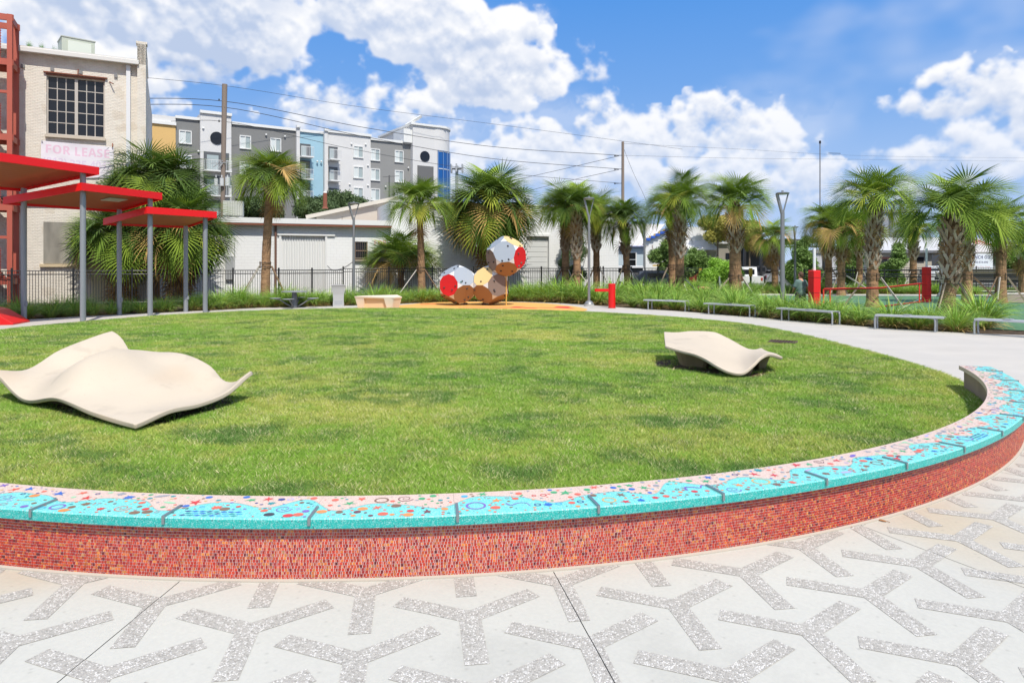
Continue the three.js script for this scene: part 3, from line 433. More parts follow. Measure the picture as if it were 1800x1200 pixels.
const mGlassDark = M([0.012, 0.013, 0.016], 0.12), mGlassBlue = M([0.01, 0.10, 0.34], 0.08, { metalness: 0.1 }), mGlassPale = M([0.36, 0.42, 0.42], 0.18), mWhiteTrim = M([0.72, 0.72, 0.70], 0.6), mRust = M([0.22, 0.075, 0.045], 0.9), mSteelGrey = M([0.42, 0.43, 0.43], 0.5, { metalness: 0.3 }), mBlack = M([0.018, 0.018, 0.02], 0.5), mBlind = M([0.62, 0.66, 0.65], 0.8);
const wallThing = (name, label, cat, o, dir, group) => { const t = thing(name, label, cat, [o[0], 0, o[1]], -Math.atan2(dir[1], dir[0]), group); return t; }; // local x runs along the facade, z towards the park

// ---- painted brick warehouse on the left
{
  const t = wallThing('brick_building', 'cream painted brick building with a large dark multi-pane window', 'building', [-20.4, -38.0], [0.894, -0.447]);
  const L = 13, H = 13.15, D = 14, wx0 = -4.62, wx1 = -1.97, wy0 = 8.95, wy1 = 12.1;   // window opening
  // facade built round its two openings
  part('wall', [bx(L + wx0, H, 0.4, -L + (L + wx0) / 2, H / 2 - 0.0, -0.2), bx(-wx1, H, 0.4, wx1 / 2, H / 2, -0.2), bx(wx1 - wx0, H - wy1, 0.4, (wx0 + wx1) / 2, (H + wy1) / 2, -0.2), bx(wx1 - wx0, wy0, 0.4, (wx0 + wx1) / 2, wy0 / 2, -0.2), bx(0.4, H, D - 0.4, -0.2, H / 2, -0.4 - (D - 0.4) / 2), bx(L - 0.4, H, 0.4, -L / 2 - 0.2, H / 2, -D + 0.2)], mBrick, t);
  part('roof', bx(L - 0.4, 0.2, D - 0.8, -L / 2 - 0.2, H - 0.12, -D / 2), M([0.5, 0.5, 0.48], 0.9), t);
  part('parapet', [bx(0.42, 1.15, 3.2, -0.2, H + 0.55, -1.3), (() => { const g = bar([-0.2, H + 1.15, -0.0], [-0.2, H + 0.2, -3.5], 0.46, 0.12); return g; })(), bx(0.55, 0.12, 0.6, -0.2, H + 1.19, 0.0), bx(0.42, H + 1.1, 0.5, -0.2, (H + 1.1) / 2, 0.05)], mBrick, t);
  part('gutter', [rbx(L - 0.35, 0.26, 0.26, 0.04, -L / 2 - 0.15, H + 0.05, 0.30), bx(L - 0.4, 0.05, 0.62, -L / 2 - 0.2, H + 0.2, 0.1), bx(L - 0.4, 0.12, 0.05, -L / 2 - 0.2, H + 0.24, -0.2)], M([0.62, 0.60, 0.56], 0.6), t);
  part('downpipe', [bx(0.2, 7.2, 0.16, -0.85, H - 3.7, 0.09)], M([0.66, 0.66, 0.66], 0.6), t); part('downpipe', [bx(0.2, 5.75, 0.16, -0.85, 2.9, 0.09)], mSteelGrey, t, 'grey unpainted lower length of the downpipe');
  for (let k = 0; k < 6; k++) part('joist_end', bx(0.16, 0.18, 0.08, -1.45 - k * 1.28 - (k > 0 ? 0.35 : 0), H - 0.75, 0.04), M([0.22, 0.215, 0.21], 0.9), t);
  const w = part('window', [bx(wx1 - wx0, 0.09, 0.10, (wx0 + wx1) / 2, wy0 + 0.045, -0.16), bx(wx1 - wx0, 0.07, 0.10, (wx0 + wx1) / 2, wy1 - 0.035, -0.16), bx(0.07, wy1 - wy0 - 0.16, 0.1, wx0 + 0.035, (wy0 + wy1) / 2, -0.16), bx(0.07, wy1 - wy0 - 0.16, 0.1, wx1 - 0.035, (wy0 + wy1) / 2, -0.16), bx(0.15, wy1 - wy0 - 0.16, 0.11, (wx0 + wx1) / 2, (wy0 + wy1) / 2, -0.155)], M([0.46, 0.42, 0.37], 0.7), t);
  const cw = (wx1 - wx0 - 0.29) / 6;
  for (let i = 0; i < 6; i++) for (let j = 0; j < 5; j++) { const x = wx0 + 0.07 + cw * (i + 0.5) + (i > 2 ? 0.15 : 0), hh = (wy1 - wy0 - 0.16) / 5, y = wy0 + 0.09 + hh * (j + 0.5); part('pane', bx(cw - 0.045, hh - 0.045, 0.012, x, y, -0.175 + 0.006 * Math.sin(i * 3 + j * 5)), mGlassDark, w); if (i % 3 < 2) part('glazing_bar', bx(0.045, hh, 0.05, x + cw / 2, y, -0.165), M([0.42, 0.385, 0.34], 0.7), w); if (j < 4) part('glazing_bar', bx(cw, 0.045, 0.048, x, y + hh / 2, -0.1655), M([0.42, 0.385, 0.34], 0.7), w); }
  part('room_shade', bx(wx1 - wx0, wy1 - wy0, 0.03, (wx0 + wx1) / 2, (wy0 + wy1) / 2, -0.36), mBlack, w);
  part('sill', bx(wx1 - wx0 + 0.1, 0.14, 0.22, (wx0 + wx1) / 2, wy0 - 0.075, 0.06), M([0.52, 0.45, 0.36], 0.9), w); part('lintel', [bx(wx1 - wx0 + 0.25, 0.06, 0.14, (wx0 + wx1) / 2, wy1 + 0.12, 0.06), bx(wx1 - wx0 + 0.05, 0.07, 0.06, (wx0 + wx1) / 2, wy1 + 0.03, 0.02)], mRust, w);
  // blocked lower window and painted patch
  part('blocked_window', [bx(2.5, 2.2, 0.06, -3.5, 3.25, 0.0)], M(null, 0.95, { map: colorTex(256, (u, v, i, j) => tint([0.27, 0.25, 0.21], 0.55 + 0.8 * fbt(u, v * 0.3, 8, 5, 131) + 0.1 * h3(i, j, 3)), 3) }), t); part('sill', bx(2.8, 0.16, 0.2, -3.5, 2.05, 0.06), M([0.55, 0.44, 0.28], 0.9), t);
  part('patch_panel', bx(2.4, 2.9, 0.04, -1.4, 1.45, 0.015), M([0.66, 0.60, 0.38], 0.9), t); part('conduit', [tube([[-9, 5.7, 0.08], [-6, 5.5, 0.1], [-3, 5.62, 0.1], [-0.3, 5.5, 0.1]], 0.07, 30, 6), tube([[-9, 5.35, 0.08], [-6, 5.25, 0.1], [-3, 5.3, 0.1], [-0.3, 5.2, 0.1]], 0.05, 30, 6), bar([-5.9, 5.9, 0.1], [-5.9, 4.6, 0.1], 0.06)], mBlack, t);
  for (const b of [bar([-1.75, 12.05, 0.02], [-1.55, 11.9, 0.3], 0.04), bar([-3.2, 12.55, 0.02], [-3.2, 12.25, 0.2], 0.04), bar([-1.6, 8.7, 0.02], [-1.6, 8.5, 0.15], 0.05)]) part('wall_bracket', b, mRust, t);
  // banner
  const cv = document.createElement('canvas'); cv.width = 512; cv.height = 256; const x = cv.getContext('2d'); x.fillStyle = '#d9d3d8'; x.fillRect(0, 0, 512, 256); x.fillStyle = '#d8b6c6'; x.font = 'bold 92px sans-serif'; x.textAlign = 'center'; x.fillText('FOR LEASE', 256, 92, 490); x.font = 'bold 84px sans-serif'; x.fillStyle = '#d0c2d3'; x.fillText('(813) 335-4042', 256, 186, 490); x.fillStyle = '#cfc4d0'; x.fillRect(30, 210, 450, 10);
  const bt = new THREE.CanvasTexture(cv); bt.colorSpace = THREE.SRGBColorSpace;
  const bg = new THREE.PlaneGeometry(3.3, 1.75, 24, 10), bp = bg.attributes.position; for (let i = 0; i < bp.count; i++) { const u = bp.getX(i) / 3.3 + 0.5, v = bp.getY(i) / 1.75 + 0.5; bp.setY(i, bp.getY(i) - 0.10 * u + 0.05 * Math.sin(u * 9) * (1 - v)); bp.setZ(i, 0.05 * (vn3(u * 7, v * 5, 3) + 0.2 * Math.sin(u * 16 + v * 3))); } bg.computeVertexNormals();
  const banner = thing('lease_banner', 'faded wrinkled FOR LEASE banner under the multi-pane window', 'banner'); banner.position.copy(new THREE.Vector3(-3.2, 7.72, 0.05).applyMatrix4((t.updateMatrixWorld(), t.matrixWorld))); banner.rotation.y = t.rotation.y; part('cloth', bg, M(null, 0.8, { map: bt, side: THREE.DoubleSide }), banner); for (const [a, b] of [[-1.6, 0.84], [1.6, 0.74]]) part('eyelet', bx(0.06, 0.06, 0.02, a, b, 0.06), mSteelGrey, banner);
  // rooftop box
  const ru = thing('rooftop_unit', 'pale green metal box on the roof of the brick building', 'air handler'); ru.position.copy(new THREE.Vector3(-3.45, H + 0.1, -1.6).applyMatrix4(t.matrixWorld)); ru.rotation.y = t.rotation.y + 0.25; part('casing', [bx(1.55, 1.15, 1.4, 0, 0.6, 0)], M([0.46, 0.49, 0.40], 0.6), ru); part('side_panel', [bx(1.1, 0.95, 0.03, 0.05, 0.55, 0.71)], M([0.62, 0.65, 0.56], 0.6), ru); part('lid', bx(1.62, 0.05, 1.47, 0, 1.2, 0), M([0.4, 0.42, 0.36], 0.6), ru);
  // ---- red fire stair against it
  const st = thing('stair_tower', 'rust red steel fire stair at the left picture edge', 'fire stair', [0, 0, 0]); st.position.copy(new THREE.Vector3(-5.85, 0, 0).applyMatrix4(t.matrixWorld)); st.rotation.y = t.rotation.y;
  const mS = M([0.40, 0.085, 0.05], 0.6), W = 3.4, Dp = 1.5, c0 = 0.45;
  for (const [a, b] of [[0, c0], [0, c0 + Dp], [-W, c0], [-W, c0 + Dp]]) part('column', [bx(0.22, 14.4, 0.05, a, 7.2, b - 0.1), bx(0.22, 14.4, 0.05, a, 7.2, b + 0.1), bx(0.05, 14.4, 0.15, a, 7.2, b)], mS, st);
  const decks = [1.4, 5.05, 8.5, 12.2, 14.4]; decks.forEach((y, q) => {
    part('landing_beam', [bx(W + 0.3, 0.3, 0.12, -W / 2, y - 0.15, c0 + Dp + 0.02), bx(W + 0.3, 0.3, 0.12, -W / 2, y - 0.15, c0 - 0.02), bx(0.12, 0.3, Dp, 0.02, y - 0.15, c0 + Dp / 2)], mS, st); if (q === 4) return;
    part('grating', bx(W, 0.04, Dp, -W / 2, y + 0.02, c0 + Dp / 2), M([0.22, 0.05, 0.035], 0.8), st);
    for (let k = 0; k < 9; k++) part('rail_bar', bx(W - 0.3, 0.055, 0.04, -W / 2 - 0.2, y + 0.28 + k * 0.135, c0 + Dp + 0.06 + (k % 2) * 0.01), mS, st);
    for (const xx of [-0.42, -W + 0.2]) part('rail_post', bx(0.07, 1.5, 0.06, xx, y + 0.75, c0 + Dp), mS, st);
    part('mid_beam', bx(W + 0.2, 0.14, 0.1, -W / 2, y - 1.62, c0 + Dp + 0.03), mS, st);
    const up = decks[q + 1]; if (q < 3) { for (const z of [c0 + 0.25, c0 + 1.1]) part('stringer', bar([-0.5, y, z], [-W + 0.4, up, z], 0.26, 0.05), mS, st); const n = 15; for (let k = 1; k < n; k++) part('tread', bx(0.28, 0.03, 0.82, lerp(-0.5, -W + 0.4, k / n), lerp(y, up, k / n), c0 + 0.675), mS, st); }
  });
}
// ---- white block warehouse
{
  const dir = [0.9387, -0.3446], t = wallThing('white_warehouse', 'low white block building with a brown gutter, roller door and barred window', 'building', [atX(400, 44), -44], dir);
  const LEN = 10.45, H = 4.78; // local x 0..LEN
  const lx = (px) => { const k = (px - 900) / 1200, o = [atX(400, 44), -44]; return (k * -o[1] - o[0]) / (dir[0] + k * dir[1]); };
  const at = (px) => lx(px);
  const dA = at(494), dB = at(571), wA = at(623), wB = at(646), dTop = 4.05, wT = 3.7, wS = 2.45;
  part('wall', [bx(dA + 6, H, 0.3, (dA - 6) / 2, H / 2, -0.15), bx(dB - dA, H - dTop, 0.3, (dA + dB) / 2, (H + dTop) / 2, -0.15), bx(wA - dB, H, 0.3, (wA + dB) / 2, H / 2, -0.15), bx(wB - wA, H - wT, 0.3, (wA + wB) / 2, (H + wT) / 2, -0.15), bx(wB - wA, wS, 0.3, (wA + wB) / 2, wS / 2, -0.15), bx(LEN - wB, H, 0.3, (LEN + wB) / 2, H / 2, -0.15)], mBlock, t);
  part('roof', [(() => { const g = bx(LEN + 6, 0.16, 8, (LEN - 6) / 2, H + 0.12, -3.55); return g; })()], M([0.5, 0.5, 0.49], 0.9), t);
  part('fascia', bx(LEN + 6.1, 0.34, 0.06, (LEN - 6) / 2, H + 0.20, 0.48), mWhiteTrim, t); part('gutter', bx(LEN + 6.1, 0.13, 0.14, (LEN - 6) / 2, H - 0.04, 0.42), mRust, t); part('downpipe', [cyl(0.075, 0.075, H - 0.1, at(484), 0, 0.12, 10)], M([0.17, 0.085, 0.06], 0.7), t);
  part('soffit', bx(LEN + 6, 0.05, 0.5, (LEN - 6) / 2, H + 0.02, 0.2), mWhiteTrim, t);
  // corrugated roller door
  const pos = [], n = 34; for (let i = 0; i < n; i++) { const xa = lerp(dA, dB, i / n), xb = lerp(dA, dB, (i + 1) / n), z0 = i % 2 ? -0.12 : -0.055, z1 = i % 2 ? -0.055 : -0.12, m = lerp(xa, xb, 0.5); for (const [x0, x1, a, b] of [[xa, lerp(xa, xb, 0.75), z0, z0], [lerp(xa, xb, 0.75), xb, z0, z1]]) pos.push(x0, 0, a, x1, 0, b, x1, dTop, b, x0, 0, a, x1, dTop, b, x0, dTop, a); void m; }
  part('roller_door', triGeo(pos), M([0.70, 0.70, 0.68], 0.6), t); part('door_frame', [bx(0.14, dTop, 0.08, dA - 0.07, dTop / 2, 0.042), bx(0.14, dTop, 0.08, dB + 0.07, dTop / 2, 0.042), bx(dB - dA + 0.9, 0.14, 0.12, (dA + dB) / 2 + 0.2, dTop + 0.07, 0.062)], mWhiteTrim, t);
  const w = part('window', [bx(wB - wA, 0.06, 0.08, (wA + wB) / 2, wS + 0.03, -0.1), bx(wB - wA, 0.06, 0.08, (wA + wB) / 2, wT - 0.03, -0.1), bx(0.06, wT - wS - 0.12, 0.08, wA + 0.03, (wS + wT) / 2, -0.1), bx(0.06, wT - wS - 0.12, 0.08, wB - 0.03, (wS + wT) / 2, -0.1), bx(wB - wA - 0.12, 0.06, 0.07, (wA + wB) / 2, (wS + wT) / 2, -0.1)], M([0.30, 0.20, 0.14], 0.8), t); part('pane', bx(wB - wA - 0.1, wT - wS - 0.1, 0.02, (wA + wB) / 2, (wS + wT) / 2, -0.14), mGlassDark, w); for (let k = 0; k < 6; k++) part('window_bar', bx(0.025, wT - wS, 0.025, lerp(wA, wB, (k + 0.5) / 6), (wS + wT) / 2, 0.03), M([0.12, 0.08, 0.06], 0.7), w); part('sill', [bx(wB - wA + 0.3, 0.09, 0.22, (wA + wB) / 2, wS - 0.05, 0.08), bx(wB - wA + 0.1, 0.03, 0.05, (wA + wB) / 2, wS + 0.12, 0.04)], M([0.34, 0.29, 0.22], 0.8), w);
  // faded red lettering
  const cv = document.createElement('canvas'); cv.width = 256; cv.height = 256; const x = cv.getContext('2d'); x.fillStyle = '#dcdcda'; x.fillRect(0, 0, 256, 256); x.fillStyle = '#e0a2a0'; x.font = 'bold 84px sans-serif'; x.fillText('FOR', 10, 84, 236); x.fillStyle = '#e3bdb9'; x.font = 'bold 84px sans-serif'; x.fillText('RENT', 10, 190, 236); const tx = new THREE.CanvasTexture(cv); tx.colorSpace = THREE.SRGBColorSpace;
  const g = new THREE.PlaneGeometry(1.35, 1.35); g.translate((at(655) + at(688)) / 2 + 0.05, 3.25, 0.006); part('faded_lettering', g, M(null, 0.85, { map: tx }), t);
  part('meter_box', [bx(0.5, 1.5, 0.2, at(403), 1.9, 0.11), bx(0.06, 1.9, 0.06, at(403) + 0.3, 2.6, 0.05)], mSteelGrey, t); part('cable', tube([[dB + 0.1, 2.1, 0.03], [dB + 0.5, 1.75, 0.03], [dB + 1.2, 1.9, 0.03], [wA, 2.4, 0.03]], 0.012, 20, 4), mBlack, t);
  // tall right-hand hall
  const h = wallThing('white_hall', 'tall plain white block hall behind the climbing structure', 'building', [atX(686.5, 47.4), -47.4], dir), HL = 17.9, HH = 6.5, o2 = [atX(686.5, 47.4), -47.4], at2 = (px) => { const k = (px - 900) / 1200; return (k * -o2[1] - o2[0]) / (dir[0] + k * dir[1]); };
  const gA = at2(925), gB = at2(964), gT = 4.25;
  part('wall', [bx(gA, HH, 0.35, gA / 2, HH / 2, -0.175), bx(gB - gA, HH - gT, 0.35, (gA + gB) / 2, (HH + gT) / 2, -0.175), bx(HL - gB, HH, 0.35, (HL + gB) / 2, HH / 2, -0.175), bx(0.35, HH, 12, 0.175, HH / 2, -6.35), bx(0.35, HH, 12, HL - 0.175, HH / 2, -6.35)], mBlock, h); part('coping', bx(HL + 0.1, 0.1, 0.5, HL / 2, HH + 0.05, -0.18), mWhiteTrim, h); part('roof', bx(HL - 0.7, 0.1, 11.8, HL / 2, HH - 0.35, -6.4), M([0.5, 0.5, 0.49], 0.9), h);
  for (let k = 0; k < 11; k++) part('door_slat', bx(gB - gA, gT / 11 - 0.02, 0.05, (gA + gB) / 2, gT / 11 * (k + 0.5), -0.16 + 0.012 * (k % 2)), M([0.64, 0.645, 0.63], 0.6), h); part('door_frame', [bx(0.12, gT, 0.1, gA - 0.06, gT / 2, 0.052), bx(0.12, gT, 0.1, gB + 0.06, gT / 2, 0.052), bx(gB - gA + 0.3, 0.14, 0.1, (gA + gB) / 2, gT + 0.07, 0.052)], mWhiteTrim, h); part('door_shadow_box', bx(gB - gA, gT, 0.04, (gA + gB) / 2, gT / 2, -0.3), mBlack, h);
  // beige building with a sloping wall behind
  const b = wallThing('beige_building', 'beige metal building with a sloping roof edge and rusty roof tiles', 'building', [atX(556, 52), -52], [0.98, -0.2]), BL = 8.6, sl = (px) => (px - 556) / 130 * BL * 0.72;
  { const s = new THREE.Shape([[0, 0], [6.0, 0], [6.0, 7.15], [0, 5.75]].map((p) => new THREE.Vector2(...p))), g2 = new THREE.ExtrudeGeometry(s, { depth: 4, bevelEnabled: false }); g2.translate(0, 0, -4); part('wall', metric(g2.ni()), stucco([0.56, 0.51, 0.44]), b); part('roof_edge', [bar([-0.75, 5.72, 0.1], [6.1, 7.32, 0.1], 0.28, 0.5)], M([0.60, 0.55, 0.47], 0.8), b); part('corner_post', bx(0.12, 7.0, 0.12, 6.02, 3.5, 0.1), mRust, b); part('wall_seam', [bx(0.05, 1.2, 0.03, 1.9, 5.2, 0.015), bx(0.05, 0.7, 0.03, 0.6, 5.3, 0.015)], M([0.3, 0.26, 0.22], 0.9), b); void sl; for (let k = 0; k < 26; k++) part('roof_tile', bx(0.16, 0.10 + (k % 3) * 0.02, 0.5, 2.9 + k * 0.125, 5.02 + k * 0.012, 0.5, 0.1 * Math.sin(k * 3)), M([0.42 + 0.1 * Math.sin(k), 0.14, 0.08], 0.9), b); }
  const pipe = thing('vent_pipe', 'rusty red vent pipe on the beige building', 'vent pipe', [atX(570.5, 52.5), atY(365, 52.5), -52.6]); part('stack', [cyl(0.17, 0.15, 1.15, 0, 0, 0, 12), cyl(0.26, 0.17, 0.14, 0, -0.06, 0, 12)], mRust, pipe); part('cap', cyl(0.16, 0.12, 0.12, 0, 1.15, 0, 12), mWhiteTrim, pipe);
  const ac = thing('air_conditioner', 'grey ribbed air conditioning unit raised on the white roof', 'air conditioner', [atX(409, 46.5), H + 0.2, -46.6], 0.3); part('casing', [bx(1.25, 1.0, 1.0, 0, 0.95, 0)], M([0.46, 0.47, 0.42], 0.6), ac); for (let k = 0; k < 7; k++) part('rib', bx(0.05, 0.88, 0.03, -0.32 + k * 0.15, 0.95, 0.515), M([0.36, 0.37, 0.33], 0.6), ac); part('stand', [bx(0.2, 0.48, 0.2, -0.5, 0.22, 0.35), bx(0.2, 0.48, 0.2, 0.5, 0.22, 0.35), bx(0.7, 0.44, 0.5, 0, 0.22, -0.1)], mSteelGrey, ac);
}
// ---- apartment block far behind
{
  const A = [atX(250, 65.5), -65.5], B = [atX(700, 80), -80], Ld = Math.hypot(B[0] - A[0], B[1] - A[1]), dir = [(B[0] - A[0]) / Ld, (B[1] - A[1]) / Ld], t = wallThing('apartment_block', 'long grey and white apartment block with yellow and blue panels', 'building', A, dir);
  const X = (px) => { const k = (px - 900) / 1200; return (k * -A[1] - A[0]) / (dir[0] + k * dir[1]); }, D = (px) => -(A[1] + dir[1] * X(px)), Y = (px, py) => atY(py, D(px));
  const white = stucco([0.66, 0.65, 0.635]), grey = stucco([0.215, 0.215, 0.21]), grey2 = stucco([0.27, 0.268, 0.26]), yellow = stucco([0.68, 0.44, 0.17]), blue = stucco([0.33, 0.52, 0.62]), rail = M([0.6, 0.6, 0.6], 0.5, { metalness: 0.2 });
  const bay = (p0, p1, top, mat, z = 0) => { const x0 = X(p0), x1 = X(p1), h = top; part('wall_bay', bx(x1 - x0 - 0.01, h, 10, (x0 + x1) / 2, h / 2, z - 5), mat, t); part('parapet_cap', bx(x1 - x0 + 0.06, 0.28, 0.4, (x0 + x1) / 2, h + 0.14, z - 0.02), mWhiteTrim, t); };
  const H0 = Y(330, 210);
  part('white_band', bx(X(308) - X(256), 0.9, 0.3, (X(308) + X(256)) / 2, H0 - 0.3, -0.1), white, t);
  bay(200, 308, H0 - 0.75, yellow, 0.1); bay(308, 350, H0, grey, 0); bay(350, 404.5, H0 + 0.7, white, 0.5); bay(404.5, 519, H0, grey, 0); bay(519, 525, H0 + 0.3, white, 0.4); bay(525, 568, H0, blue, -0.1); bay(568, 574, H0 + 0.3, white, 0.4); bay(574, 651, H0 + 0.25, white, 0.05); bay(651, 721, H0 - 0.1, grey2, 0);
  // end pavilion with a curved glazed corner
  { const x0 = X(721), x1 = X(788), h = H0 + 2.1; part('wall_bay', bx(X(772) - x0, h, 10, (x0 + X(772)) / 2, h / 2, -4.3), white, t); const g = new THREE.CylinderGeometry(2.2, 2.2, h, 24).ni(); g.translate(x1 - 1.6, h / 2, -1.4); part('round_corner', g, white, t); part('parapet_cap', [bx(x1 - x0 - 0.4, 0.25, 10.2, (x0 + x1) / 2 - 0.5, h + 0.12, -4.2), cyl(2.35, 2.35, 0.25, x1 - 1.6, h, -1.4, 24)], mWhiteTrim, t); part('roof_beam', [bar([X(712), H0 + 2.0, 0.2], [X(735), H0 + 3.2, 0.9], 0.3), bx(1.4, 1.6, 3, X(716), H0 + 0.8, -1.0)], mWhiteTrim, t);
    const cg = new THREE.CylinderGeometry(2.23, 2.23, 11, 10, 1, true, -0.1, 1.25).ni(); cg.translate(x1 - 1.6, h - 8.2, -1.4); part('glazed_corner', cg, mGlassBlue, t); for (let k = 0; k < 5; k++) { const a = -0.1 + k * 0.3125; part('mullion', bx(0.1, 11, 0.1, x1 - 1.6 + Math.sin(a) * 2.26, h - 8.2, -1.4 + Math.cos(a) * 2.26), M([0.12, 0.22, 0.42], 0.5), t); } for (let k = 0; k < 6; k++) { const q = new THREE.CylinderGeometry(2.27, 2.27, 0.12, 10, 1, true, -0.1, 1.25).ni(); q.translate(x1 - 1.6, h - 2.8 - k * 2.1, -1.4); part('transom', q, M([0.5, 0.55, 0.6], 0.5, { side: THREE.DoubleSide }), t); }
    const ci = new THREE.CylinderGeometry(0.62, 0.62, 0.12, 24).ni(); ci.rotateX(Math.PI / 2); ci.translate(X(742), Y(742, 276), 0.73); part('round_window', ci, mGlassDark, t); part('recess', bx(X(757) - X(729), 2.2, 0.08, (X(757) + X(729)) / 2, Y(742, 309), 0.72), M([0.14, 0.14, 0.14], 0.9), t); }
  const ci = new THREE.CylinderGeometry(0.63, 0.63, 0.14, 24).ni(); ci.rotateX(Math.PI / 2); ci.translate(X(379), Y(379, 244), 0.52); part('round_window', ci, mGlassDark, t);
  const win = (px, py, wpx, hpx, z = 0.05, mat = mBlind) => { const k = 1200 / D(px), w = Math.abs(X(px + wpx / 2) - X(px - wpx / 2)), h = hpx / k, y = Y(px, py), x = X(px), f = part('window', [bx(w + 0.16, 0.1, 0.12, x, y + h / 2 + 0.05, z), bx(w + 0.2, 0.12, 0.16, x, y - h / 2 - 0.06, z), bx(0.09, h, 0.12, x - w / 2 - 0.045, y, z), bx(0.09, h, 0.12, x + w / 2 + 0.045, y, z), bx(0.06, h, 0.1, x, y, z)], mWhiteTrim, t); part('pane', bx(w / 2 - 0.04, h, 0.03, x - w / 4, y, z - 0.03), mat, f); part('pane', bx(w / 2 - 0.04, h, 0.03, x + w / 4, y, z - 0.03), mat === mBlind ? mGlassPale : mat, f); };
  for (const [a, b, w, h, z] of [[325, 241, 19, 20], [325, 284, 19, 20], [430.5, 250, 17, 20], [484, 254.5, 16, 20], [430.5, 296, 17, 20], [488, 370, 9, 18], [629, 267, 15, 18, 0.1], [629, 303, 15, 18, 0.1], [629, 340, 15, 18, 0.1], [659, 272, 14, 18], [659, 307, 14, 18], [659, 342, 14, 18], [701, 275, 13, 18], [701, 310, 13, 18], [701, 345, 13, 18]]) win(a, b, w, h, z ?? 0.05, b === 370 ? mGlassDark : mBlind);
  const balcony = (p0, p1, y0, y1, z) => { const x0 = X(p0), x1 = X(p1), pm = (p0 + p1) / 2, yb = Y(pm, y1), yt = Y(pm, y0), f = part('balcony', [bx(x1 - x0, 0.14, 1.0, (x0 + x1) / 2, yb, z + 0.5), bx(x1 - x0, 0.05, 0.05, (x0 + x1) / 2, yb + 1.05, z + 0.98)], mWhiteTrim, t); part('door_opening', bx(x1 - x0 - 0.2, yt - yb - 0.1, 0.1, (x0 + x1) / 2, (yt + yb) / 2, z), M([0.10, 0.105, 0.11], 0.5), f); part('glass_door', bx((x1 - x0) * 0.42, (yt - yb) * 0.8, 0.03, x0 + (x1 - x0) * 0.36, yb + (yt - yb) * 0.42, z + 0.07), mGlassPale, f); const n = Math.round((x1 - x0) / 0.16); for (let k = 0; k <= n; k++) part('baluster', bx(0.035, 0.95, 0.03, lerp(x0 + 0.03, x1 - 0.03, k / n), yb + 0.55, z + 0.98), rail, f); };
  balcony(354, 402, 268, 303, 0.52); balcony(354, 402, 310, 346, 0.52); balcony(354, 402, 352, 388, 0.52); balcony(525, 547, 252, 277, 0.0); balcony(525, 546, 281, 316, 0.0); balcony(525, 546, 320, 354, 0); balcony(575, 594, 257, 282, 0.1); balcony(575, 594, 293, 319, 0.1); balcony(575, 594, 330, 354, 0.1);
  for (const [a, b] of [[355, 227], [467, 237], [500, 240], [348, 266], [617, 253], [642, 254], [646, 291], [614, 324], [646, 326], [557, 284], [564, 284], [717, 295], [677, 328]]) { const g = new THREE.SphereGeometry(0.11, 8, 6).ni(); g.translate(X(a), Y(a, b), a < 404 && a > 350 ? 0.56 : 0.12); part('wall_vent', g, mWhiteTrim, t); }
}
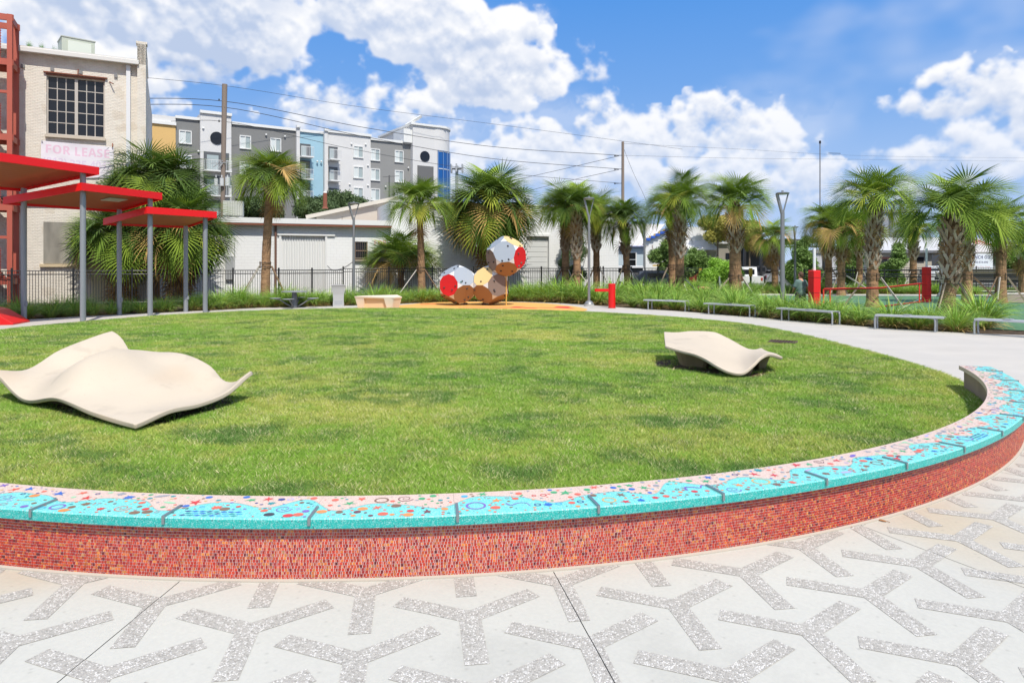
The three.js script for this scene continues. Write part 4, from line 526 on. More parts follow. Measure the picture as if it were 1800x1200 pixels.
// ---- house with blue stepped gable, awning building, carport, silos, sheds
{
  const g = thing('stepped_gable_house', 'white house with blue stepped gable trim and a pale metal roof', 'house', [0, 0, -66]), d = 66, X = (p) => atX(p, d), Y = (p) => atY(p, d), mB = M([0.02, 0.10, 0.50], 0.6), mO = M([0.62, 0.42, 0.12], 0.7);
  { const s = new THREE.Shape(); s.moveTo(X(1134), 0); s.lineTo(X(1134), Y(425)); let px = 1134, py = 425; for (let k = 0; k < 7; k++) { s.lineTo(X(px), Y(py - 3.8)); s.lineTo(X(px + 8.2), Y(py - 3.8)); px += 8.2; py -= 3.8; } s.lineTo(X(1240), Y(py)); s.lineTo(X(1240), 0); const e = new THREE.ExtrudeGeometry(s, { depth: 8, bevelEnabled: false }); e.translate(0, 0, -8); part('gable_wall', metric(e.ni()), mBlock, g);
    for (let k = 0; k < 7; k++) { part('step_block', bx(0.42, 0.24, 0.34, X(1138.6 + k * 8.2), Y(424.6 - 3.8 * (k + 1)) + 0.02, 0.18), mB, g); part('step_brick', bx(0.16, 0.2, 0.3, X(1134 + k * 8.2), Y(424.6 - 3.8 * (k + 1)) + 0.03, 0.16), mO, g); } }
  part('side_wall', bx(X(1134) - X(1076), Y(434), 6, (X(1134) + X(1076)) / 2, Y(434) / 2, -3.3), stucco([0.48, 0.56, 0.60]), g); part('blue_fascia', bx(X(1134) - X(1074), 0.16, 0.2, (X(1134) + X(1074)) / 2, Y(434) + 0.06, 0.0), mB, g);
  { const pos = [], a = [X(1072), Y(433), 0.2], b = [X(1135), Y(433), 0.2], c = [X(1190), Y(388), -5], e = [X(1085), Y(388), -5]; pos.push(...a, ...b, ...c, ...a, ...c, ...e); part('metal_roof', triGeo(pos), M([0.62, 0.60, 0.57], 0.5), g); for (let k = 0; k < 9; k++) part('roof_rib', bar([lerp(a[0], b[0], k / 8), a[1] + 0.03, a[2]], [lerp(e[0], c[0], k / 8), e[1] + 0.03, e[2]], 0.06), M([0.5, 0.46, 0.42], 0.5), g); }
  const w = part('window', [bx(1.05, 1.45, 0.1, X(1110.5), Y(455.5), -0.25)], mWhiteTrim, g); part('pane', [bx(0.85, 0.6, 0.03, X(1110.5), Y(449.5), -0.18), bx(0.85, 0.6, 0.03, X(1110.5), Y(462), -0.18)], mGlassDark, w); part('wall_stain', [bx(0.12, 0.4, 0.012, X(1147), Y(434), 0.003), bx(0.1, 0.2, 0.012, X(1145), Y(442), 0.003)], M([0.35, 0.3, 0.28], 0.9), g); part('yellow_kerb', bx(X(1178) - X(1146), 0.14, 0.3, (X(1178) + X(1146)) / 2, Y(466.5), 0.5), M([0.7, 0.45, 0.08], 0.8), g);
  const a = thing('awning_building', 'shaded beige building with a ribbed white metal awning', 'building', [0, 0, -66.5]); part('wall', bx(X(1305) - X(1215), 4.2, 6, (X(1305) + X(1215)) / 2, 2.1, -3.3), stucco([0.30, 0.27, 0.23]), a); part('door_opening', bx(X(1249) - X(1234), 2.9, 0.08, X(1241.5), 1.45, -0.27), mBlack, a); part('window', bx(0.72, 0.62, 0.08, X(1287), Y(450), -0.27), mGlassDark, a); part('roof', bx(X(1308) - X(1205), 0.18, 6.4, (X(1308) + X(1205)) / 2, 4.3, -3.2), M([0.6, 0.6, 0.62], 0.6), a);
  { const pos = [], n = 22; for (let i = 0; i < n; i++) { const x0 = lerp(X(1208), X(1260), i / n), x1 = lerp(X(1208), X(1260), (i + 1) / n), y0 = i % 2 ? 0.05 : 0, y1 = i % 2 ? 0 : 0.05, s = -1.1; pos.push(x0, Y(440) + y0, 1.6, x1, Y(440) + y1, 1.6, x1 + s, Y(412) + y1, -0.2, x0, Y(440) + y0, 1.6, x1 + s, Y(412) + y1, -0.2, x0 + s, Y(412) + y0, -0.2); } part('ribbed_awning', triGeo(pos), M([0.66, 0.65, 0.64], 0.5, { side: THREE.DoubleSide }), a); part('awning_strut', [bar([X(1258), Y(440), 1.5], [X(1250), 2.0, -0.2], 0.05)], mSteelGrey, a); }
  const c = thing('carport', 'dark open carport with parked vehicles under it', 'carport', [0, 0, -74]), d2 = 74, X2 = (p) => atX(p, d2), Y2 = (p) => atY(p, d2); part('roof', [bx(X2(1440) - X2(1298), 0.3, 14, (X2(1440) + X2(1298)) / 2, Y2(424), -5)], M([0.10, 0.095, 0.09], 0.9), c); for (const p of [1300, 1328, 1362, 1398, 1436]) part('post', bx(0.24, Y2(424), 0.24, X2(p), Y2(424) / 2, 1.7), p === 1362 ? M([0.025, 0.035, 0.12], 0.6) : mBlack, c); part('back_wall', bx(X2(1440) - X2(1298), Y2(428), 0.2, (X2(1440) + X2(1298)) / 2, Y2(428) / 2, -11), stucco([0.12, 0.12, 0.11]), c); part('cross_beam', bx(X2(1440) - X2(1298), 0.16, 0.16, (X2(1440) + X2(1298)) / 2, Y2(434), 1.7), mBlack, c);
  const u = thing('blue_canopy', 'dark blue fabric canopy beside the carport', 'canopy', [atX(1394, 70), 0, -70]); { const q = new THREE.SphereGeometry(1.35, 16, 6, 0, 6.2832, 0, 1.2).ni(); q.scale(1, 0.75, 1); q.translate(0, 0.75, 0); part('cloth', metric(q), M([0.02, 0.035, 0.14], 0.8, { side: THREE.DoubleSide }), u); part('post', cyl(0.04, 0.04, 1.6, 0, 0, 0, 8), mSteelGrey, u); }
  // silos and works
  const s = thing('silo_works', 'distant grey concrete silo works behind the palms', 'industrial building', [0, 0, -130]), d3 = 130, X3 = (p) => atX(p, d3), Y3 = (p) => atY(p, d3), mC = stucco([0.25, 0.27, 0.30]); for (let k = 0; k < 3; k++) part('silo', cyl(1.15, 1.15, Y3(372 + k * 2), X3(1556 + k * 20), 0, -1, 18), mC, s); part('block', [bx(X3(1640) - X3(1545), Y3(418), 6, (X3(1640) + X3(1545)) / 2, Y3(418) / 2, 0.5)], mC, s); part('head_house', bx(X3(1612) - X3(1548), Y3(369) - Y3(374), 3, X3(1580), Y3(371), -1), M([0.2, 0.2, 0.23], 0.8), s); for (const p of [1556, 1577, 1590, 1606]) part('vent_stack', cyl(0.22, 0.22, 1.2, X3(p), Y3(369), -1, 8), M([0.12, 0.12, 0.15], 0.8), s);
  for (const p of [1560, 1585, 1612, 1628]) part('window', bx(1.2, 0.8, 0.1, X3(p), Y3(424) - 0.0, 3.55), M([0.12, 0.16, 0.24], 0.3), s);
  // long shed with grey roof
  const f = thing('grey_roofed_shed', 'long beige shed with a pale grey pitched roof behind the court', 'shed', [0, 0, -78]), d4 = 78, X4 = (p) => atX(p, d4), Y4 = (p) => atY(p, d4); part('wall', bx(X4(1730) - X4(1545), Y4(442), 8, (X4(1730) + X4(1545)) / 2, Y4(442) / 2, -4.3), stucco([0.52, 0.47, 0.39]), f);
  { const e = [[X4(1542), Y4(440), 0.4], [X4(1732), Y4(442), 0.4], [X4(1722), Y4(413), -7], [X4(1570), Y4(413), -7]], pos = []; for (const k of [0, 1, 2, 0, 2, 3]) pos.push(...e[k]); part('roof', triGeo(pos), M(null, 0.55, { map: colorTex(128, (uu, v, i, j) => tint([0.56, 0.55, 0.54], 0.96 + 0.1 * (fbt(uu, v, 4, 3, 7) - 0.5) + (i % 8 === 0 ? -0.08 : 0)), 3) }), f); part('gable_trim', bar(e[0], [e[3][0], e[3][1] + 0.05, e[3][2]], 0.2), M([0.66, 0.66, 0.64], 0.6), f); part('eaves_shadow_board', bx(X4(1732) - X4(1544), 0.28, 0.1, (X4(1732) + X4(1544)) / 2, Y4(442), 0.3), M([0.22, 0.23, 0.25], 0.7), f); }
  part('open_bay', bx(X4(1562) - X4(1546), 2.6, 0.1, X4(1554), 1.5, -0.25), mBlack, f); part('bay_header', bx(X4(1580) - X4(1545), 0.25, 0.12, X4(1562), 2.95, -0.22), M([0.35, 0.14, 0.10], 0.8), f); const wn = part('window', bx(1.0, 0.66, 0.1, X4(1620), Y4(456), -0.28), M([0.2, 0.2, 0.2], 0.6), f); part('pane', bx(0.86, 0.52, 0.03, X4(1620), Y4(456), -0.215), mGlassDark, wn);
  const r = thing('rusty_roofed_shed', 'grey shed with a rust streaked roof behind the oil sign', 'shed', [0, 0, -70]), d5 = 70, X5 = (p) => atX(p, d5), Y5 = (p) => atY(p, d5); part('wall', bx(X5(1830) - X5(1704), Y5(446), 6, (X5(1830) + X5(1704)) / 2, Y5(446) / 2, -3.2), stucco([0.24, 0.235, 0.22]), r); { const e = [[X5(1700), Y5(443), 0.6], [X5(1835), Y5(443), 0.6], [X5(1835), Y5(414), -6], [X5(1718), Y5(414), -6]], pos = []; for (const k of [0, 1, 2, 0, 2, 3]) pos.push(...e[k]); part('roof', triGeo(pos), M(null, 0.7, { map: colorTex(256, (uu, v, i, j) => mix3([0.52, 0.49, 0.46], [0.42, 0.16, 0.10], smooth(0.5, 0.68, fbt(uu, v * 0.4, 6, 5, 17))), 6) }), r); part('eaves_beam', bx(X5(1832) - X5(1702), 0.22, 0.2, (X5(1832) + X5(1702)) / 2, Y5(445), 0.5), M([0.3, 0.29, 0.28], 0.7), r); }
  part('window', bx(0.35, 1.0, 0.1, X5(1748), Y5(455), -0.18), mBlack, r);
  // sign
  const cv = document.createElement('canvas'); cv.width = 512; cv.height = 320; const x = cv.getContext('2d'); x.fillStyle = '#dfe2ec'; x.fillRect(0, 0, 512, 320); x.fillStyle = '#2b2f5e'; x.font = 'bold 96px sans-serif'; x.textAlign = 'center'; x.fillText('LYNCH OIL', 256, 100, 440); x.font = 'bold 60px sans-serif'; x.fillStyle = '#4d5070'; x.fillText('800-874-490', 262, 190, 300); x.font = 'italic 46px serif'; x.fillStyle = '#c58f94'; x.fillText('Service You Trust', 262, 280, 420); const tx = new THREE.CanvasTexture(cv); tx.colorSpace = THREE.SRGBColorSpace;
  const sg = thing('oil_sign', 'white LYNCH OIL sign board in front of the rust streaked shed', 'sign', [atX(1724, 66), atY(460, 66), -66]); const pg = new THREE.PlaneGeometry(2.35, 1.5); pg.translate(0, 0, 0.045); part('print', pg, M(null, 0.6, { map: tx }), sg); part('board', bx(2.4, 1.55, 0.08, 0, 0, 0), mWhiteTrim, sg); part('post', [bx(0.1, atY(460, 66), 0.1, -1, -atY(460, 66) / 2 - 0.7, -0.1), bx(0.1, atY(460, 66), 0.1, 1, -atY(460, 66) / 2 - 0.7, -0.1)], mSteelGrey, sg);
  const wh = thing('low_white_building', 'low white building behind the palms left of the grey roofed shed', 'building', [atX(1490, 110), 0, -110]); part('wall', bx(10, 4.2, 6, 0, 2.1, -3), stucco([0.5, 0.5, 0.5]), wh); part('roof', bx(10.6, 0.5, 6.6, 0, 4.4, -3), M([0.3, 0.3, 0.3], 0.8), wh);
}
// ---- vehicles
{
  const car = (label, cat, name, px, d, w, col, kind, turn) => {
    const t = thing(name, label, cat, [atX(px, d), 0, -d], turn), mb = M(col, 0.3, { metalness: 0.1 }), tall = kind === 'van' ? 2.0 : kind === 'truck' ? 1.9 : 1.55, L = kind === 'truck' ? 5.4 : 4.6;
    const prof = kind === 'truck' ? [[-L / 2, .45], [L / 2, .45], [L / 2, .95], [L / 2 - .1, 1.1], [.95, 1.15], [.55, tall], [-.75, tall], [-.95, 1.15], [-L / 2, 1.12]] : kind === 'van' ? [[-L / 2, .4], [L / 2, .4], [L / 2, .95], [L / 2 - .25, 1.1], [1.35, 1.2], [.8, tall], [-L / 2 + .15, tall], [-L / 2, 1.2]] : [[-L / 2, .4], [L / 2, .4], [L / 2, .8], [1.1, .98], [.45, tall], [-1.3, tall], [-2.0, 1.02], [-L / 2, .95]];
    const s = new THREE.Shape(prof.map((p) => new THREE.Vector2(...p))), g = new THREE.ExtrudeGeometry(s, { depth: w - 0.1, bevelEnabled: true, bevelSize: 0.05, bevelThickness: 0.05, bevelSegments: 3 }); g.translate(0, 0, -(w - 0.1) / 2); part('body', metric(g.ni()), mb, t);
    const back = kind === 'van' ? -L / 2 + .06 : kind === 'truck' ? -.9 : -1.68; part('rear_window', bx(0.05, 0.46, w * 0.74, back - (kind === 'van' ? .02 : 0.04), kind === 'van' ? 1.55 : kind === 'truck' ? 1.5 : 1.28), mGlassDark, t); for (const z of [-1, 1]) part('side_window', bx(kind === 'truck' ? 1.1 : kind === 'van' ? 2.6 : 1.6, 0.4, 0.03, kind === 'van' ? -.5 : -.2, tall - 0.33, z * (w / 2 + 0.003)), mGlassDark, t); part('windscreen', bar([kind === 'truck' ? .93 : kind === 'van' ? 1.36 : 1.05, 1.2, 0], [kind === 'truck' ? .62 : kind === 'van' ? .9 : .55, tall - .1, 0], 0.04, w * .8), mGlassDark, t);
    for (const x of [-L / 2 + .85, L / 2 - .85]) for (const z of [-1, 1]) { const q = new THREE.CylinderGeometry(.35, .35, .22, 18).ni(); q.rotateX(Math.PI / 2); q.translate(x, .35, z * (w / 2 - .08)); const wh = part('wheel', q, M([0.02, 0.02, 0.02], 0.9), t); const q2 = new THREE.CylinderGeometry(.2, .2, .23, 14).ni(); q2.rotateX(Math.PI / 2); q2.translate(x, .35, z * (w / 2 - .08)); part('rim', q2, mSteelGrey, wh); }
    for (const z of [-1, 1]) { part('tail_light', bx(0.05, 0.26, 0.14, -L / 2 - 0.05, 0.92, z * (w / 2 - 0.14)), M([0.4, 0.01, 0.01], 0.3), t); part('headlight', bx(0.06, 0.18, 0.3, L / 2 + 0.03, 0.78, z * (w / 2 - 0.24)), M([0.6, 0.6, 0.6], 0.2), t); } part('bumper', [bx(0.14, 0.18, w - 0.1, L / 2 + 0.06, 0.5, 0), bx(0.14, 0.18, w - 0.1, -L / 2 - 0.06, 0.52, 0)], M([0.3, 0.3, 0.31], 0.4), t); return t;
  };
  car('white pickup truck parked beyond the stout palm', 'pickup truck', 'pickup_truck', 1307, 60, 1.9, [0.72, 0.72, 0.71], 'truck', 1.5); car('white van with dark windows parked behind the fence before the stepped gable house', 'van', 'white_van', 1106, 60.5, 1.95, [0.72, 0.72, 0.72], 'van', 0.35); car('dark car parked behind the fence, right of the white van', 'car', 'dark_car', 1152, 59, 1.8, [0.03, 0.04, 0.06], 'car', 0.15); car('black car in the carport behind the white pickup truck', 'car', 'parked_car', 1325, 74, 1.85, [0.06, 0.06, 0.065], 'van', 0.2); car('dark red car behind the bright green bush', 'car', 'red_car', 1252, 61, 1.8, [0.22, 0.015, 0.02], 'car', 0.1); car('silver car at the right end of the carport', 'car', 'silver_car', 1378, 73, 1.8, [0.3, 0.31, 0.33], 'car', 0.1); car('white truck parked before the grey roofed shed', 'truck', 'white_truck', 1648, 68, 2.0, [0.72, 0.72, 0.73], 'van', 1.1);
}
// ---- fences
{
  const iron = M([0.012, 0.012, 0.013], 0.45), fence = (label, pts, H, name, gap, span, rails, rt = 0.035) => {
    const t = thing(name, label, 'fence', [0, 0, 0]), pk = new THREE.BoxGeometry(0.02, H - 0.12, 0.02), post = new THREE.BoxGeometry(0.075, H + 0.12, 0.075);
    for (let i = 0; i + 1 < pts.length; i++) {
      const a = pts[i], b = pts[i + 1], L = Math.hypot(b[0] - a[0], b[1] - a[1]), n = Math.max(1, Math.round(L / span)), ry = -Math.atan2(b[1] - a[1], b[0] - a[0]);
      for (let k = 0; k < n; k++) { const p = [lerp(a[0], b[0], k / n), lerp(a[1], b[1], k / n)], q = [lerp(a[0], b[0], (k + 1) / n), lerp(a[1], b[1], (k + 1) / n)]; const m = part('post', post, iron, t); m.position.set(p[0], (H + 0.12) / 2, p[1]); m.rotation.y = ry; for (const y of rails) part('rail', bar([p[0], y, p[1]], [q[0], y, q[1]], rt), iron, t); if (gap) { const c = Math.round(L / n / gap); for (let j = 1; j < c; j++) { const g = part('picket', pk, iron, t); g.position.set(lerp(p[0], q[0], j / c), (H - 0.12) / 2 + 0.08, lerp(p[1], q[1], j / c)); g.rotation.y = ry; } } }
    } return t;
  };
  fence('black iron picket fence in front of the brick building and the white warehouse', [[-27, -32.6], [-19.5, -35.0], [-13.2, -38.6], [-10.2, -41.2]], 1.80, 'picket_fence', 0.125, 2.45, [0.16, 1.60, 1.78]);
  fence('black iron picket fence behind the climbing structure, running to the exercising man', [[-10.2, -41.2], [-2.5, -44.4], [6.5, -48.6], [15.4, -53.6]], 1.88, 'picket_fence', 0.135, 2.45, [0.16, 1.68, 1.86]);
  fence('dark low rail fence across the far side of the court, before the sheds', [[22.5, -52.5], [34, -51], [44, -49.5], [58, -47]], 1.72, 'rail_fence', 0, 2.6, [0.08, 0.62, 1.22, 1.4, 1.7], 0.075);
  fence('black iron picket fence in front of the grey and rust roofed sheds', [[26, -63], [62, -58]], 1.9, 'picket_fence', 0.2, 2.6, [0.16, 1.7, 1.88]);
  const bk = thing('timber_stack', 'dark stack of stored beams behind the rail fence at the right', 'beam stack', [atX(1745, 57), 0, -57.5]); for (let k = 0; k < 5; k++) part('beam', bx(9, 0.2, 0.9, 0.2 * k, 0.72 + k * 0.24, 0.1 * (k % 2)), M([0.03 + 0.012 * k, 0.03 + 0.01 * k, 0.032], 0.8), bk); part('support', [bx(0.3, 0.62, 0.9, -3, 0.31, 0), bx(0.3, 0.62, 0.9, 3, 0.31, 0)], mBlack, bk);
}
// ---- park seat beyond the court, low block, yellow markers
{
  const s = thing('park_seat', 'pale steel park seat with back beyond the court, behind the exercising man', 'park seat', [atX(1246, 53.5), 0, -53.5], 0.1), m = M([0.46, 0.48, 0.49], 0.4, { metalness: 0.4 }); part('backrest', rbx(1.7, 0.5, 0.05, 0.02, 0, 0.98, -0.25), m, s); part('seat', rbx(1.7, 0.05, 0.5, 0.02, 0, 0.55, 0.05), m, s); part('leg', [bx(0.08, 0.95, 0.08, -0.8, 0.475, -0.2), bx(0.08, 0.55, 0.08, -0.8, 0.275, 0.25)], m, s); part('leg', [bx(0.08, 0.95, 0.08, 0.8, 0.475, -0.2), bx(0.08, 0.55, 0.08, 0.8, 0.275, 0.25)], m, s);
  const b = copyOf(s, 'pale steel park seat seen end-on, right of the one with its back showing', [atX(1272, 53), 0, -53], 1.2); b.userData.category = 'park seat';
  const y1 = thing('marker_post', 'yellow topped black marker post left of the park seat', 'marker post', [atX(1231, 54), 0, -54]); part('post', bx(0.12, 1.2, 0.12, 0, 0.6, 0), mBlack, y1); part('yellow_sleeve', bx(0.22, 0.66, 0.2, 0, 1.53, 0), M([0.62, 0.40, 0.05], 0.6), y1); copyOf(y1, 'yellow topped black marker post in front of the white pickup truck', [atX(1320, 54), 0, -54]);
  const k = thing('cast_block', 'low taupe angular block on the court edge at the right', 'seat block', [atX(1783, 37.8), 0, -37.8], 0.1); part('body', rbx(1.9, 0.46, 0.8, 0.03, 0, 0.23, 0), M([0.34, 0.27, 0.23], 0.8), k); part('top', rbx(1.94, 0.06, 0.84, 0.02, 0, 0.49, 0), M([0.55, 0.5, 0.45], 0.7), k);
}
// ---- poles, wires, towers
{
  const mWd = M([0.23, 0.18, 0.145], 0.95), mWire = M([0.05, 0.05, 0.055], 0.6), p = thing('utility_pole', 'weathered wooden utility pole with transformers before the apartment block', 'utility pole', [atX(391, 56), 0, -56]), H = atY(148, 56); part('pole', [bar([-0.12, 0, 0], [0.16, H, 0], 0.15, 0.21, 12)], mWd, p); const yT = atY(320, 56); for (const [dx, s] of [[-0.42, 0.85], [0.05, 0.9], [0.52, 1]]) part('transformer', [cyl(0.19 * s, 0.19 * s, 0.72 * s, dx, yT - 0.35, 0.3, 14), cyl(0.05, 0.04, 0.2, dx, yT + 0.35, 0.3, 8)], M([0.55, 0.56, 0.56], 0.5), p); for (const y of [176, 188, 213]) part('insulator', [cyl(0.07, 0.05, 0.16, -0.25 + (y === 188 ? 0.45 : 0), atY(y, 56) - 0.08, 0.12, 8)], mBlack, p); part('cross_hardware', [bar([-0.9, yT + 1.5, 0.2], [0.5, yT + 1.6, 0.2], 0.05), bar([-0.7, yT + 1.2, 0.2], [0.1, yT + 1.75, 0.2], 0.05), bar([-0.2, yT + 1.1, 0.3], [0.1, yT + 1.5, 0.3], 0.08)], mSteelGrey, p);
  const q = thing('utility_pole', 'plain wooden utility pole rising behind the palms at mid picture', 'utility pole', [atX(1095, 72), 0, -72]); part('pole', cyl(0.2, 0.14, atY(249, 72), 0, 0, 0, 12), mWd, q); for (const y of [273, 297, 322]) part('insulator', [bar([0, atY(y, 72), 0.1], [-0.85, atY(y, 72) - 0.05, 0.1], 0.05), cyl(0.08, 0.08, 0.14, -0.85, atY(y, 72) - 0.1, 0.1, 8)], mBlack, q);
  const a = thing('antenna_mast', 'very thin grey antenna mast above the palms at the right', 'antenna mast', [atX(1442, 130), 0, -130]); part('mast', [cyl(0.14, 0.1, atY(252, 130), 0, 0, 0, 8)], M([0.2, 0.2, 0.21], 0.6), a); part('tip', [cyl(0.2, 0.2, 0.5, 0, atY(252, 130), 0, 8)], mBlack, a);
  const c = thing('cell_tower', 'grey cellular tower with panel antennas right of the apartment block', 'cell tower', [atX(803, 110), 0, -110]); part('mast', cyl(0.3, 0.25, atY(292, 110), 0, 0, 0, 10), mSteelGrey, c); for (let k = 0; k < 6; k++) { const an = k / 6 * 6.283; part('panel_antenna', bx(0.26, 1.3, 0.16, Math.sin(an) * 1.05, atY(296, 110), Math.cos(an) * 1.05, an), M([0.4, 0.41, 0.42], 0.6), c); } part('platform', cyl(1.0, 1.0, 0.1, 0, atY(297, 110), 0, 12), mSteelGrey, c);
  const s = thing('street_light', 'slim pole with a short cross arm in front of the apartment block', 'street light', [atX(684, 62), 0, -62]); part('pole', cyl(0.07, 0.06, atY(308, 62), 0, 0, 0, 8), M([0.1, 0.1, 0.1], 0.6), s); part('cross_arm', [bar([-0.6, atY(311, 62), 0], [0.9, atY(309, 62), 0], 0.04)], M([0.1, 0.1, 0.1], 0.6), s);
  const wire = (label, pts, r) => { const t = thing('power_line', label, 'power line'); part('strand', tube(pts, r, 40, 4), mWire, t); };
  const W = (x, y, d) => [atX(x, d), atY(y, d), -d];
  wire('upper wire from the left edge past the wooden pole to the plain pole', [W(200, 172, 50), W(391, 177.5, 56), W(640, 224, 63), W(860, 257, 68), W(1090, 273, 72)], 0.026); wire('lower wire from the left edge past the wooden pole to the plain pole', [W(200, 183, 50), W(391, 188, 56), W(640, 240, 63), W(860, 278, 68), W(1090, 297, 72)], 0.026); wire('faint topmost wire above the wooden pole', [W(200, 131, 60), W(391, 150, 66), W(620, 186, 75), W(900, 222, 85), W(1200, 262, 95)], 0.018); wire('thin wire low along the apartment block front', [W(300, 213, 56), W(391, 213, 56), W(620, 262, 62), W(850, 300, 68), W(1090, 322, 72)], 0.02);
  wire('slanting wire rising from behind the dark palm to the plain pole', [W(880, 322, 95), W(990, 297, 82), W(1088, 274, 72)], 0.024); wire('lower slanting wire rising to the plain pole', [W(890, 345, 95), W(990, 320, 82), W(1088, 298, 72)], 0.024); wire('long faint wire right of the plain pole', [W(1095, 252, 72), W(1300, 262, 90), W(1500, 273, 110), W(1850, 278, 150)], 0.012); wire('second long faint wire right of the plain pole', [W(1095, 273, 72), W(1300, 278, 90), W(1500, 280, 110), W(1850, 284, 150)], 0.012); wire('guy wire running down right of the plain pole', [W(1097, 262, 72), W(1112, 300, 71), W(1135, 350, 70), W(1160, 420, 69)], 0.016); wire('short separate strand high right of the antenna mast', [W(1457, 269, 120), W(1478, 269.5, 120)], 0.05);
}
// ---- a few leaves blown on the paving
{ const R = rng(4), spot = [[1305, 913], [1552, 917], [1712, 845], [1495, 926], [1100, 1060], [760, 1170]], lab = ['brown fallen leaf on the paving close to the mosaic wall, leftmost of the wall-foot leaves', 'curled brown fallen leaf at the foot of the mosaic wall', 'brown fallen leaf farthest right along the mosaic wall', 'tiny brown fallen leaf between the others along the wall']; spot.slice(1, 4).forEach(([px, py], k) => { const d = 2400 / (py - 468), o = thing('fallen_leaf', [lab[1], lab[2], lab[0]][k], 'leaf', [atX(px, d), 0.008, -d], R() * 6); const g = new THREE.SphereGeometry(0.035, 8, 5, 0, 6.28, 0, 1.2).ni(); g.scale(1, 0.25, 0.45); part('blade', metric(g), M([0.36, 0.17, 0.07], 0.9, { side: THREE.DoubleSide }), o); part('stalk', bar([0.03, 0.004, 0], [0.055, 0.004, 0.006], 0.003), M([0.25, 0.12, 0.06], 0.9), o); }); }
// ================================================================ cast lounge forms on the lawn
const castTex = colorTex(512, (u, v, i, j) => { const n = fbt(u, v, 3, 5, 81), st = smooth(0.6, 0.8, fbt(u, v, 2, 3, 83)); return tint(mix3([0.56, 0.475, 0.365], [0.555, 0.425, 0.295], st * 0.6), 0.97 + 0.15 * (n - 0.5) + 0.06 * (h3(i, j, 3) - 0.5) - 0.09 * smooth(0.62, 0.75, fbt(u, v, 7, 4, 86)) - (h3(i >> 1, j >> 1, 9) > 0.997 ? 0.18 : 0)); }, 2.5);
const mCast = M(null, 0.7, { map: castTex, bumpMap: T.fineBump, bumpScale: 0.0008 });
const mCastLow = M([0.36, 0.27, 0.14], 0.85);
function cr(vals, t) { const n = vals.length - 1, x = clamp(t) * n, i = Math.min(n - 1, Math.floor(x)), f = x - i, g = (k) => vals[Math.max(0, Math.min(n, k))]; const a = g(i - 1), b = g(i), c = g(i + 1), d = g(i + 2); return 0.5 * ((2 * b) + (c - a) * f + (2 * a - 5 * b + 4 * c - d) * f * f + (3 * b - a - 3 * c + d) * f * f * f); }
function slabFrom(P, n, m, th) {                        // thick shell under a parametric surface, with a rounded rim
  const top = [], nor = [];
  for (let i = 0; i <= n; i++) for (let j = 0; j <= m; j++) top.push(new THREE.Vector3(...P(i / n, j / m)));
  const T0 = (i, j) => top[i * (m + 1) + j];
  for (let i = 0; i <= n; i++) for (let j = 0; j <= m; j++) { const a = T0(Math.min(n, i + 1), j).clone().sub(T0(Math.max(0, i - 1), j)), b = T0(i, Math.min(m, j + 1)).clone().sub(T0(i, Math.max(0, j - 1))); let k = a.cross(b).normalize(); if (k.y < 0) k.negate(); nor.push(k); }
  const pos = [], ring = []; for (let i = 0; i < n; i++) ring.push([i, 0]); for (let j = 0; j < m; j++) ring.push([n, j]); for (let i = n; i > 0; i--) ring.push([i, m]); for (let j = m; j > 0; j--) ring.push([0, j]);
  const C = T0(n >> 1, m >> 1);
  const lay = (i, j, d, inset) => { const q = T0(i, j), k = nor[i * (m + 1) + j], p = q.clone().addScaledVector(k, -d); if (inset) { const e = C.clone().sub(q); e.y = 0; e.normalize(); p.addScaledVector(e, inset); } return p; };
  const quad = (a, b, c, d) => { for (const v of [a, b, c, a, c, d]) pos.push(v.x, v.y, v.z); };
  const edge = (i, j) => (i === 0 || j === 0 || i === n || j === m);
  for (let i = 0; i < n; i++) for (let j = 0; j < m; j++) { const g = (a, b) => lay(a, b, 0, edge(a, b) ? 0.010 : 0); quad(g(i, j), g(i + 1, j), g(i + 1, j + 1), g(i, j + 1)); const h = (a, b) => lay(a, b, th, edge(a, b) ? 0.012 : 0); quad(h(i, j), h(i, j + 1), h(i + 1, j + 1), h(i + 1, j)); }
  for (let k = 0; k < ring.length; k++) { const a = ring[k], b = ring[(k + 1) % ring.length]; const L = [[0, 0.010], [0.006, 0.002], [0.014, 0], [th - 0.012, 0.002], [th, 0.012]]; for (let q = 0; q + 1 < L.length; q++) quad(lay(...a, ...L[q]), lay(...a, ...L[q + 1]), lay(...b, ...L[q + 1]), lay(...b, ...L[q])); }
  const g = mergeVertices(triGeo(pos).deleteAttribute('uv').deleteAttribute('normal'), 1e-4); g.computeVertexNormals(); return metric(g.ni());
}
function plinth(P, s0, s1, t0, t1, sh, n = 8) {         // a leg that tapers from the underside to the ground
  const pos = [], cx = (s0 + s1) / 2, cz = (t0 + t1) / 2, ring = []; for (let k = 0; k < 20; k++) { const a = k / 20 * 6.2832, c = Math.cos(a), s = Math.sin(a), p = 0.55; ring.push([cx + (s1 - s0) / 2 * Math.sign(c) * Math.pow(Math.abs(c), p), cz + (t1 - t0) / 2 * Math.sign(s) * Math.pow(Math.abs(s), p)]); }
  const at = (k, f) => { const r = ring[k % 20], q = P(lerp(r[0], cx, f * sh), lerp(r[1], cz, f * sh)); return [q[0], lerp(q[1] - 0.045, 0.0, f), q[2]]; };
  for (let k = 0; k < 20; k++) for (let i = 0; i < n; i++) { const a = at(k, i / n), b = at(k + 1, i / n), c = at(k + 1, (i + 1) / n), d = at(k, (i + 1) / n); pos.push(...a, ...b, ...c, ...a, ...c, ...d); }
  return triGeo(pos);
}
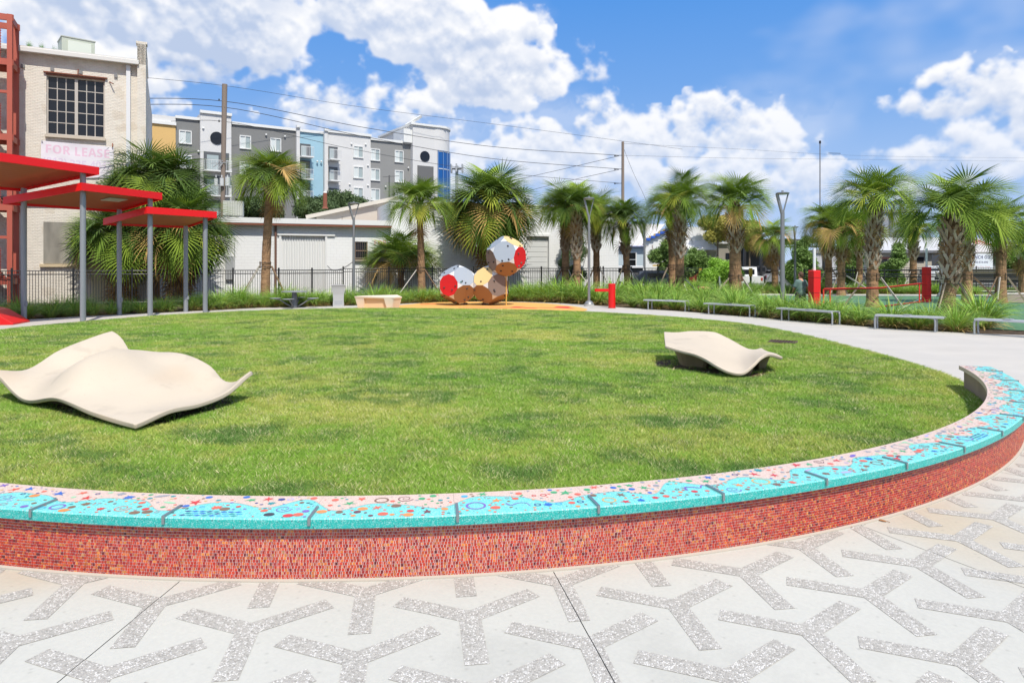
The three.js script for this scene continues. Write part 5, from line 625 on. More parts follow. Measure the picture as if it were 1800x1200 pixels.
{ // large form, left: heights along its four edges and over its middle
  const A = [-4.42, -8.0], B = [-3.78, -9.9], D = [-7.62, -10.0];
  const hAB = [.15, .225, .21, .27, .48], hAD = [.15, .19, .27, .165, .48], hDC = [.48, .42, .64, .775, .87], hBC = [.48, .31, .29, .47, .56, .61, .625, .61, .56, .50, .52, .76, .87];
  const inn = [[.19, .235, .26], [.36, .49, .50], [.61, .755, .70], [.36, .45, .50]];   // heights inside, at fifths of t and quarters of s
  const P = (s, t) => {
    const e0 = cr(hAB, s), e1 = cr(hDC, s), f0 = cr(hAD, t), f1 = cr(hBC, t);
    const coons = (1 - t) * e0 + t * e1 + (1 - s) * f0 + s * f1 - ((1 - s) * (1 - t) * .15 + s * (1 - t) * .48 + (1 - s) * t * .48 + s * t * .87);
    const q = (a, b) => { const E0 = cr(hAB, a), E1 = cr(hDC, a), F0 = cr(hAD, b), F1 = cr(hBC, b); return (1 - b) * E0 + b * E1 + (1 - a) * F0 + a * F1 - ((1 - a) * (1 - b) * .15 + a * (1 - b) * .48 + (1 - a) * b * .48 + a * b * .87); };
    const row = [0, 1, 2, 3].map((k) => cr([0, inn[k][0] - q(.25, (k + 1) / 5), inn[k][1] - q(.5, (k + 1) / 5), inn[k][2] - q(.75, (k + 1) / 5), 0], s));
    const d = cr([0, row[0], row[1], row[2], row[3], 0], t);
    return [A[0] + (B[0] - A[0]) * s + (D[0] - A[0]) * t, coons + d, A[1] + (B[1] - A[1]) * s + (D[1] - A[1]) * t];
  };
  const o = thing('lounge_form', 'large wavy cream concrete lounge form at the left of the lawn', 'sculptural seat', [0, 0, 0], 0, 'wavy concrete lounge forms on the lawn');
  part('wavy_top', slabFrom(P, 56, 72, 0.062), mCast, o);
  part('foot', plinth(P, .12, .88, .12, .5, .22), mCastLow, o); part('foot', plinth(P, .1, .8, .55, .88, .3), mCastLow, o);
}
{ // smaller form, right: front and back rails
  const fr = [[1170, 13.0, .49], [1196, 12.8, .43], [1220, 12.6, .39], [1241, 12.3, .335], [1262, 12.0, .25], [1284, 11.85, .175], [1305, 11.85, .155], [1322, 12.0, .26], [1336, 12.15, .375], [1353, 12.35, .42], [1377, 12.55, .33]];
  const bk = [[1167.5, 14.6, .60], [1190, 14.5, .60], [1212, 14.5, .625], [1235, 14.45, .63], [1257, 14.4, .61], [1272, 14.35, .54], [1288, 14.3, .45], [1302, 14.25, .36], [1316, 14.2, .29], [1328, 14.2, .275], [1339, 14.25, .30]];
  const F = fr.map(([px, d, h]) => [atX(px, d), h, -d]), K = bk.map(([px, d, h]) => [atX(px, d), h, -d]);
  const P = (s, t) => { const f = [0, 1, 2].map((c) => cr(F.map((p) => p[c]), s)), k = [0, 1, 2].map((c) => cr(K.map((p) => p[c]), s)); const y = lerp(f[1], k[1], t) - 0.03 * Math.sin(Math.PI * t) * (1 - s) + 0.015 * Math.sin(2 * Math.PI * t); return [lerp(f[0], k[0], t), y, lerp(f[2], k[2], t)]; };
  const o = thing('lounge_form', 'smaller wavy cream concrete lounge form at the right of the lawn', 'sculptural seat', [0, 0, 0], 0, 'wavy concrete lounge forms on the lawn');
  part('wavy_top', slabFrom(P, 64, 34, 0.055), mCast, o);
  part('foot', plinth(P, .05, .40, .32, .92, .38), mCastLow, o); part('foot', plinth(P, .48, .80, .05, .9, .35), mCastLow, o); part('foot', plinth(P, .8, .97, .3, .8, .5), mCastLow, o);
}
// drain grate in the lawn
{
  const d = thing('drain_grate', 'dark slotted drain grate set flush in the lawn behind the smaller lounge form', 'drain grate', [6.95, 0.055, -17.5], -0.5);
  const mg = M([0.10, 0.055, 0.045], 0.7, { metalness: 0.3 });
  part('frame', [bx(0.66, 0.03, 0.04, 0, 0.01, 0.29), bx(0.66, 0.03, 0.04, 0, 0.01, -0.29), bx(0.04, 0.03, 0.54, 0.31, 0.01, 0), bx(0.04, 0.03, 0.54, -0.31, 0.01, 0)], mg, d);
  for (let k = 0; k < 8; k++) part('grate_bar', bx(0.03, 0.025, 0.53, -0.25 + k * 0.071, 0.01, 0), mg, d);
  part('pit', bx(0.6, 0.01, 0.54, 0, -0.012, 0), M([0.01, 0.008, 0.008], 1), d);
}

// ================================================================ climbing structure of three dodecahedra
{
  const climber = thing('climbing_structure', 'climbing structure of three joined faceted balls with red, yellow and grey panels', 'play equipment', [0, 0, 0]);
  const rin = 0.865, PHI = (1 + Math.sqrt(5)) / 2;
  const mats = { grey: M([0.30, 0.34, 0.395], 0.55), red: M([0.62, 0.008, 0.012], 0.7), yellow: M([0.72, 0.50, 0.21], 0.55), tan: M([0.33, 0.18, 0.09], 0.8), taupe: M([0.20, 0.15, 0.125], 0.6), white: M([0.66, 0.66, 0.66], 0.5), dark: M([0.035, 0.035, 0.04], 0.6), green: M([0.05, 0.16, 0.13], 0.6), pole: M([0.66, 0.40, 0.10], 0.4) };  // the brown and taupe panels carry painted shade in their colour
  const verts = []; for (const a of [-1, 1]) { for (const b of [-1, 1]) { for (const c of [-1, 1]) verts.push(new THREE.Vector3(a, b, c)); verts.push(new THREE.Vector3(0, a / PHI, b * PHI), new THREE.Vector3(a / PHI, b * PHI, 0), new THREE.Vector3(a * PHI, 0, b / PHI)); } }
  const norms = []; for (const a of [-1, 1]) for (const b of [-1, 1]) norms.push(new THREE.Vector3(0, a * PHI, b).normalize(), new THREE.Vector3(a, 0, b * PHI).normalize(), new THREE.Vector3(a * PHI, b, 0).normalize());
  const inR = verts[0].clone().dot(norms.reduce((m, n) => (n.dot(verts[0]) > m.dot(verts[0]) ? n : m)));
  const k = rin / inR; verts.forEach((v) => v.multiplyScalar(k));
  // turn so that one face looks along -x and a next-but-one along (0.447, 0.894, 0)
  const n1 = norms[0], n2 = norms.find((n) => Math.abs(n.dot(n1) + 0.4472) < 1e-3);
  const frame = (a, b) => { const x = a.clone().normalize(), z = a.clone().cross(b).normalize(), y = z.clone().cross(x); return new THREE.Matrix4().makeBasis(x, y, z); };
  const rot = frame(new THREE.Vector3(-1, 0, 0), new THREE.Vector3(0.4472, 0.8510, 0.2754)).multiply(frame(n1, n2).invert());
  const mid = { v: verts.map((v) => v.clone().applyMatrix4(rot)), n: norms.map((n) => n.clone().applyMatrix4(rot)) };
  const mirror = (s, d) => ({ v: s.v.map((v) => v.clone().addScaledVector(d, -2 * v.dot(d))), n: s.n.map((n) => n.clone().addScaledVector(d, -2 * n.dot(d))) });
  const dTop = new THREE.Vector3(0.4472, 0.8510, 0.2754).normalize();
  const R = rng(31), yaw = -0.03;
  const balls = [[mid, [0, 0, 0], 'mid'], [mirror(mid, new THREE.Vector3(1, 0, 0)), [-2 * rin, 0, 0], 'left'], [mirror(mid, dTop), dTop.clone().multiplyScalar(2 * rin).toArray(), 'top']];
  const body = new THREE.Group(); body.rotation.y = yaw; climber.position.set(-1.07, 0, -35.2); climber.rotation.y = yaw;
  const yc = 0.03 - Math.min(...mid.v.map((v) => v.y));
  const turf = (ball, n) => {                            // panel colour of each face; down-turned and taupe ones have shade painted in
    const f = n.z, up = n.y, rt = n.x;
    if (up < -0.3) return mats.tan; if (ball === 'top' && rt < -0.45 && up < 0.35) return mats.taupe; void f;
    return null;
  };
  for (const [s, c, ball] of balls) {
    for (const n of s.n) {
      const dirs = balls.filter((q) => q[1] !== c).map((q) => new THREE.Vector3(q[1][0] - c[0], q[1][1] - c[1], q[1][2] - c[2]).normalize()); if (dirs.some((d) => d.dot(n) > 0.99)) continue;
      const f = s.v.filter((v) => Math.abs(v.dot(n) - rin) < 1e-3), m = n.clone().multiplyScalar(rin), u = f[0].clone().sub(m).normalize(), w = n.clone().cross(u);
      f.sort((a, b) => Math.atan2(a.clone().sub(m).dot(w), a.clone().sub(m).dot(u)) - Math.atan2(b.clone().sub(m).dot(w), b.clone().sub(m).dot(u)));
      const cut = 0.25, deca = []; for (let i = 0; i < 5; i++) { const a = f[i], b = f[(i + 1) % 5]; deca.push(a.clone().lerp(b, cut), a.clone().lerp(b, 1 - cut)); }
      const shp = new THREE.Shape(deca.map((p) => new THREE.Vector2(p.clone().sub(m).dot(u), p.clone().sub(m).dot(w)).multiplyScalar(0.985)));
      const basis = new THREE.Matrix4().makeBasis(u, w, n).setPosition(c[0], c[1] + yc, c[2]);
      const open = ball === 'left' && n.y > 0.8 && false;
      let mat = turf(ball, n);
      if (!mat) {
        if (ball === 'left') mat = n.z > 0.3 && n.x < -0.2 && Math.abs(n.y) < 0.3 ? mats.red : mats.grey;
        else if (ball === 'mid') mat = n.z > 0.25 && n.y > 0.2 && n.x < 0.3 ? mats.yellow : n.x > 0.2 ? mats.taupe : mats.grey;
        else mat = n.x > 0.6 && n.y < 0.45 && n.z > -0.2 ? mats.red : n.y > 0.4 && n.x > 0.15 ? mats.yellow : mats.grey;
      }
      const g = new THREE.ExtrudeGeometry(shp, { depth: 0.022, bevelEnabled: false }); g.translate(0, 0, rin - 0.022); g.applyMatrix4(basis);
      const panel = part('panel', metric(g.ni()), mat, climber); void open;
      if (n.y > -0.95) for (let h = 0; h < 3; h++) { const a = R() * 6.28 + h * 2.09, q = 0.28 + 0.22 * R(), hg = new THREE.IcosahedronGeometry(0.052, 1); hg.scale(1, 0.75, 0.8); hg.rotateZ(R() * 6); hg.translate(Math.cos(a) * q, Math.sin(a) * q, rin + 0.018); hg.applyMatrix4(basis); part('climbing_hold', metric(hg), R() < 0.15 ? mats.green : mats.dark, panel); }
    }
    for (const v of s.v) {                               // white corner plates
      const nb = s.v.filter((q) => q !== v).sort((a, b) => a.distanceTo(v) - b.distanceTo(v)).slice(0, 3), t = nb.map((q) => v.clone().lerp(q, 0.25).multiplyScalar(0.992)); const cen = v.clone();
      const tri = t[1].clone().sub(t[0]).cross(t[2].clone().sub(t[0])).dot(cen) > 0 ? t : [t[0], t[2], t[1]];
      const inner = tri.map((q) => q.clone().multiplyScalar(0.975)), P = (q) => [q.x + c[0], q.y + c[1] + yc, q.z + c[2]], pos = [...P(tri[0]), ...P(tri[1]), ...P(tri[2])]; for (let i = 0; i < 3; i++) { const a = tri[i], b = tri[(i + 1) % 3], d = inner[(i + 1) % 3], e = inner[i]; pos.push(...P(a), ...P(e), ...P(b), ...P(b), ...P(e), ...P(d)); }
      part('corner_plate', triGeo(pos), mats.white, climber);
    }
  }
  const tp = balls[2][1]; part('slide_pole', tube([[tp[0] + 0.35, tp[1] + yc - 0.75, 0.45], [0.82, 1.6, 0.55], [0.8, 1.1, 0.58], [0.8, 0, 0.58]], 0.028, 24, 8), mats.pole, climber);
  part('ground_anchor', [cyl(0.25, 0.25, 0.12, -0.25, 0, 0), cyl(0.25, 0.25, 0.12, -2 * rin + 0.25, 0, 0)], mats.dark, climber);
}

// ================================================================ red canopies in steps along the path
{
  const mRed = M([0.80, 0.006, 0.006], 0.42), mDeck = M([0.46, 0.15, 0.075], 0.28, { metalness: 0.15 }), mPost = M([0.30, 0.315, 0.33], 0.45, { metalness: 0.35 });
  const front = [[-16.7, -20.4], [-15.25, -24.24], [-14.31, -26.97], [-13.01, -28.92]], back = [[-20.4, -22.0], [-18.08, -25.26], [-16.26, -28.24], [-14.35, -30.0]];
  const tops = [[5.55, 5.1], [4.92, 4.55], [4.32, 3.98]], where = ['tallest red flat canopy on grey posts, nearest the red stair tower', 'middle red flat canopy on grey posts, between the tallest and lowest ones', 'lowest red flat canopy on grey posts, nearest the picnic table'];
  const under = (k, px, pz, ret) => { const h = tops[k]; return h; };
  for (let k = 0; k < 3; k++) {
    const a = front[k], b = front[k + 1], c = back[k + 1], d = back[k], t = thing('shade_canopy', where[k], 'canopy', [0, 0, 0], 0, 'red canopies stepping along the path');
    const u = (p, q) => { const L = Math.hypot(q[0] - p[0], q[1] - p[1]); return [(q[0] - p[0]) / L, (q[1] - p[1]) / L]; };
    const e1 = u(a, b), e2 = u(a, d), e2b = u(b, c);
    const F0 = [a[0] - .34 * e1[0] - .36 * e2[0], a[1] - .34 * e1[1] - .36 * e2[1]], F1 = [b[0] + .34 * e1[0] - .36 * e2b[0], b[1] + .34 * e1[1] - .36 * e2b[1]], K1 = [c[0] + .34 * e1[0] + .62 * e2b[0], c[1] + .34 * e1[1] + .62 * e2b[1]], K0 = [d[0] - .34 * e1[0] + .62 * e2[0], d[1] - .34 * e1[1] + .62 * e2[1]];
    const [hf, hb] = tops[k], th = 0.27, C = [[F0, hf], [F1, hf], [K1, hb], [K0, hb]].map(([p, h]) => new THREE.Vector3(p[0], h, p[1]));
    const at = (s, v, dy) => C[0].clone().lerp(C[1], s).lerp(C[3].clone().lerp(C[2], s), v).add(new THREE.Vector3(0, dy, 0));
    const solid = (p) => { const pos = [], q = (i) => p[i].toArray(); for (const f of [[0, 1, 2, 3], [7, 6, 5, 4], [0, 4, 5, 1], [1, 5, 6, 2], [2, 6, 7, 3], [3, 7, 4, 0]]) pos.push(...q(f[0]), ...q(f[1]), ...q(f[2]), ...q(f[0]), ...q(f[2]), ...q(f[3])); return triGeo(pos); };
    // steel fascia channels round the edge, and a ribbed deck between them
    const w = 0.045;
    const beam = (s0, v0, s1, v1, du, dv) => solid([at(s0, v0, 0), at(s1, v1, 0), at(s1 + du, v1 + dv, 0), at(s0 + du, v0 + dv, 0), at(s0, v0, -th), at(s1, v1, -th), at(s1 + du, v1 + dv, -th), at(s0 + du, v0 + dv, -th)]);
    part('fascia', beam(0, 0, 1, 0, 0, 0.014), mRed, t); part('fascia', beam(0, 1, 1, 1, 0, -0.014), mRed, t); part('fascia', beam(0, 0.0145, 0, 0.9855, 0.014, 0), mRed, t); part('fascia', beam(1, 0.0145, 1, 0.9855, -0.014, 0), mRed, t);
    const pos = [], n = 30; for (let i = 0; i < n; i++) { const v0 = lerp(0.016, 0.984, i / n), v1 = lerp(0.016, 0.984, (i + 1) / n), y0 = i % 2 ? -0.20 : -0.155, y1 = i % 2 ? -0.155 : -0.20; const g = [at(0.015, v0, y0), at(0.985, v0, y0), at(0.985, v1, y1), at(0.015, v1, y1)]; for (const m of [0, 1, 2, 0, 2, 3]) pos.push(...g[m].toArray()); }
    part('ribbed_deck', triGeo(pos), mDeck, t); part('roof_sheet', solid([at(.015, .016, -0.03), at(.985, .016, -0.03), at(.985, .984, -0.03), at(.015, .984, -0.03), at(.015, .016, -0.06), at(.985, .016, -0.06), at(.985, .984, -0.06), at(.015, .984, -0.06)]), mRed, t);
    // posts: each canopy stands on the pair at its near end, the last one on both pairs
    const ends = k === 2 ? [[a, hf], [d, hb], [b, hf], [c, hb]] : [[a, hf], [d, hb]];
    const prev = k > 0 ? tops[k - 1] : null;
    for (const [p, h] of ends) {
      const near = p === a || p === d, top = (near && prev ? (p === a ? prev[0] : prev[1]) : h) - 0.21;
      const g = part('post', cyl(0.095, 0.095, top, p[0], 0, p[1], 20), mPost, t); void g;
      part('base_collar', cyl(0.115, 0.11, 0.03, p[0], 0.001, p[1], 20), mPost, t);
      if (p === d || p === c) part('outlet_box', rbx(0.09, 0.16, 0.07, 0.012, p[0] + 0.11, 0.62, p[1] + 0.04), mPost, t);
    }
    if (k === 1) part('light_panel', solid([at(.52, .25, -0.212), at(.72, .25, -0.212), at(.72, .42, -0.212), at(.52, .42, -0.212), at(.52, .25, -0.235), at(.72, .25, -0.235), at(.72, .42, -0.235), at(.52, .42, -0.235)]), M([0.45, 0.5, 0.42], 0.4), t);
  }
}
// red folding ramp by the first canopy
{
  const s = new THREE.Shape([[0, 0], [1.9, 0], [1.9, 0.03], [1.25, 0.46], [1.05, 0.52], [0.2, 0.62], [0, 0.62]].map((p) => new THREE.Vector2(...p))), g = new THREE.ExtrudeGeometry(s, { depth: 1.3, bevelEnabled: true, bevelSize: 0.015, bevelThickness: 0.015, bevelSegments: 2 });
  const o = thing('red_seat_block', 'red sloping seat block under the tallest canopy at the picture edge', 'seat block', [atX(30, 23.9) - 1.9, 0.015, -24.1], 0.25); part('shell', metric(g.ni()), M([0.66, 0.006, 0.006], 0.4), o); part('base_plate', bx(1.7, 0.02, 1.2, 0.9, -0.006, 0.65), M([0.08, 0.02, 0.02], 0.7), o);
}

// ================================================================ steel benches along the path
{
  const mB = M([0.50, 0.515, 0.53], 0.4, { metalness: 0.35 }), mBd = M([0.36, 0.375, 0.39], 0.42, { metalness: 0.4 });
  const spots = [[[1143, 544], [1208, 547], 'grey steel backless bench nearest the red drinking fountain'], [[1251, 552], [1323, 557], 'grey steel backless bench second from the drinking fountain, before the doing-press-ups man'], [[1381, 563], [1470, 571], 'grey steel backless bench third from the drinking fountain, by the tall lamp post'], [[1541, 577.5], [1646, 583], 'grey steel backless bench fourth from the drinking fountain, left of the widest palm'], [[1717, 587], [1826, 594], 'grey steel backless bench at the right edge of the picture']];
  spots[1][2] = 'grey steel backless bench second from the drinking fountain, in front of the exercising man';
  const ground = ([x, y]) => { const d = 2400 / (y - 468); return [atX(x, d), -d]; };
  spots.forEach(([p, q, label], i) => {
    const a = ground(p), b = ground(q), L = Math.hypot(b[0] - a[0], b[1] - a[1]), t = thing('bench', label, 'bench', [(a[0] + b[0]) / 2, 0.002, (a[1] + b[1]) / 2], -Math.atan2(b[1] - a[1], b[0] - a[0]), 'steel benches along the planting bed');
    const W = 0.42, H = 0.47, e = L / 2, legAt = i < 3 ? [[-e, 0.28], [e, 0]] : i === 3 ? [[-e, 0], [e, 0.25]] : [[-e, 0], [e, 0.2]];
    // perforated seat of lengthwise slats on two end frames, one end running past its legs
    const x0 = -e - (i < 3 ? 0.24 : 0), x1 = e + (i >= 3 ? 0.24 : 0);
    for (let k = 0; k < 6; k++) part('slat', rbx(x1 - x0, 0.028, 0.052, 0.008, (x0 + x1) / 2, H - 0.016, -W / 2 + 0.045 + k * 0.066), mB, t);
    for (const z of [-W / 2, W / 2]) part('side_rail', rbx(x1 - x0, 0.055, 0.02, 0.006, (x0 + x1) / 2, H - 0.03, z), mB, t);
    for (const [lx] of legAt) { for (const z of [-W / 2 + 0.03, W / 2 - 0.03]) part('leg', tube([[lx, 0, z], [lx, H - 0.13, z], [lx + (lx < 0 ? 0.025 : -0.025), H - 0.055, z], [lx + (lx < 0 ? 0.14 : -0.14), H - 0.045, z]], 0.03, 18, 8), mBd, t); part('foot_bar', bx(0.08, 0.012, W + 0.06, lx, 0.006, 0), mBd, t); }
    part('arm_stop', rbx(0.20, 0.022, W - 0.04, 0.01, 0.05, H + 0.010, 0), mBd, t); if (i === 4) part('arm_stop', rbx(0.2, 0.022, W - 0.04, 0.01, 0.62, H + 0.010, 0), mBd, t);
  });
}
// drinking fountain
{
  const d = thing('drinking_fountain', 'bright red cylindrical drinking fountain with a side arm', 'drinking fountain', [4.79, 0, -32.7]), mr = M([0.66, 0.008, 0.008], 0.35), ms = M([0.5, 0.5, 0.5], 0.3, { metalness: 0.9 });
  part('pedestal', [cyl(0.17, 0.17, 1.16, 0, 0, 0, 28), cyl(0.17, 0.155, 0.015, 0, 1.16, 0, 28)], mr, d);
  part('arm', [bx(0.62, 0.13, 0.2, -0.42, 0.86, 0), (() => { const g = cyl(0.1, 0.1, 0.13, -0.73, 0.795, 0, 20); return g; })()], mr, d);
  part('spout', [tube([[-0.68, 0.93, 0], [-0.68, 0.98, 0], [-0.64, 1.0, 0], [-0.6, 0.98, 0]], 0.014, 12, 6), tube([[0.03, 1.14, 0.14], [0.03, 1.2, 0.15], [0.0, 1.21, 0.15], [-0.02, 1.16, 0.15]], 0.013, 12, 6)], ms, d);
  part('base_plate', cyl(0.2, 0.2, 0.012, 0, 0, 0, 24), M([0.25, 0.02, 0.02], 0.5), d);
}
// picnic table with joined seats
{
  const t = thing('picnic_table', 'round grey perforated steel picnic table with seats on angled arms', 'picnic table', [-10.5, 0.002, -32.9], 0.3), m = M([0.33, 0.34, 0.36], 0.45, { metalness: 0.4 }), md = M([0.18, 0.185, 0.195], 0.5, { metalness: 0.4 });
  part('tabletop', [cyl(0.60, 0.60, 0.022, 0, 0.78, 0, 32), cyl(0.61, 0.61, 0.035, 0, 0.765, 0, 32)], m, t);
  part('pedestal', [cyl(0.16, 0.11, 0.76, 0, 0, 0, 14), ...Array.from({ length: 11 }, (_, k) => cyl(0.17 - k * 0.004, 0.17 - k * 0.004, 0.012, 0, 0.03 + k * 0.066, 0, 16))], md, t);
  for (let k = 0; k < 4; k++) { const a = k * Math.PI / 2 + 0.3, c = Math.cos(a), s = Math.sin(a); part('seat_arm', [tube([[c * 0.12, 0.05, s * 0.12], [c * 0.4, 0.2, s * 0.4], [c * 0.72, 0.4, s * 0.72], [c * 0.95, 0.44, s * 0.95]], 0.035, 14, 6)], md, t); part('seat', [cyl(0.27, 0.27, 0.028, c * 0.9, 0.45, s * 0.9, 24)], m, t); }
  part('base_plate', cyl(0.22, 0.22, 0.02, 0, 0, 0, 20), md, t);
}
// litter bin
{
  const b = thing('litter_bin', 'light grey flared litter bin beside the picnic table', 'litter bin', [-8.68, 0.002, -34.1], 0.25), pos = [], prof = [[0.27, 0], [0.255, 0.3], [0.265, 0.6], [0.31, 0.9], [0.34, 1.03]], n = 4, P = (k, p) => { const sx = [-1, 1, 1, -1][k % 4], sz = [1, 1, -1, -1][k % 4]; return [sx * p[0], p[1], sz * p[0]]; };
  for (let k = 0; k < n; k++) for (let i = 0; i + 1 < prof.length; i++) { const a = P(k, prof[i]), q = P(k + 1, prof[i]), c = P(k + 1, prof[i + 1]), d = P(k, prof[i + 1]); pos.push(...a, ...q, ...c, ...a, ...c, ...d); }
  const m = M([0.46, 0.46, 0.45], 0.5, { metalness: 0.2 }); part('shell', triGeo(pos), m, b); part('lid', [rbx(0.72, 0.045, 0.72, 0.012, 0, 1.05, 0), bx(0.4, 0.02, 0.4, 0, 1.08, 0)], M([0.33, 0.32, 0.31], 0.5), b); part('door_panel', bx(0.40, 0.2, 0.012, 0, 0.2, 0.266), M([0.36, 0.37, 0.38], 0.5), b);
}
// angular cast bench on the play surface
{
  const b = thing('cast_bench', 'angular cream cast bench at the edge of the orange play surface', 'bench', [-6.35, 0.012, -32.55], -0.35), m = M([0.72, 0.62, 0.48], 0.7), mi = M([0.74, 0.56, 0.34], 0.7);
  const loft = (bot, top) => { const pos = [], q = (a, b2, c, d) => pos.push(...a, ...b2, ...c, ...a, ...c, ...d), n = bot.length; for (let i = 0; i < n; i++) { const j = (i + 1) % n; q(bot[i], bot[j], top[j], top[i]); } for (let i = 1; i + 1 < n; i++) { pos.push(...top[0], ...top[i], ...top[i + 1]); pos.push(...bot[0], ...bot[i + 1], ...bot[i]); } return triGeo(pos); };
  part('end_block', loft([[-0.92, 0, 0.38], [-0.60, 0, 0.38], [-0.60, 0, -0.3], [-0.92, 0, -0.3]], [[-1.05, 0.55, 0.45], [-0.55, 0.55, 0.45], [-0.55, 0.55, -0.35], [-1.05, 0.55, -0.35]]), m, b);
  part('end_block', loft([[0.70, 0, 0.45], [0.95, 0, 0.40], [0.95, 0, -0.25], [0.7, 0, -0.25]], [[0.55, 0.52, 0.5], [1.06, 0.52, 0.45], [1.06, 0.52, -0.3], [0.55, 0.52, -0.3]]), m, b);
  part('seat_slab', [loft([[-1.05, 0.50, 0.46], [1.07, 0.47, 0.46], [1.07, 0.47, -0.3], [0.62, 0.52, -0.62], [-1.05, 0.5, -0.36]], [[-1.06, 0.565, 0.47], [1.08, 0.535, 0.47], [1.08, 0.535, -0.31], [0.62, 0.62, -0.65], [-1.06, 0.565, -0.37]])], m, b);
  part('recessed_face', loft([[-0.6, 0, 0.30], [0.7, 0, 0.34], [0.7, 0, -0.2], [-0.6, 0, -0.2]], [[-0.56, 0.5, 0.33], [0.6, 0.48, 0.36], [0.6, 0.48, -0.2], [-0.56, 0.5, -0.2]]), mi, b);
}
// ================================================================ lamp posts
{
  const mL = M([0.28, 0.285, 0.29], 0.42, { metalness: 0.5 }), mBase = M([0.42, 0.41, 0.39], 0.8);
  const lamp = (px, d, H, r, label, arms = 0.42, turn = 0, foot = true) => {
    const t = thing('lamp_post', label, 'lamp post', [atX(px, d), 0, -d], turn, 'slim grey lamp posts with forked heads');
    if (foot) part('concrete_foot', cyl(0.26, 0.26, 0.10, 0, 0, 0, 20), mBase, t); part('base_flange', new THREE.LatheGeometry([[0.24, 0.10], [0.24, 0.13], [0.16, 0.24], [r * 1.15, 0.28], [0.0, 0.28]].map((p) => new THREE.Vector2(...p)), 20), mL, t);
    part('pole', cyl(r, r * 0.82, H - 0.95, 0, 0.1, 0, 16), mL, t);
    part('arm', [bar([-0.02, H - 0.95, 0], [-arms * 0.55, H - 0.04, 0], r * 0.72, r * 0.72, 8)], mL, t); part('arm', [bar([0.02, H - 0.95, 0], [arms * 0.55, H - 0.05, 0], r * 0.32, r * 0.32, 8)], mL, t);
    part('lamp_head', [cyl(arms * 0.62, arms * 0.66, 0.05, 0, H - 0.05, 0, 24), cyl(arms * 0.66, arms * 0.5, 0.03, 0, H, 0, 24), cyl(0.05, 0.05, 0.08, 0, H + 0.03, 0, 10)], mL, t); part('lens', cyl(arms * 0.5, arms * 0.5, 0.008, 0, H - 0.06, 0, 24), M([0.6, 0.6, 0.56], 0.3), t);
  };
  lamp(1035.5, 34.3, 5.42, 0.072, 'grey lamp post at the right edge of the orange play surface');
  lamp(1376, 31.2, 5.35, 0.108, 'thick grey lamp post behind the third bench, left of the standing man', 0.46);
  lamp(621.5, 39.5, 5.65, 0.085, 'grey lamp post in front of the white building with the roller door', 0.52, 0.4);
  lamp(1133, 60, 6.3, 0.11, 'grey lamp post in front of the blue stepped gable', 0.62, 0.3, false);
  lamp(1655, 44.5, 5.3, 0.11, 'grey lamp post behind the widest palm, right of the red post pad', 0.42);
  lamp(1398, 52, 5.0, 0.09, 'thin grey lamp post just right of the thick lamp post, farther back', 0.4, 0.8, false);
}
// ================================================================ court: net posts in red pads, net
{
  const mPad = M([0.72, 0.012, 0.012], 0.55), mW = M([0.74, 0.74, 0.75], 0.45), mNet = M([0.66, 0.03, 0.02], 0.7);
  const post = (x, z, h, top, label) => { const t = thing('padded_net_post', label, 'net post', [x, 0.004, z], 0.3, 'red padded net posts'); part('pad', [rbx(0.34, h, 0.34, 0.03, 0, h / 2, 0)], mPad, t); for (let k = 0; k < 3; k++) part('pad_strap', bx(0.35, 0.03, 0.35, 0, 0.35 + k * 0.6, 0), M([0.40, 0.01, 0.01], 0.6), t); part('pole', cyl(0.055, 0.055, top - h + 0.02, 0, h - 0.01, 0, 16), mW, t); part('base_plate', cyl(0.3, 0.3, 0.01, 0, 0, 0, 16), mW, t); return t; };
  post(12.06, -27.2, 1.84, 2.72, 'red padded net post with white pole, beside the standing man'); post(23.1, -38.0, 1.96, 2.98, 'red padded net post with white pole, far end of the net');
  const a = [atX(1448, 27.6), -27.6], b = [atX(1622, 37.6), -37.6], n = thing('court_net', 'low red-taped court net stretched between the two padded posts', 'net'), hA = 1.07, hB = 1.06, mid = [(a[0] + b[0]) / 2, (a[1] + b[1]) / 2];
  const P = (p, y) => [p[0], y, p[1]];
  part('top_tape', [bar(P(a, hA), P(mid, 0.96), 0.03, 0.10), bar(P(mid, 0.96), P(b, hB), 0.03, 0.10)], mNet, n); part('bottom_tape', [bar(P([lerp(a[0], b[0], .45), lerp(a[1], b[1], .45)], 0.07), P(b, 0.06), 0.02, 0.09)], mNet, n);
  for (const f of [0, 0.05, 0.96, 1]) part('upright', bar(P([lerp(a[0], b[0], f), lerp(a[1], b[1], f)], 0.0), P([lerp(a[0], b[0], f), lerp(a[1], b[1], f)], 1.05), 0.05), mNet, n);
}
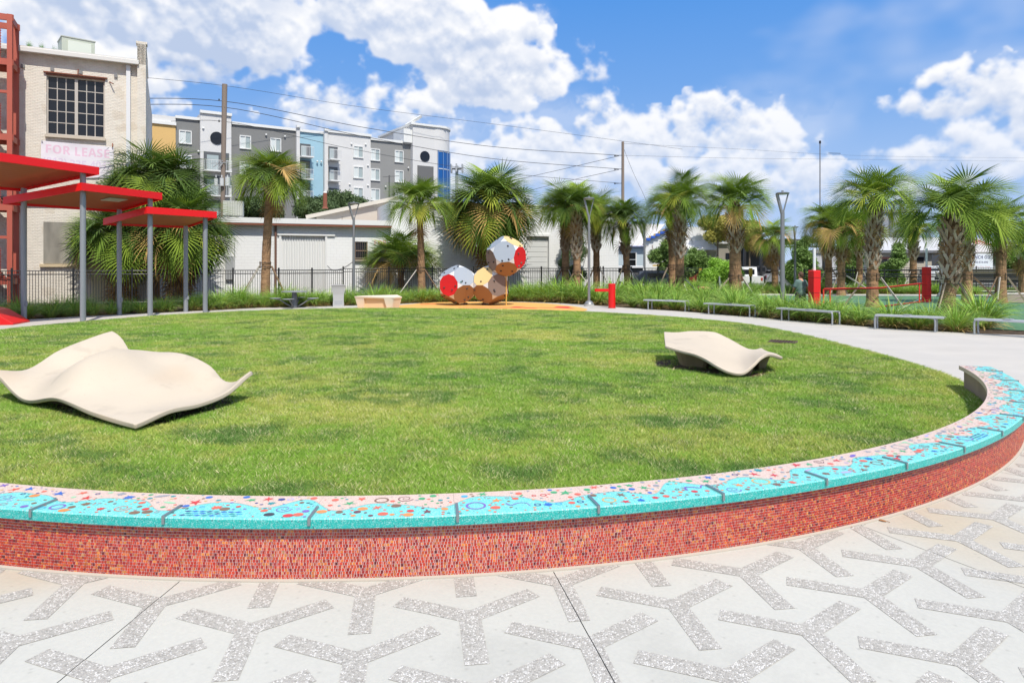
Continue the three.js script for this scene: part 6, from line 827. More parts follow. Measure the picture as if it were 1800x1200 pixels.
// ================================================================ palms
const LT = { transmission: 0.35, thickness: 0, side: THREE.DoubleSide }, leafM = (c) => { const m = new THREE.MeshPhysicalMaterial({ roughness: 0.85, specularIntensity: 0.3, ...LT }); m.color.setRGB(...c); return m; };
const leafMats = [leafM([0.175, 0.28, 0.034]), leafM([0.28, 0.39, 0.045]), leafM([0.10, 0.175, 0.028]), leafM([0.44, 0.47, 0.06])];
const deadMats = [M([0.36, 0.19, 0.06], 0.8, { side: THREE.DoubleSide }), M([0.24, 0.14, 0.065], 0.8, { side: THREE.DoubleSide }), M([0.46, 0.29, 0.09], 0.8, { side: THREE.DoubleSide })];
function frondGeo(pet, Rf, phi0, bend, seed, n = 40, droop = 0.5) {
  const R = rng(seed), pos = []; let x = 0, y = 0, ph = phi0; const pts = [[0, 0, ph]], SEG = 6;
  for (let i = 1; i <= SEG; i++) { ph = phi0 - bend * Math.pow(i / SEG, 1.4); x += Math.cos(ph) * pet / SEG; y += Math.sin(ph) * pet / SEG; pts.push([x, y, ph]); }
  for (let i = 0; i < SEG; i++) { const w0 = 0.026 - 0.012 * i / SEG, w1 = 0.026 - 0.012 * (i + 1) / SEG, a = pts[i], b = pts[i + 1]; const ring = (p, w) => [[p[0], p[1] + w * 0.5, 0], [p[0], p[1] - w * 0.3, w], [p[0], p[1] - w * 0.3, -w]]; const A = ring(a, w0), B = ring(b, w1); for (let k = 0; k < 3; k++) { const l = (k + 1) % 3; pos.push(...A[k], ...B[k], ...B[l], ...A[k], ...B[l], ...A[l]); } }
  const costa = []; let cx = x, cy = y, cp = ph; for (let i = 0; i <= 8; i++) { costa.push([cx, cy, cp]); cp -= 0.13 + bend * 0.06; cx += Math.cos(cp) * Rf * 0.055; cy += Math.sin(cp) * Rf * 0.055; }
  for (let i = 0; i < n; i++) {
    const u = i / (n - 1) * 2 - 1, ang = u * 2.35, s = (1 - Math.pow(Math.abs(u), 0.8)) * 8, c0 = Math.floor(Math.min(7, s)), f = s - c0, a = costa[c0], b = costa[c0 + 1];
    const bp = lerp(a[2], b[2], f), Tn = [Math.cos(bp), Math.sin(bp), 0], N = [-Math.sin(bp), Math.cos(bp), 0], fold = 0.30;
    let p = [lerp(a[0], b[0], f), lerp(a[1], b[1], f), 0]; const L = Rf * (0.80 + 0.20 * Math.cos(ang * 0.7)) * (0.88 + R() * 0.2), sn = Math.sin(ang), cs = Math.cos(ang);
    let d = [Tn[0] * cs + N[0] * fold * Math.abs(sn), Tn[1] * cs + N[1] * fold * Math.abs(sn), sn]; const ln = Math.hypot(...d); d = d.map((v) => v / ln);
    const K = 5, rows = [];
    for (let k = 0; k <= K; k++) {
      const t = k / K, w = (t < 0.42 ? Math.max(0.006, t * L * 0.062) : Math.max(0.0015, 0.40 * L * 0.062 * Math.pow(clamp(1 - (t - 0.42) / 0.58), 0.85))) ;
      let q = [Tn[0] * -sn + N[0] * 0, Tn[1] * -sn, cs]; const lq = Math.hypot(...q) || 1; q = q.map((v) => v / lq);
      rows.push([p.slice(), q, w]);
      d = [d[0], d[1] - droop * t * t * 0.55 * (0.8 + 0.5 * R()), d[2]]; const l2 = Math.hypot(...d); d = d.map((v) => v / l2);
      p = [p[0] + d[0] * L / K, p[1] + d[1] * L / K, p[2] + d[2] * L / K];
    }
    for (let k = 0; k < K; k++) { const [a0, q0, w0] = rows[k], [a1, q1, w1] = rows[k + 1], up = 0.35; const l0 = a0.map((v, m) => v + q0[m] * w0), r0 = a0.map((v, m) => v - q0[m] * w0), l1 = a1.map((v, m) => v + q1[m] * w1), r1 = a1.map((v, m) => v - q1[m] * w1), m0 = a0.map((v, m) => v + N[m] * w0 * up), m1 = a1.map((v, m) => v + N[m] * w1 * up); pos.push(...l0, ...l1, ...m1, ...l0, ...m1, ...m0, ...m0, ...m1, ...r1, ...m0, ...r1, ...r0); }
  }
  return triGeo(pos);
}
const CLS = [1.45, 1.15, 0.85, 0.5, 0.15, -0.2, -0.55];
const FR = CLS.map((p, k) => [0, 1, 2].map((v) => frondGeo(0.78 + 0.10 * v, 0.86, p, 0.22 + 0.11 * k, 100 + k * 7 + v, 40, 0.16 + 0.09 * k)));
const FD = [0, 1, 2].map((v) => frondGeo(0.75, 0.8, -0.75 - 0.15 * v, 0.7, 300 + v, 20, 2.2));
const barkTex = colorTex(256, (u, v, i, j) => { const n = fbt(u, v, 10, 4, 91), r = Math.pow(Math.abs(Math.sin((v * 9 + 0.35 * fbt(u, v, 6, 3, 92)) * Math.PI)), 0.6), k = h3(i, j >> 1, 5); return tint(mix3([0.12, 0.065, 0.035], [0.46, 0.27, 0.14], clamp(0.13 * r + 0.95 * n)), 0.8 + 0.35 * k); }, 1);
const barkBump = grayTex(256, (u, v, i, j) => 0.22 * Math.pow(Math.abs(Math.sin((v * 9 + 0.35 * fbt(u, v, 6, 3, 92)) * Math.PI)), 0.6) + 0.78 * fbt(u, v, 20, 3, 93), 1);
const mBark = M(null, 1, { map: barkTex, bumpMap: barkBump, bumpScale: 0.02 }), mBoot = [M([0.46, 0.36, 0.265], 0.95), M([0.34, 0.24, 0.16], 0.95), M([0.56, 0.46, 0.36], 0.95)], mFiber = M([0.14, 0.085, 0.045], 1);
function trunkGeo(h, r0, r1, seed, lean) {
  const n = 14, m = Math.max(10, Math.round(h * 6)), pos = [], uv = [], P = (i, k) => { const t = k / m, w = r0 + (r1 - r0) * t + 0.10 * Math.exp(-t * h * 4) * r0 * 3 + 0.006 * Math.sin(k * 2.1) + 0.012 * (vn3(i * 0.9, k * 0.8, seed) - 0.5), a = (i % n) / n * 6.2832; return [Math.cos(a) * w + lean[0] * t * t, t * h, Math.sin(a) * w + lean[1] * t * t]; };
  for (let i = 0; i < n; i++) for (let k = 0; k < m; k++) { pos.push(...P(i, k), ...P(i, k + 1), ...P(i + 1, k + 1), ...P(i, k), ...P(i + 1, k + 1), ...P(i + 1, k)); const u0 = i / n * 1, u1 = (i + 1) / n * 1, v0 = k / m * h, v1 = (k + 1) / m * h; uv.push(u0, v0, u0, v1, u1, v1, u0, v0, u1, v1, u1, v0); }
  return triGeo(pos, uv);
}
function bootGeo(seed) {                                // split base of an old leaf stalk: two straps joined below
  const R = rng(seed), g = [], k = 0.85 + 0.3 * R(); for (const s of [-1, 1]) g.push(bar([s * 0.012, -0.03, 0.012], [s * 0.125 * k, 0.235, 0.075], 0.088, 0.034)); g.push(bar([0, -0.10, -0.01], [0, 0.03, 0.02], 0.10, 0.04)); const e = R() < 0.5 ? -1 : 1; g.push(bar([e * 0.118 * k, 0.22, 0.07], [e * 0.15 * k, 0.33 + 0.08 * R(), 0.15], 0.05, 0.024)); return merge(g);
}
const BOOTS = [0, 1, 2, 3].map((k) => bootGeo(60 + k));
const palms = [];
function palm(label, { px, d, base, heart, r, fronds = 40, dead = 4, boots = 0, tr = [0.19, 0.16], low = 0, each = false, seed, hue = 0, yellow = 0.06, spread = 1, group }) {
  const R = rng(seed), x = atX(px, d), H = atY(heart, d), hx = (base ?? px), lean = [atX(hx, d) - x, 0], t = thing('palm_tree', label, 'palm tree', [x, -0.01, -d], 0, group ?? 'fan palms round the park');
  const S = r / 1200 * d / 1.78;                         // frond scale: photographed crown radius over the modelled reach
  void 0; part('trunk', trunkGeo(H, tr[0], tr[1], seed, lean), mBark, t);
  part('crown_heart', (() => { const g = new THREE.SphereGeometry(1, 12, 10); g.scale(tr[1] * 1.25, 0.34 * S + 0.1, tr[1] * 1.25); g.translate(lean[0], H - 0.05, 0); return metric(g.ni()); })(), mFiber, t);
  // old leaf bases spiralling up the trunk
  const nb = Math.round(boots * 19), list = [];
  for (let k = 0; k < nb; k++) { const f = k / nb, y = H - boots + f * (boots - 0.05), a = k * 2.39996, tt = y / H, rr = lerp(tr[0], tr[1], tt) * 0.98 + 0.01; list.push([rr, y, a, 0.9 + R() * 0.35, Math.floor(R() * 4), lean[0] * tt * tt]); }
  const far = []; for (const [rr, y, a, s, g, lx] of list) { const q = BOOTS[g].clone(); q.scale(s * 1.15, s, s * 1.2); q.translate(0, 0, rr); q.rotateY(a); q.translate(lx, y, 0); if (each) { const m = new THREE.Mesh(BOOTS[g], mBoot[Math.floor(R() * 3)]); m.name = 'leaf_base'; m.castShadow = m.receiveShadow = true; m.scale.set(s * 1.15, s, s * 1.2); m.position.set(lx + rr * Math.sin(a), y, rr * Math.cos(a)); m.rotation.y = a; t.add(m); } else far.push(q); }
  if (far.length) { const m = part('leaf_bases', merge(far), mBoot[Math.floor(R() * 3)], t); m.userData.kind = 'stuff'; }
  fronds = Math.round(fronds * (each ? 1.1 : 1.25)); const total = fronds + dead;
  for (let i = 0; i < total; i++) {
    const isDead = i >= fronds, f = i / fronds, lowest = (each ? 3.1 : 3.35) + low * 0.75, c = isDead ? 0 : clamp(Math.pow(f, 0.85) * lowest + (R() - 0.5) * 1.2, 0, 6), ci = Math.round(c), g = isDead ? FD[Math.floor(R() * 3)] : FR[ci][Math.floor(R() * 3)];
    const mat = isDead ? deadMats[Math.floor(R() * 3)] : R() < yellow * (f < 0.3 ? 0 : f * 2) ? (R() < 0.55 ? leafMats[3] : deadMats[2]) : leafMats[hue === 2 ? (R() < 0.6 ? 2 : R() < 0.7 ? 0 : 1) : R() < 0.5 ? 1 - hue : R() < 0.6 ? 0 : 2];
    const m = new THREE.Mesh(g, mat); m.name = isDead ? 'dead_frond' : 'frond'; m.castShadow = m.receiveShadow = true;
    const k = S * (0.86 + R() * 0.26) * (isDead ? 0.85 : 1); m.scale.set(k * spread, k, k); const a = i * 2.39996 + R() * 0.5; m.position.set(lean[0] + Math.cos(a) * 0.06, H - (isDead ? 0.25 + R() * (low > 1 ? 1.3 : 0.25) * S : 0.16 * f), -Math.sin(a) * 0.06); m.rotation.y = a; m.rotation.x = (R() - 0.5) * 0.25; t.add(m);
  }
  palms.push({ x, d, H }); return t;
}
palm('slender palm with smooth brown trunk behind the picnic table', { px: 466, base: 476, d: 34.8, heart: 322, r: 78, fronds: 46, dead: 4, tr: [0.24, 0.19], boots: 0.5, seed: 1, yellow: .05 });
palm('slender palm left of the climbing structure, behind the angular cast bench', { px: 741, base: 737, d: 40.7, heart: 368, r: 70, fronds: 38, dead: 3, tr: [0.24, 0.17], boots: 0.6, seed: 2, yellow: .1 });
palm('broad dark palm with a brown skirt directly behind the climbing structure', { px: 862, d: 47.5, heart: 372, r: 98, fronds: 74, dead: 30, tr: [0.28, 0.24], low: 1.2, seed: 3, hue: 2, yellow: .18 });
palm('low bushy palm against the white wall beside the barred window', { px: 705, d: 46.5, heart: 470, r: 76, fronds: 40, dead: 2, tr: [0.2, 0.2], seed: 4, yellow: .3, low: -0.5 });
palm('tall unpruned palm behind the canopies, against the brick building', { px: 272, d: 38.5, heart: 335, r: 102, fronds: 70, dead: 8, tr: [0.25, 0.2], seed: 5, hue: 2, low: .6 });
palm('shaggy palm behind the lowest canopy with a hanging brown skirt', { px: 318, d: 37.2, heart: 415, r: 98, fronds: 70, dead: 30, tr: [0.28, 0.24], low: 1.3, hue: 2, seed: 6, yellow: .14 });
palm('shaggy palm left of the lowest canopy, hanging before the blocked window', { px: 212, d: 36.8, heart: 425, r: 92, fronds: 60, dead: 22, tr: [0.26, 0.22], low: 1.2, hue: 2, seed: 7, yellow: .12 });
palm('left palm of the close pair right of the climbing structure', { px: 994, d: 45.0, heart: 372, r: 62, fronds: 38, dead: 3, tr: [0.25, 0.2], boots: 2.6, seed: 8 });
palm('right palm of the close pair, just left of a lamp post', { px: 1015, base: 1011, d: 43.2, heart: 372, r: 62, fronds: 38, dead: 3, tr: [0.25, 0.21], boots: 2.9, seed: 9 });
palm('palm right of the lamp post that stands by the orange surface', { px: 1049, base: 1047, d: 47, heart: 382, r: 58, fronds: 36, dead: 2, tr: [0.24, 0.2], boots: 2.3, seed: 10 });
palm('palm standing above the red drinking fountain', { px: 1103, base: 1096, d: 46, heart: 395, r: 58, fronds: 40, dead: 3, tr: [0.24, 0.19], boots: 2.0, seed: 11, hue: 2 });
palm('rear palm of the overlapping pair in front of the blue stepped gable', { px: 1182, base: 1180, d: 47, heart: 378, r: 60, fronds: 36, dead: 4, tr: [0.26, 0.22], boots: 1.9, seed: 12 });
palm('front palm of the overlapping pair, criss-cross bark above the first bench', { px: 1195, base: 1197, d: 42, heart: 365, r: 70, fronds: 38, dead: 5, tr: [0.27, 0.24], boots: 3.0, each: true, seed: 13, yellow: .1 });
palm('stout palm behind the exercising man, with smooth lower trunk', { px: 1293, base: 1292, d: 37.5, heart: 368, r: 76, fronds: 38, dead: 7, tr: [0.34, 0.28], boots: 2.3, each: true, seed: 14, hue: 0, yellow: .12 });
palm('small palm with drooping brown fronds beside the thick lamp post', { px: 1363, base: 1358, d: 51, heart: 425, r: 50, fronds: 28, dead: 12, tr: [0.24, 0.2], boots: 1.6, seed: 15, yellow: .2 });
palm('palm above and right of the standing man, left of a similar one', { px: 1457, base: 1458, d: 49, heart: 398, r: 58, fronds: 34, dead: 7, tr: [0.24, 0.2], boots: 2.3, seed: 16 });
palm('palm whose trunk shows left of the tall palm at the net middle', { px: 1479, base: 1481, d: 47, heart: 412, r: 62, fronds: 36, dead: 6, tr: [0.26, 0.21], boots: 1.8, seed: 17, yellow: .12 });
palm('thin palm immediately behind the tall palm at the net middle', { px: 1511, base: 1513, d: 52, heart: 405, r: 48, fronds: 34, dead: 4, tr: [0.24, 0.2], boots: 2.0, seed: 18 });
palm('tall palm with criss-cross bark in front of the net middle', { px: 1534, base: 1538, d: 33.5, heart: 362, r: 84, fronds: 40, dead: 5, tr: [0.27, 0.23], boots: 3.0, each: true, seed: 19, yellow: .06 });
palm('short palm in front of the grey roofed shed, left of a red pad', { px: 1606, base: 1606, d: 52, heart: 408, r: 42, fronds: 38, dead: 4, tr: [0.26, 0.22], boots: 2.0, seed: 20, yellow: .2 });
palm('widest nearest palm with thick criss-cross bark, right of a red pad', { px: 1668, base: 1680, d: 26.4, heart: 385, r: 104, fronds: 40, dead: 3, tr: [0.24, 0.26], boots: 2.5, each: true, seed: 21, yellow: .16, hue: 0 });
palm('shaded palm close behind the widest palm, on its right', { px: 1701, base: 1699, d: 36.5, heart: 400, r: 66, fronds: 38, dead: 4, tr: [0.26, 0.22], boots: 2.2, each: true, seed: 22, hue: 2 });
palm('smooth trunked palm near the right edge, right of the oil sign', { px: 1760, base: 1762, d: 37, heart: 398, r: 66, fronds: 38, dead: 5, tr: [0.28, 0.22], boots: 0.7, seed: 23, yellow: .1 });
palm('palm half cut off by the right picture edge', { px: 1800, base: 1796, d: 43, heart: 438, r: 52, fronds: 34, dead: 8, tr: [0.26, 0.22], boots: 0.6, seed: 24, yellow: .2 });

// timber props bound to young palms
{
  const mW = [M([0.50, 0.455, 0.40], 0.85), M([0.22, 0.14, 0.085], 0.9), M([0.36, 0.28, 0.205], 0.9)], mS = M([0.04, 0.035, 0.03], 0.7), mBt = M([0.20, 0.12, 0.065], 0.9);
  const prop = (label, px, d, yb, r, legs) => {
    const x = atX(px, d), H = atY(yb, d), t = thing('palm_brace', label, 'tree brace', [x, 0, -d], 0, 'timber props holding up the palms');
    for (let k = 0; k < 5; k++) { const a = k / 5 * 6.283 + 0.3; part('batten', bx(0.09, 0.36, 0.04, 0, 0, 0), mBt, t).position.set(Math.sin(a) * (r + 0.02), H - 0.1, Math.cos(a) * (r + 0.02)); t.children[t.children.length - 1].rotation.y = a; }
    for (const dy of [0, -0.2]) { const g = new THREE.TorusGeometry(r + 0.045, 0.014, 5, 20); g.rotateX(Math.PI / 2); g.translate(0, H + dy, 0); part('strap', metric(g.ni()), mS, t); }
    for (const [dx, dz, m] of legs) { const L = Math.hypot(dx, dz); part('prop', bar([dx / L * (r + 0.06), H - 0.16, dz / L * (r + 0.06)], [dx, 0.0, dz], 0.085, 0.045), mW[m], t); }
  };
  prop('timber props on the palm behind the picnic table', 466, 34.8, 462, .24, [[-1.35, .35, 1], [-1.15, .6, 0], [1.1, -.5, 1]]);
  prop('timber props on the slender palm left of the climbing structure', 739, 40.7, 470, .23, [[-1.35, 1.2, 0], [1.5, .6, 1], [.2, -1.2, 1]]);
  prop('timber props on the left palm of the close pair', 994, 45.0, 470, .25, [[.9, 1.2, 0], [-1.2, .6, 1]]);
  prop('timber props on the right palm of the close pair', 1014, 43.2, 477, .25, [[1.25, 1.3, 0], [-1.1, .8, 1]]);
  prop('timber props on the palm right of the near lamp post', 1049, 47, 470, .24, [[1.1, 1.0, 0], [-1, .4, 1]]);
  prop('timber props on the palm above the drinking fountain', 1101, 46, 468, .24, [[1.3, 1.4, 0], [-1.1, .4, 2]]);
  prop('timber props on the rear palm of the overlapping pair', 1181, 47, 466, .26, [[1.0, .9, 0], [-1.2, .3, 2]]);
  prop('peeling timber props on the front palm of the overlapping pair', 1197, 42, 486, .27, [[1.15, 1.3, 0], [-1.3, .7, 1]]);
  prop('timber props on the stout palm behind the exercising man', 1293, 37.5, 484, .34, [[-1.7, .5, 2], [1.1, .6, 0], [.9, -.6, 0]]);
  prop('timber props on the small palm beside the thick lamp post', 1362, 51, 476, .24, [[-1.3, .5, 0], [1.5, .7, 0]]);
  prop('timber props on the palm above and right of the standing man', 1457, 49, 472, .24, [[1.1, .6, 2], [-1.1, .3, 2]]);
  prop('white timber props on the palm left of the tall net palm', 1479, 47, 480, .26, [[2.0, 1.1, 0], [-1, .5, 2]]);
  prop('timber props on the thin palm behind the tall net palm', 1511, 52, 474, .24, [[-.9, .8, 0], [1.1, .3, 0]]);
  prop('timber props on the tall palm in front of the net', 1535, 33.5, 482, .27, [[1.15, .6, 0], [-1.1, -.7, 2]]);
  prop('timber props on the short palm before the grey roofed shed', 1606, 52, 474, .26, [[-1.25, .6, 0], [1.2, .4, 0]]);
  prop('long weathered timber props on the widest nearest palm', 1669, 26.4, 490, .27, [[-.95, .7, 2], [.85, .55, 2], [.1, -1, 1]]);
  prop('dark timber props on the shaded palm behind the widest palm', 1701, 36.5, 482, .25, [[-1.1, .3, 1], [1.5, .5, 1]]);
  prop('timber props on the smooth trunked palm near the right edge', 1760, 37, 482, .27, [[-1.3, .6, 1], [-.85, .9, 0], [1.2, .3, 2]]);
}

// ================================================================ ornamental grass clumps
const clumpGeo = (seed, n, tall, wide, straw) => {
  const R = rng(seed), pos = [], col = [];
  for (let k = 0; k < n; k++) {
    const a = R() * 6.2832, b0 = Math.sqrt(R()) * 0.16 * wide, dead = R() < straw, L = tall * (0.62 + R() * 0.55) * (dead ? 0.6 : 1); let ph = 1.5 - R() * 0.62 - (dead ? 0.4 : 0); const bend = 0.55 + R() * 1.15, S = 4; let x = Math.cos(a + R() - 0.5) * b0, z = Math.sin(a + R() - 0.5) * b0, y = 0; const q = [-Math.sin(a), Math.cos(a)], w0 = 0.0075 + R() * 0.004, tw = R() * 1.2 - 0.6;
    const v = 0.6 + R() * 0.7, g = dead ? [0.58 * v, 0.40 * v, 0.13 * v] : R() < 0.25 ? [0.44 * v, 0.56 * v, 0.08 * v] : [0.25 * v, 0.45 * v, 0.045 * v], foot = dead ? g : [0.42 * v, 0.42 * v, 0.09 * v];
    let P = null; for (let s = 0; s <= S; s++) { const t = s / S, w = w0 * (1 - t * t), cc = mix3(foot, g, clamp(t * 2.5)), row = [[x - q[0] * w, y + tw * w, z - q[1] * w], [x + q[0] * w, y - tw * w, z + q[1] * w], cc]; if (P) { pos.push(...P[0], ...P[1], ...row[1]); col.push(...P[2], ...P[2], ...cc); if (s < S) { pos.push(...P[0], ...row[1], ...row[0]); col.push(...P[2], ...cc, ...cc); } } P = row; ph -= bend / S * (0.6 + t); x += Math.cos(ph) * Math.cos(a) * L / S; z += Math.cos(ph) * Math.sin(a) * L / S; y += Math.sin(ph) * L / S; }
  }
  const g = triGeo(pos); g.setAttribute('color', new THREE.Float32BufferAttribute(col, 3)); return g;
};
const mClump = new THREE.MeshPhysicalMaterial({ roughness: 0.8, vertexColors: true, ...LT, transmission: 0.3 });
const CL = [0, 1, 2, 3, 4].map((k) => clumpGeo(500 + k, 380, 1.02, 0.9, 0.10 + 0.04 * k)), CLB = clumpGeo(520, 220, 0.55, 1.2, 0.95);
{
  const R = rng(99);
  const clump = (x, z, s, label, group, geo) => { const o = new THREE.Mesh(geo ?? CL[Math.floor(R() * 5)], mClump); o.name = numbered('grass_clump'); o.userData = { label, category: 'ornamental grass', group }; o.position.set(x, -0.015, z); o.rotation.y = R() * 6.28; { const q = s * (0.72 + R() * 0.52); o.scale.set(q * (0.9 + R() * 0.25), q * (0.9 + R() * 0.35), q * (0.9 + R() * 0.25)); } o.castShadow = o.receiveShadow = true; scene.add(o); };
  const along = (pts, n, rows, gap, s, label, group, skip) => { const c = new THREE.CatmullRomCurve3(pts.map((p) => new THREE.Vector3(p[0], 0, p[1]))); const end = pts[0][0] > pts[pts.length - 1][0] ? 'right' : 'left', th = (q) => q + (q % 10 === 1 && q !== 11 ? 'st' : q % 10 === 2 && q !== 12 ? 'nd' : q % 10 === 3 && q !== 13 ? 'rd' : 'th'), rowName = ['front', 'second', 'third']; for (let r = 0; r < rows; r++) for (let k = 0; k < n; k++) { const t = (k + (r % 2) * 0.5 + (R() - 0.5) * 0.4) / n, p = c.getPointAt(clamp(t)), d = c.getTangentAt(clamp(t)), nx = -d.z, nz = d.x; const x = p.x + nx * gap * r + (R() - 0.5) * 0.25, z = p.z + nz * gap * r + (R() - 0.5) * 0.25; if (skip && skip(x, z)) continue; clump(x, z, s, `${label}${rows > 1 ? ', ' + rowName[r] + ' row' : ''}, ${th(k + 1)} from ${end}`, group); } };
  along([[13.6, -21.05], [12.5, -22.5], [10.9, -25.3], [9.3, -28.6], [7.2, -32.0], [5.4, -34.3]], 18, 1, 0.85, 1.06, 'bright green grass clump in the front row behind the benches', 'grass clumps behind the benches');
  along([[14.4, -21.6], [13.4, -23.0], [11.8, -25.8], [10.2, -29.2], [8.0, -32.8], [6.0, -35.3]], 17, 1, 0.9, 0.85, 'green grass clump in the second row behind the benches', 'second row of grass clumps behind the benches');
  along([[10.8, -31.5], [8.9, -34.6], [6.6, -37.6], [5.0, -40.5]], 10, 3, 1.0, 1.25, 'tall grass clump under palms right of the fountain', 'grass clumps round the middle palms');
  along([[5.6, -36.6], [3.6, -38.4], [1.0, -39.9], [-0.6, -40.1]], 11, 2, -1.05, 1.3, 'yellow-green grass clump right of the climbing structure', 'grass clumps right of the climber');
  along([[-1.0, -40.2], [-3.4, -39.8], [-5.2, -38.6], [-6.6, -37.6], [-7.9, -36.4], [-9.2, -35.8]], 16, 2, -0.9, 1.0, 'grass clump between litter bin and climbing structure', 'grass clumps behind the cast bench');
  along([[-9.6, -35.6], [-11.2, -34.8], [-12.9, -34.0], [-14.2, -32.5], [-15.2, -31.3]], 14, 2, -0.85, 1.05, 'green grass clump behind the picnic table', 'grass clumps behind the picnic table');
  along([[-15.6, -30.9], [-16.8, -29.4], [-18.3, -27.9], [-19.6, -26.2], [-21.5, -24.5]], 15, 2, -0.9, 0.82, 'shaded grass clump behind the red canopies', 'grass clumps behind the canopies');
  along([[16, -50.8], [24, -50.2], [34, -48.8]], 26, 2, -0.8, 0.95, 'grass clump beyond the green court', 'grass clumps beyond the court', (x, z) => false);
  along([[12.8, -49], [14.4, -51.2]], 5, 2, -0.9, 1.2, 'tall grass clump beside the far park seat', 'grass clumps by the far seat');
  for (const [x, z, w] of [[15.3, -22.2, 'nearest'], [15.7, -22.9, 'right rear'], [15.1, -23.1, 'left rear']]) clump(x, z, 1.15, w + ' of three large grass clumps under the widest palm', 'grass clumps under the widest palm');
  for (const [px, d] of [[432, 33.4], [560, 34.8]]) clump(atX(px, d), -d, 0.8, px < 500 ? 'brown dried grass clump at the path edge left of the slender palm' : 'brown dried grass clump at the path edge right of the picnic table', undefined, CLB);
}
// ================================================================ leafy trees, hedge, ivy
const leafCluster = (() => { const R = rng(7), pos = []; for (let k = 0; k < 26; k++) { const c = [(R() - 0.5) * 0.5, (R() - 0.5) * 0.36, (R() - 0.5) * 0.5], a = R() * 6.28, t = R() * 1.6 - 0.8, s = 0.055 + R() * 0.045, u = [Math.cos(a) * Math.cos(t), Math.sin(t), Math.sin(a) * Math.cos(t)], b = R() * 6.28; let w = [Math.cos(b), R() - 0.5, Math.sin(b)]; const dt = w[0] * u[0] + w[1] * u[1] + w[2] * u[2]; w = w.map((q, i) => q - dt * u[i]); const l = Math.hypot(...w) || 1; w = w.map((q) => q / l * s * 0.42); const A = c.map((q, i) => q - u[i] * s), B = c.map((q, i) => q + u[i] * s), D = c.map((q, i) => q + w[i]), E = c.map((q, i) => q - w[i]); pos.push(...A, ...D, ...B, ...A, ...B, ...E); } return triGeo(pos); })();
function crownGeo(blobs, n, seed, leaf = 1) {           // many small leaves in uneven clumps
  const R = rng(seed), gs = [], base = leafCluster.attributes.position.array, per = base.length, out = new Float32Array(n * per); let o = 0; const tot = blobs.reduce((s, b) => s + b[3] * b[3], 0), m = new THREE.Matrix4(), e = new THREE.Euler(), q = new THREE.Quaternion(), v = new THREE.Vector3();
  for (const b of blobs) { const cnt = Math.floor(n * b[3] * b[3] / tot); for (let k = 0; k < cnt; k++) { const a = R() * 6.283, u = R() * 2 - 1, s = Math.sqrt(1 - u * u), r = b[3] * (0.62 + 0.42 * R()) * (0.85 + 0.3 * vn3(a * 2, u * 3, seed)); q.setFromEuler(e.set(R() * 6, R() * 6, R() * 6)); m.compose(v.set(b[0] + Math.cos(a) * s * r, b[1] + u * r * (b[4] ?? 0.85), b[2] + Math.sin(a) * s * r), q, new THREE.Vector3(leaf, leaf, leaf)); for (let i = 0; i < per; i += 3) { v.set(base[i], base[i + 1], base[i + 2]).applyMatrix4(m); out[o++] = v.x; out[o++] = v.y; out[o++] = v.z; } } }
  void gs; const g = new THREE.BufferGeometry(); g.setAttribute('position', new THREE.BufferAttribute(out.slice(0, o), 3)); g.computeVertexNormals(); return metric(g);
}
const mLeafDark = M([0.085, 0.135, 0.045], 0.7, { side: THREE.DoubleSide }), mLeafMid = M([0.16, 0.26, 0.055], 0.65, { side: THREE.DoubleSide }), mLeafBright = M([0.28, 0.50, 0.05], 0.6, { side: THREE.DoubleSide }), mLeafYellow = M([0.36, 0.33, 0.06], 0.7, { side: THREE.DoubleSide }), mTrunk = M([0.16, 0.12, 0.09], 0.95);
function tree(label, px, d, yTop, yLow, wpx, n, mat, seed, opt = {}) {
  const x = atX(px, d), H = atY(yTop, d), L = Math.max(0.1, atY(yLow, d)), W = wpx / 1200 * d / 2, R = rng(seed), t = thing(opt.name ?? 'tree', label, opt.cat ?? 'tree', [x, opt.y ?? 0, -d], 0, opt.group), blobs = [], mid = (H + L) / 2;
  const nb = opt.nb ?? 9; for (let k = 0; k < nb; k++) { const f = k / (nb - 1), y = lerp(L + (H - L) * 0.18, H - (H - L) * 0.16, f), w = W * (opt.cone ? 1 - 0.75 * f : Math.sin(Math.PI * (0.22 + 0.66 * f))); blobs.push([(R() - 0.5) * 1.5 * w, y, (R() - 0.5) * 1.3 * w, Math.max(0.3, w * (0.42 + 0.2 * R())), 0.8]); }
  part('trunk', [cyl(0.06 * (H / 4) + 0.03, 0.04, mid, 0, 0, 0, 8), ...blobs.filter((_, k) => k % 2).map((b) => bar([0, Math.max(0.2, b[1] - W * 0.6), 0], [b[0] * 0.7, b[1], b[2] * 0.7], 0.03, 0.045, 6))], mTrunk, t);
  part('crown', crownGeo(blobs, n, seed, opt.leaf ?? 1), mat, t); return t;
}
tree('dark oak crown behind the white building, left of the beige sloping wall', 560, 60, 345, 400, 90, 1700, mLeafDark, 41, { leaf: 1.3 });
tree('dark oak crown behind the beige sloping wall, below the rusty pipe', 612, 62, 335, 395, 90, 1500, mLeafDark, 42, { leaf: 1.3 });
tree('dark oak crown behind the white building, beside the rooftop unit', 446, 58, 345, 402, 75, 1400, mLeafDark, 43, { leaf: 1.3 });
tree('leafy tree in front of the blue stepped gable wall', 1172, 60, 415, 500, 48, 1000, mLeafMid, 44, { leaf: 1.2 });
tree('leafy tree under the ribbed metal awning', 1222, 61, 432, 505, 44, 1000, mLeafMid, 45, { leaf: 1.2 });
tree('yellowing tree behind the stout palm, above the dark carport', 1262, 64, 375, 425, 66, 900, mLeafYellow, 46, { leaf: 1.2 });
tree('yellowing tree above the dark carport, left of the thick lamp post', 1318, 66, 385, 440, 60, 900, mLeafYellow, 47, { leaf: 1.2 });
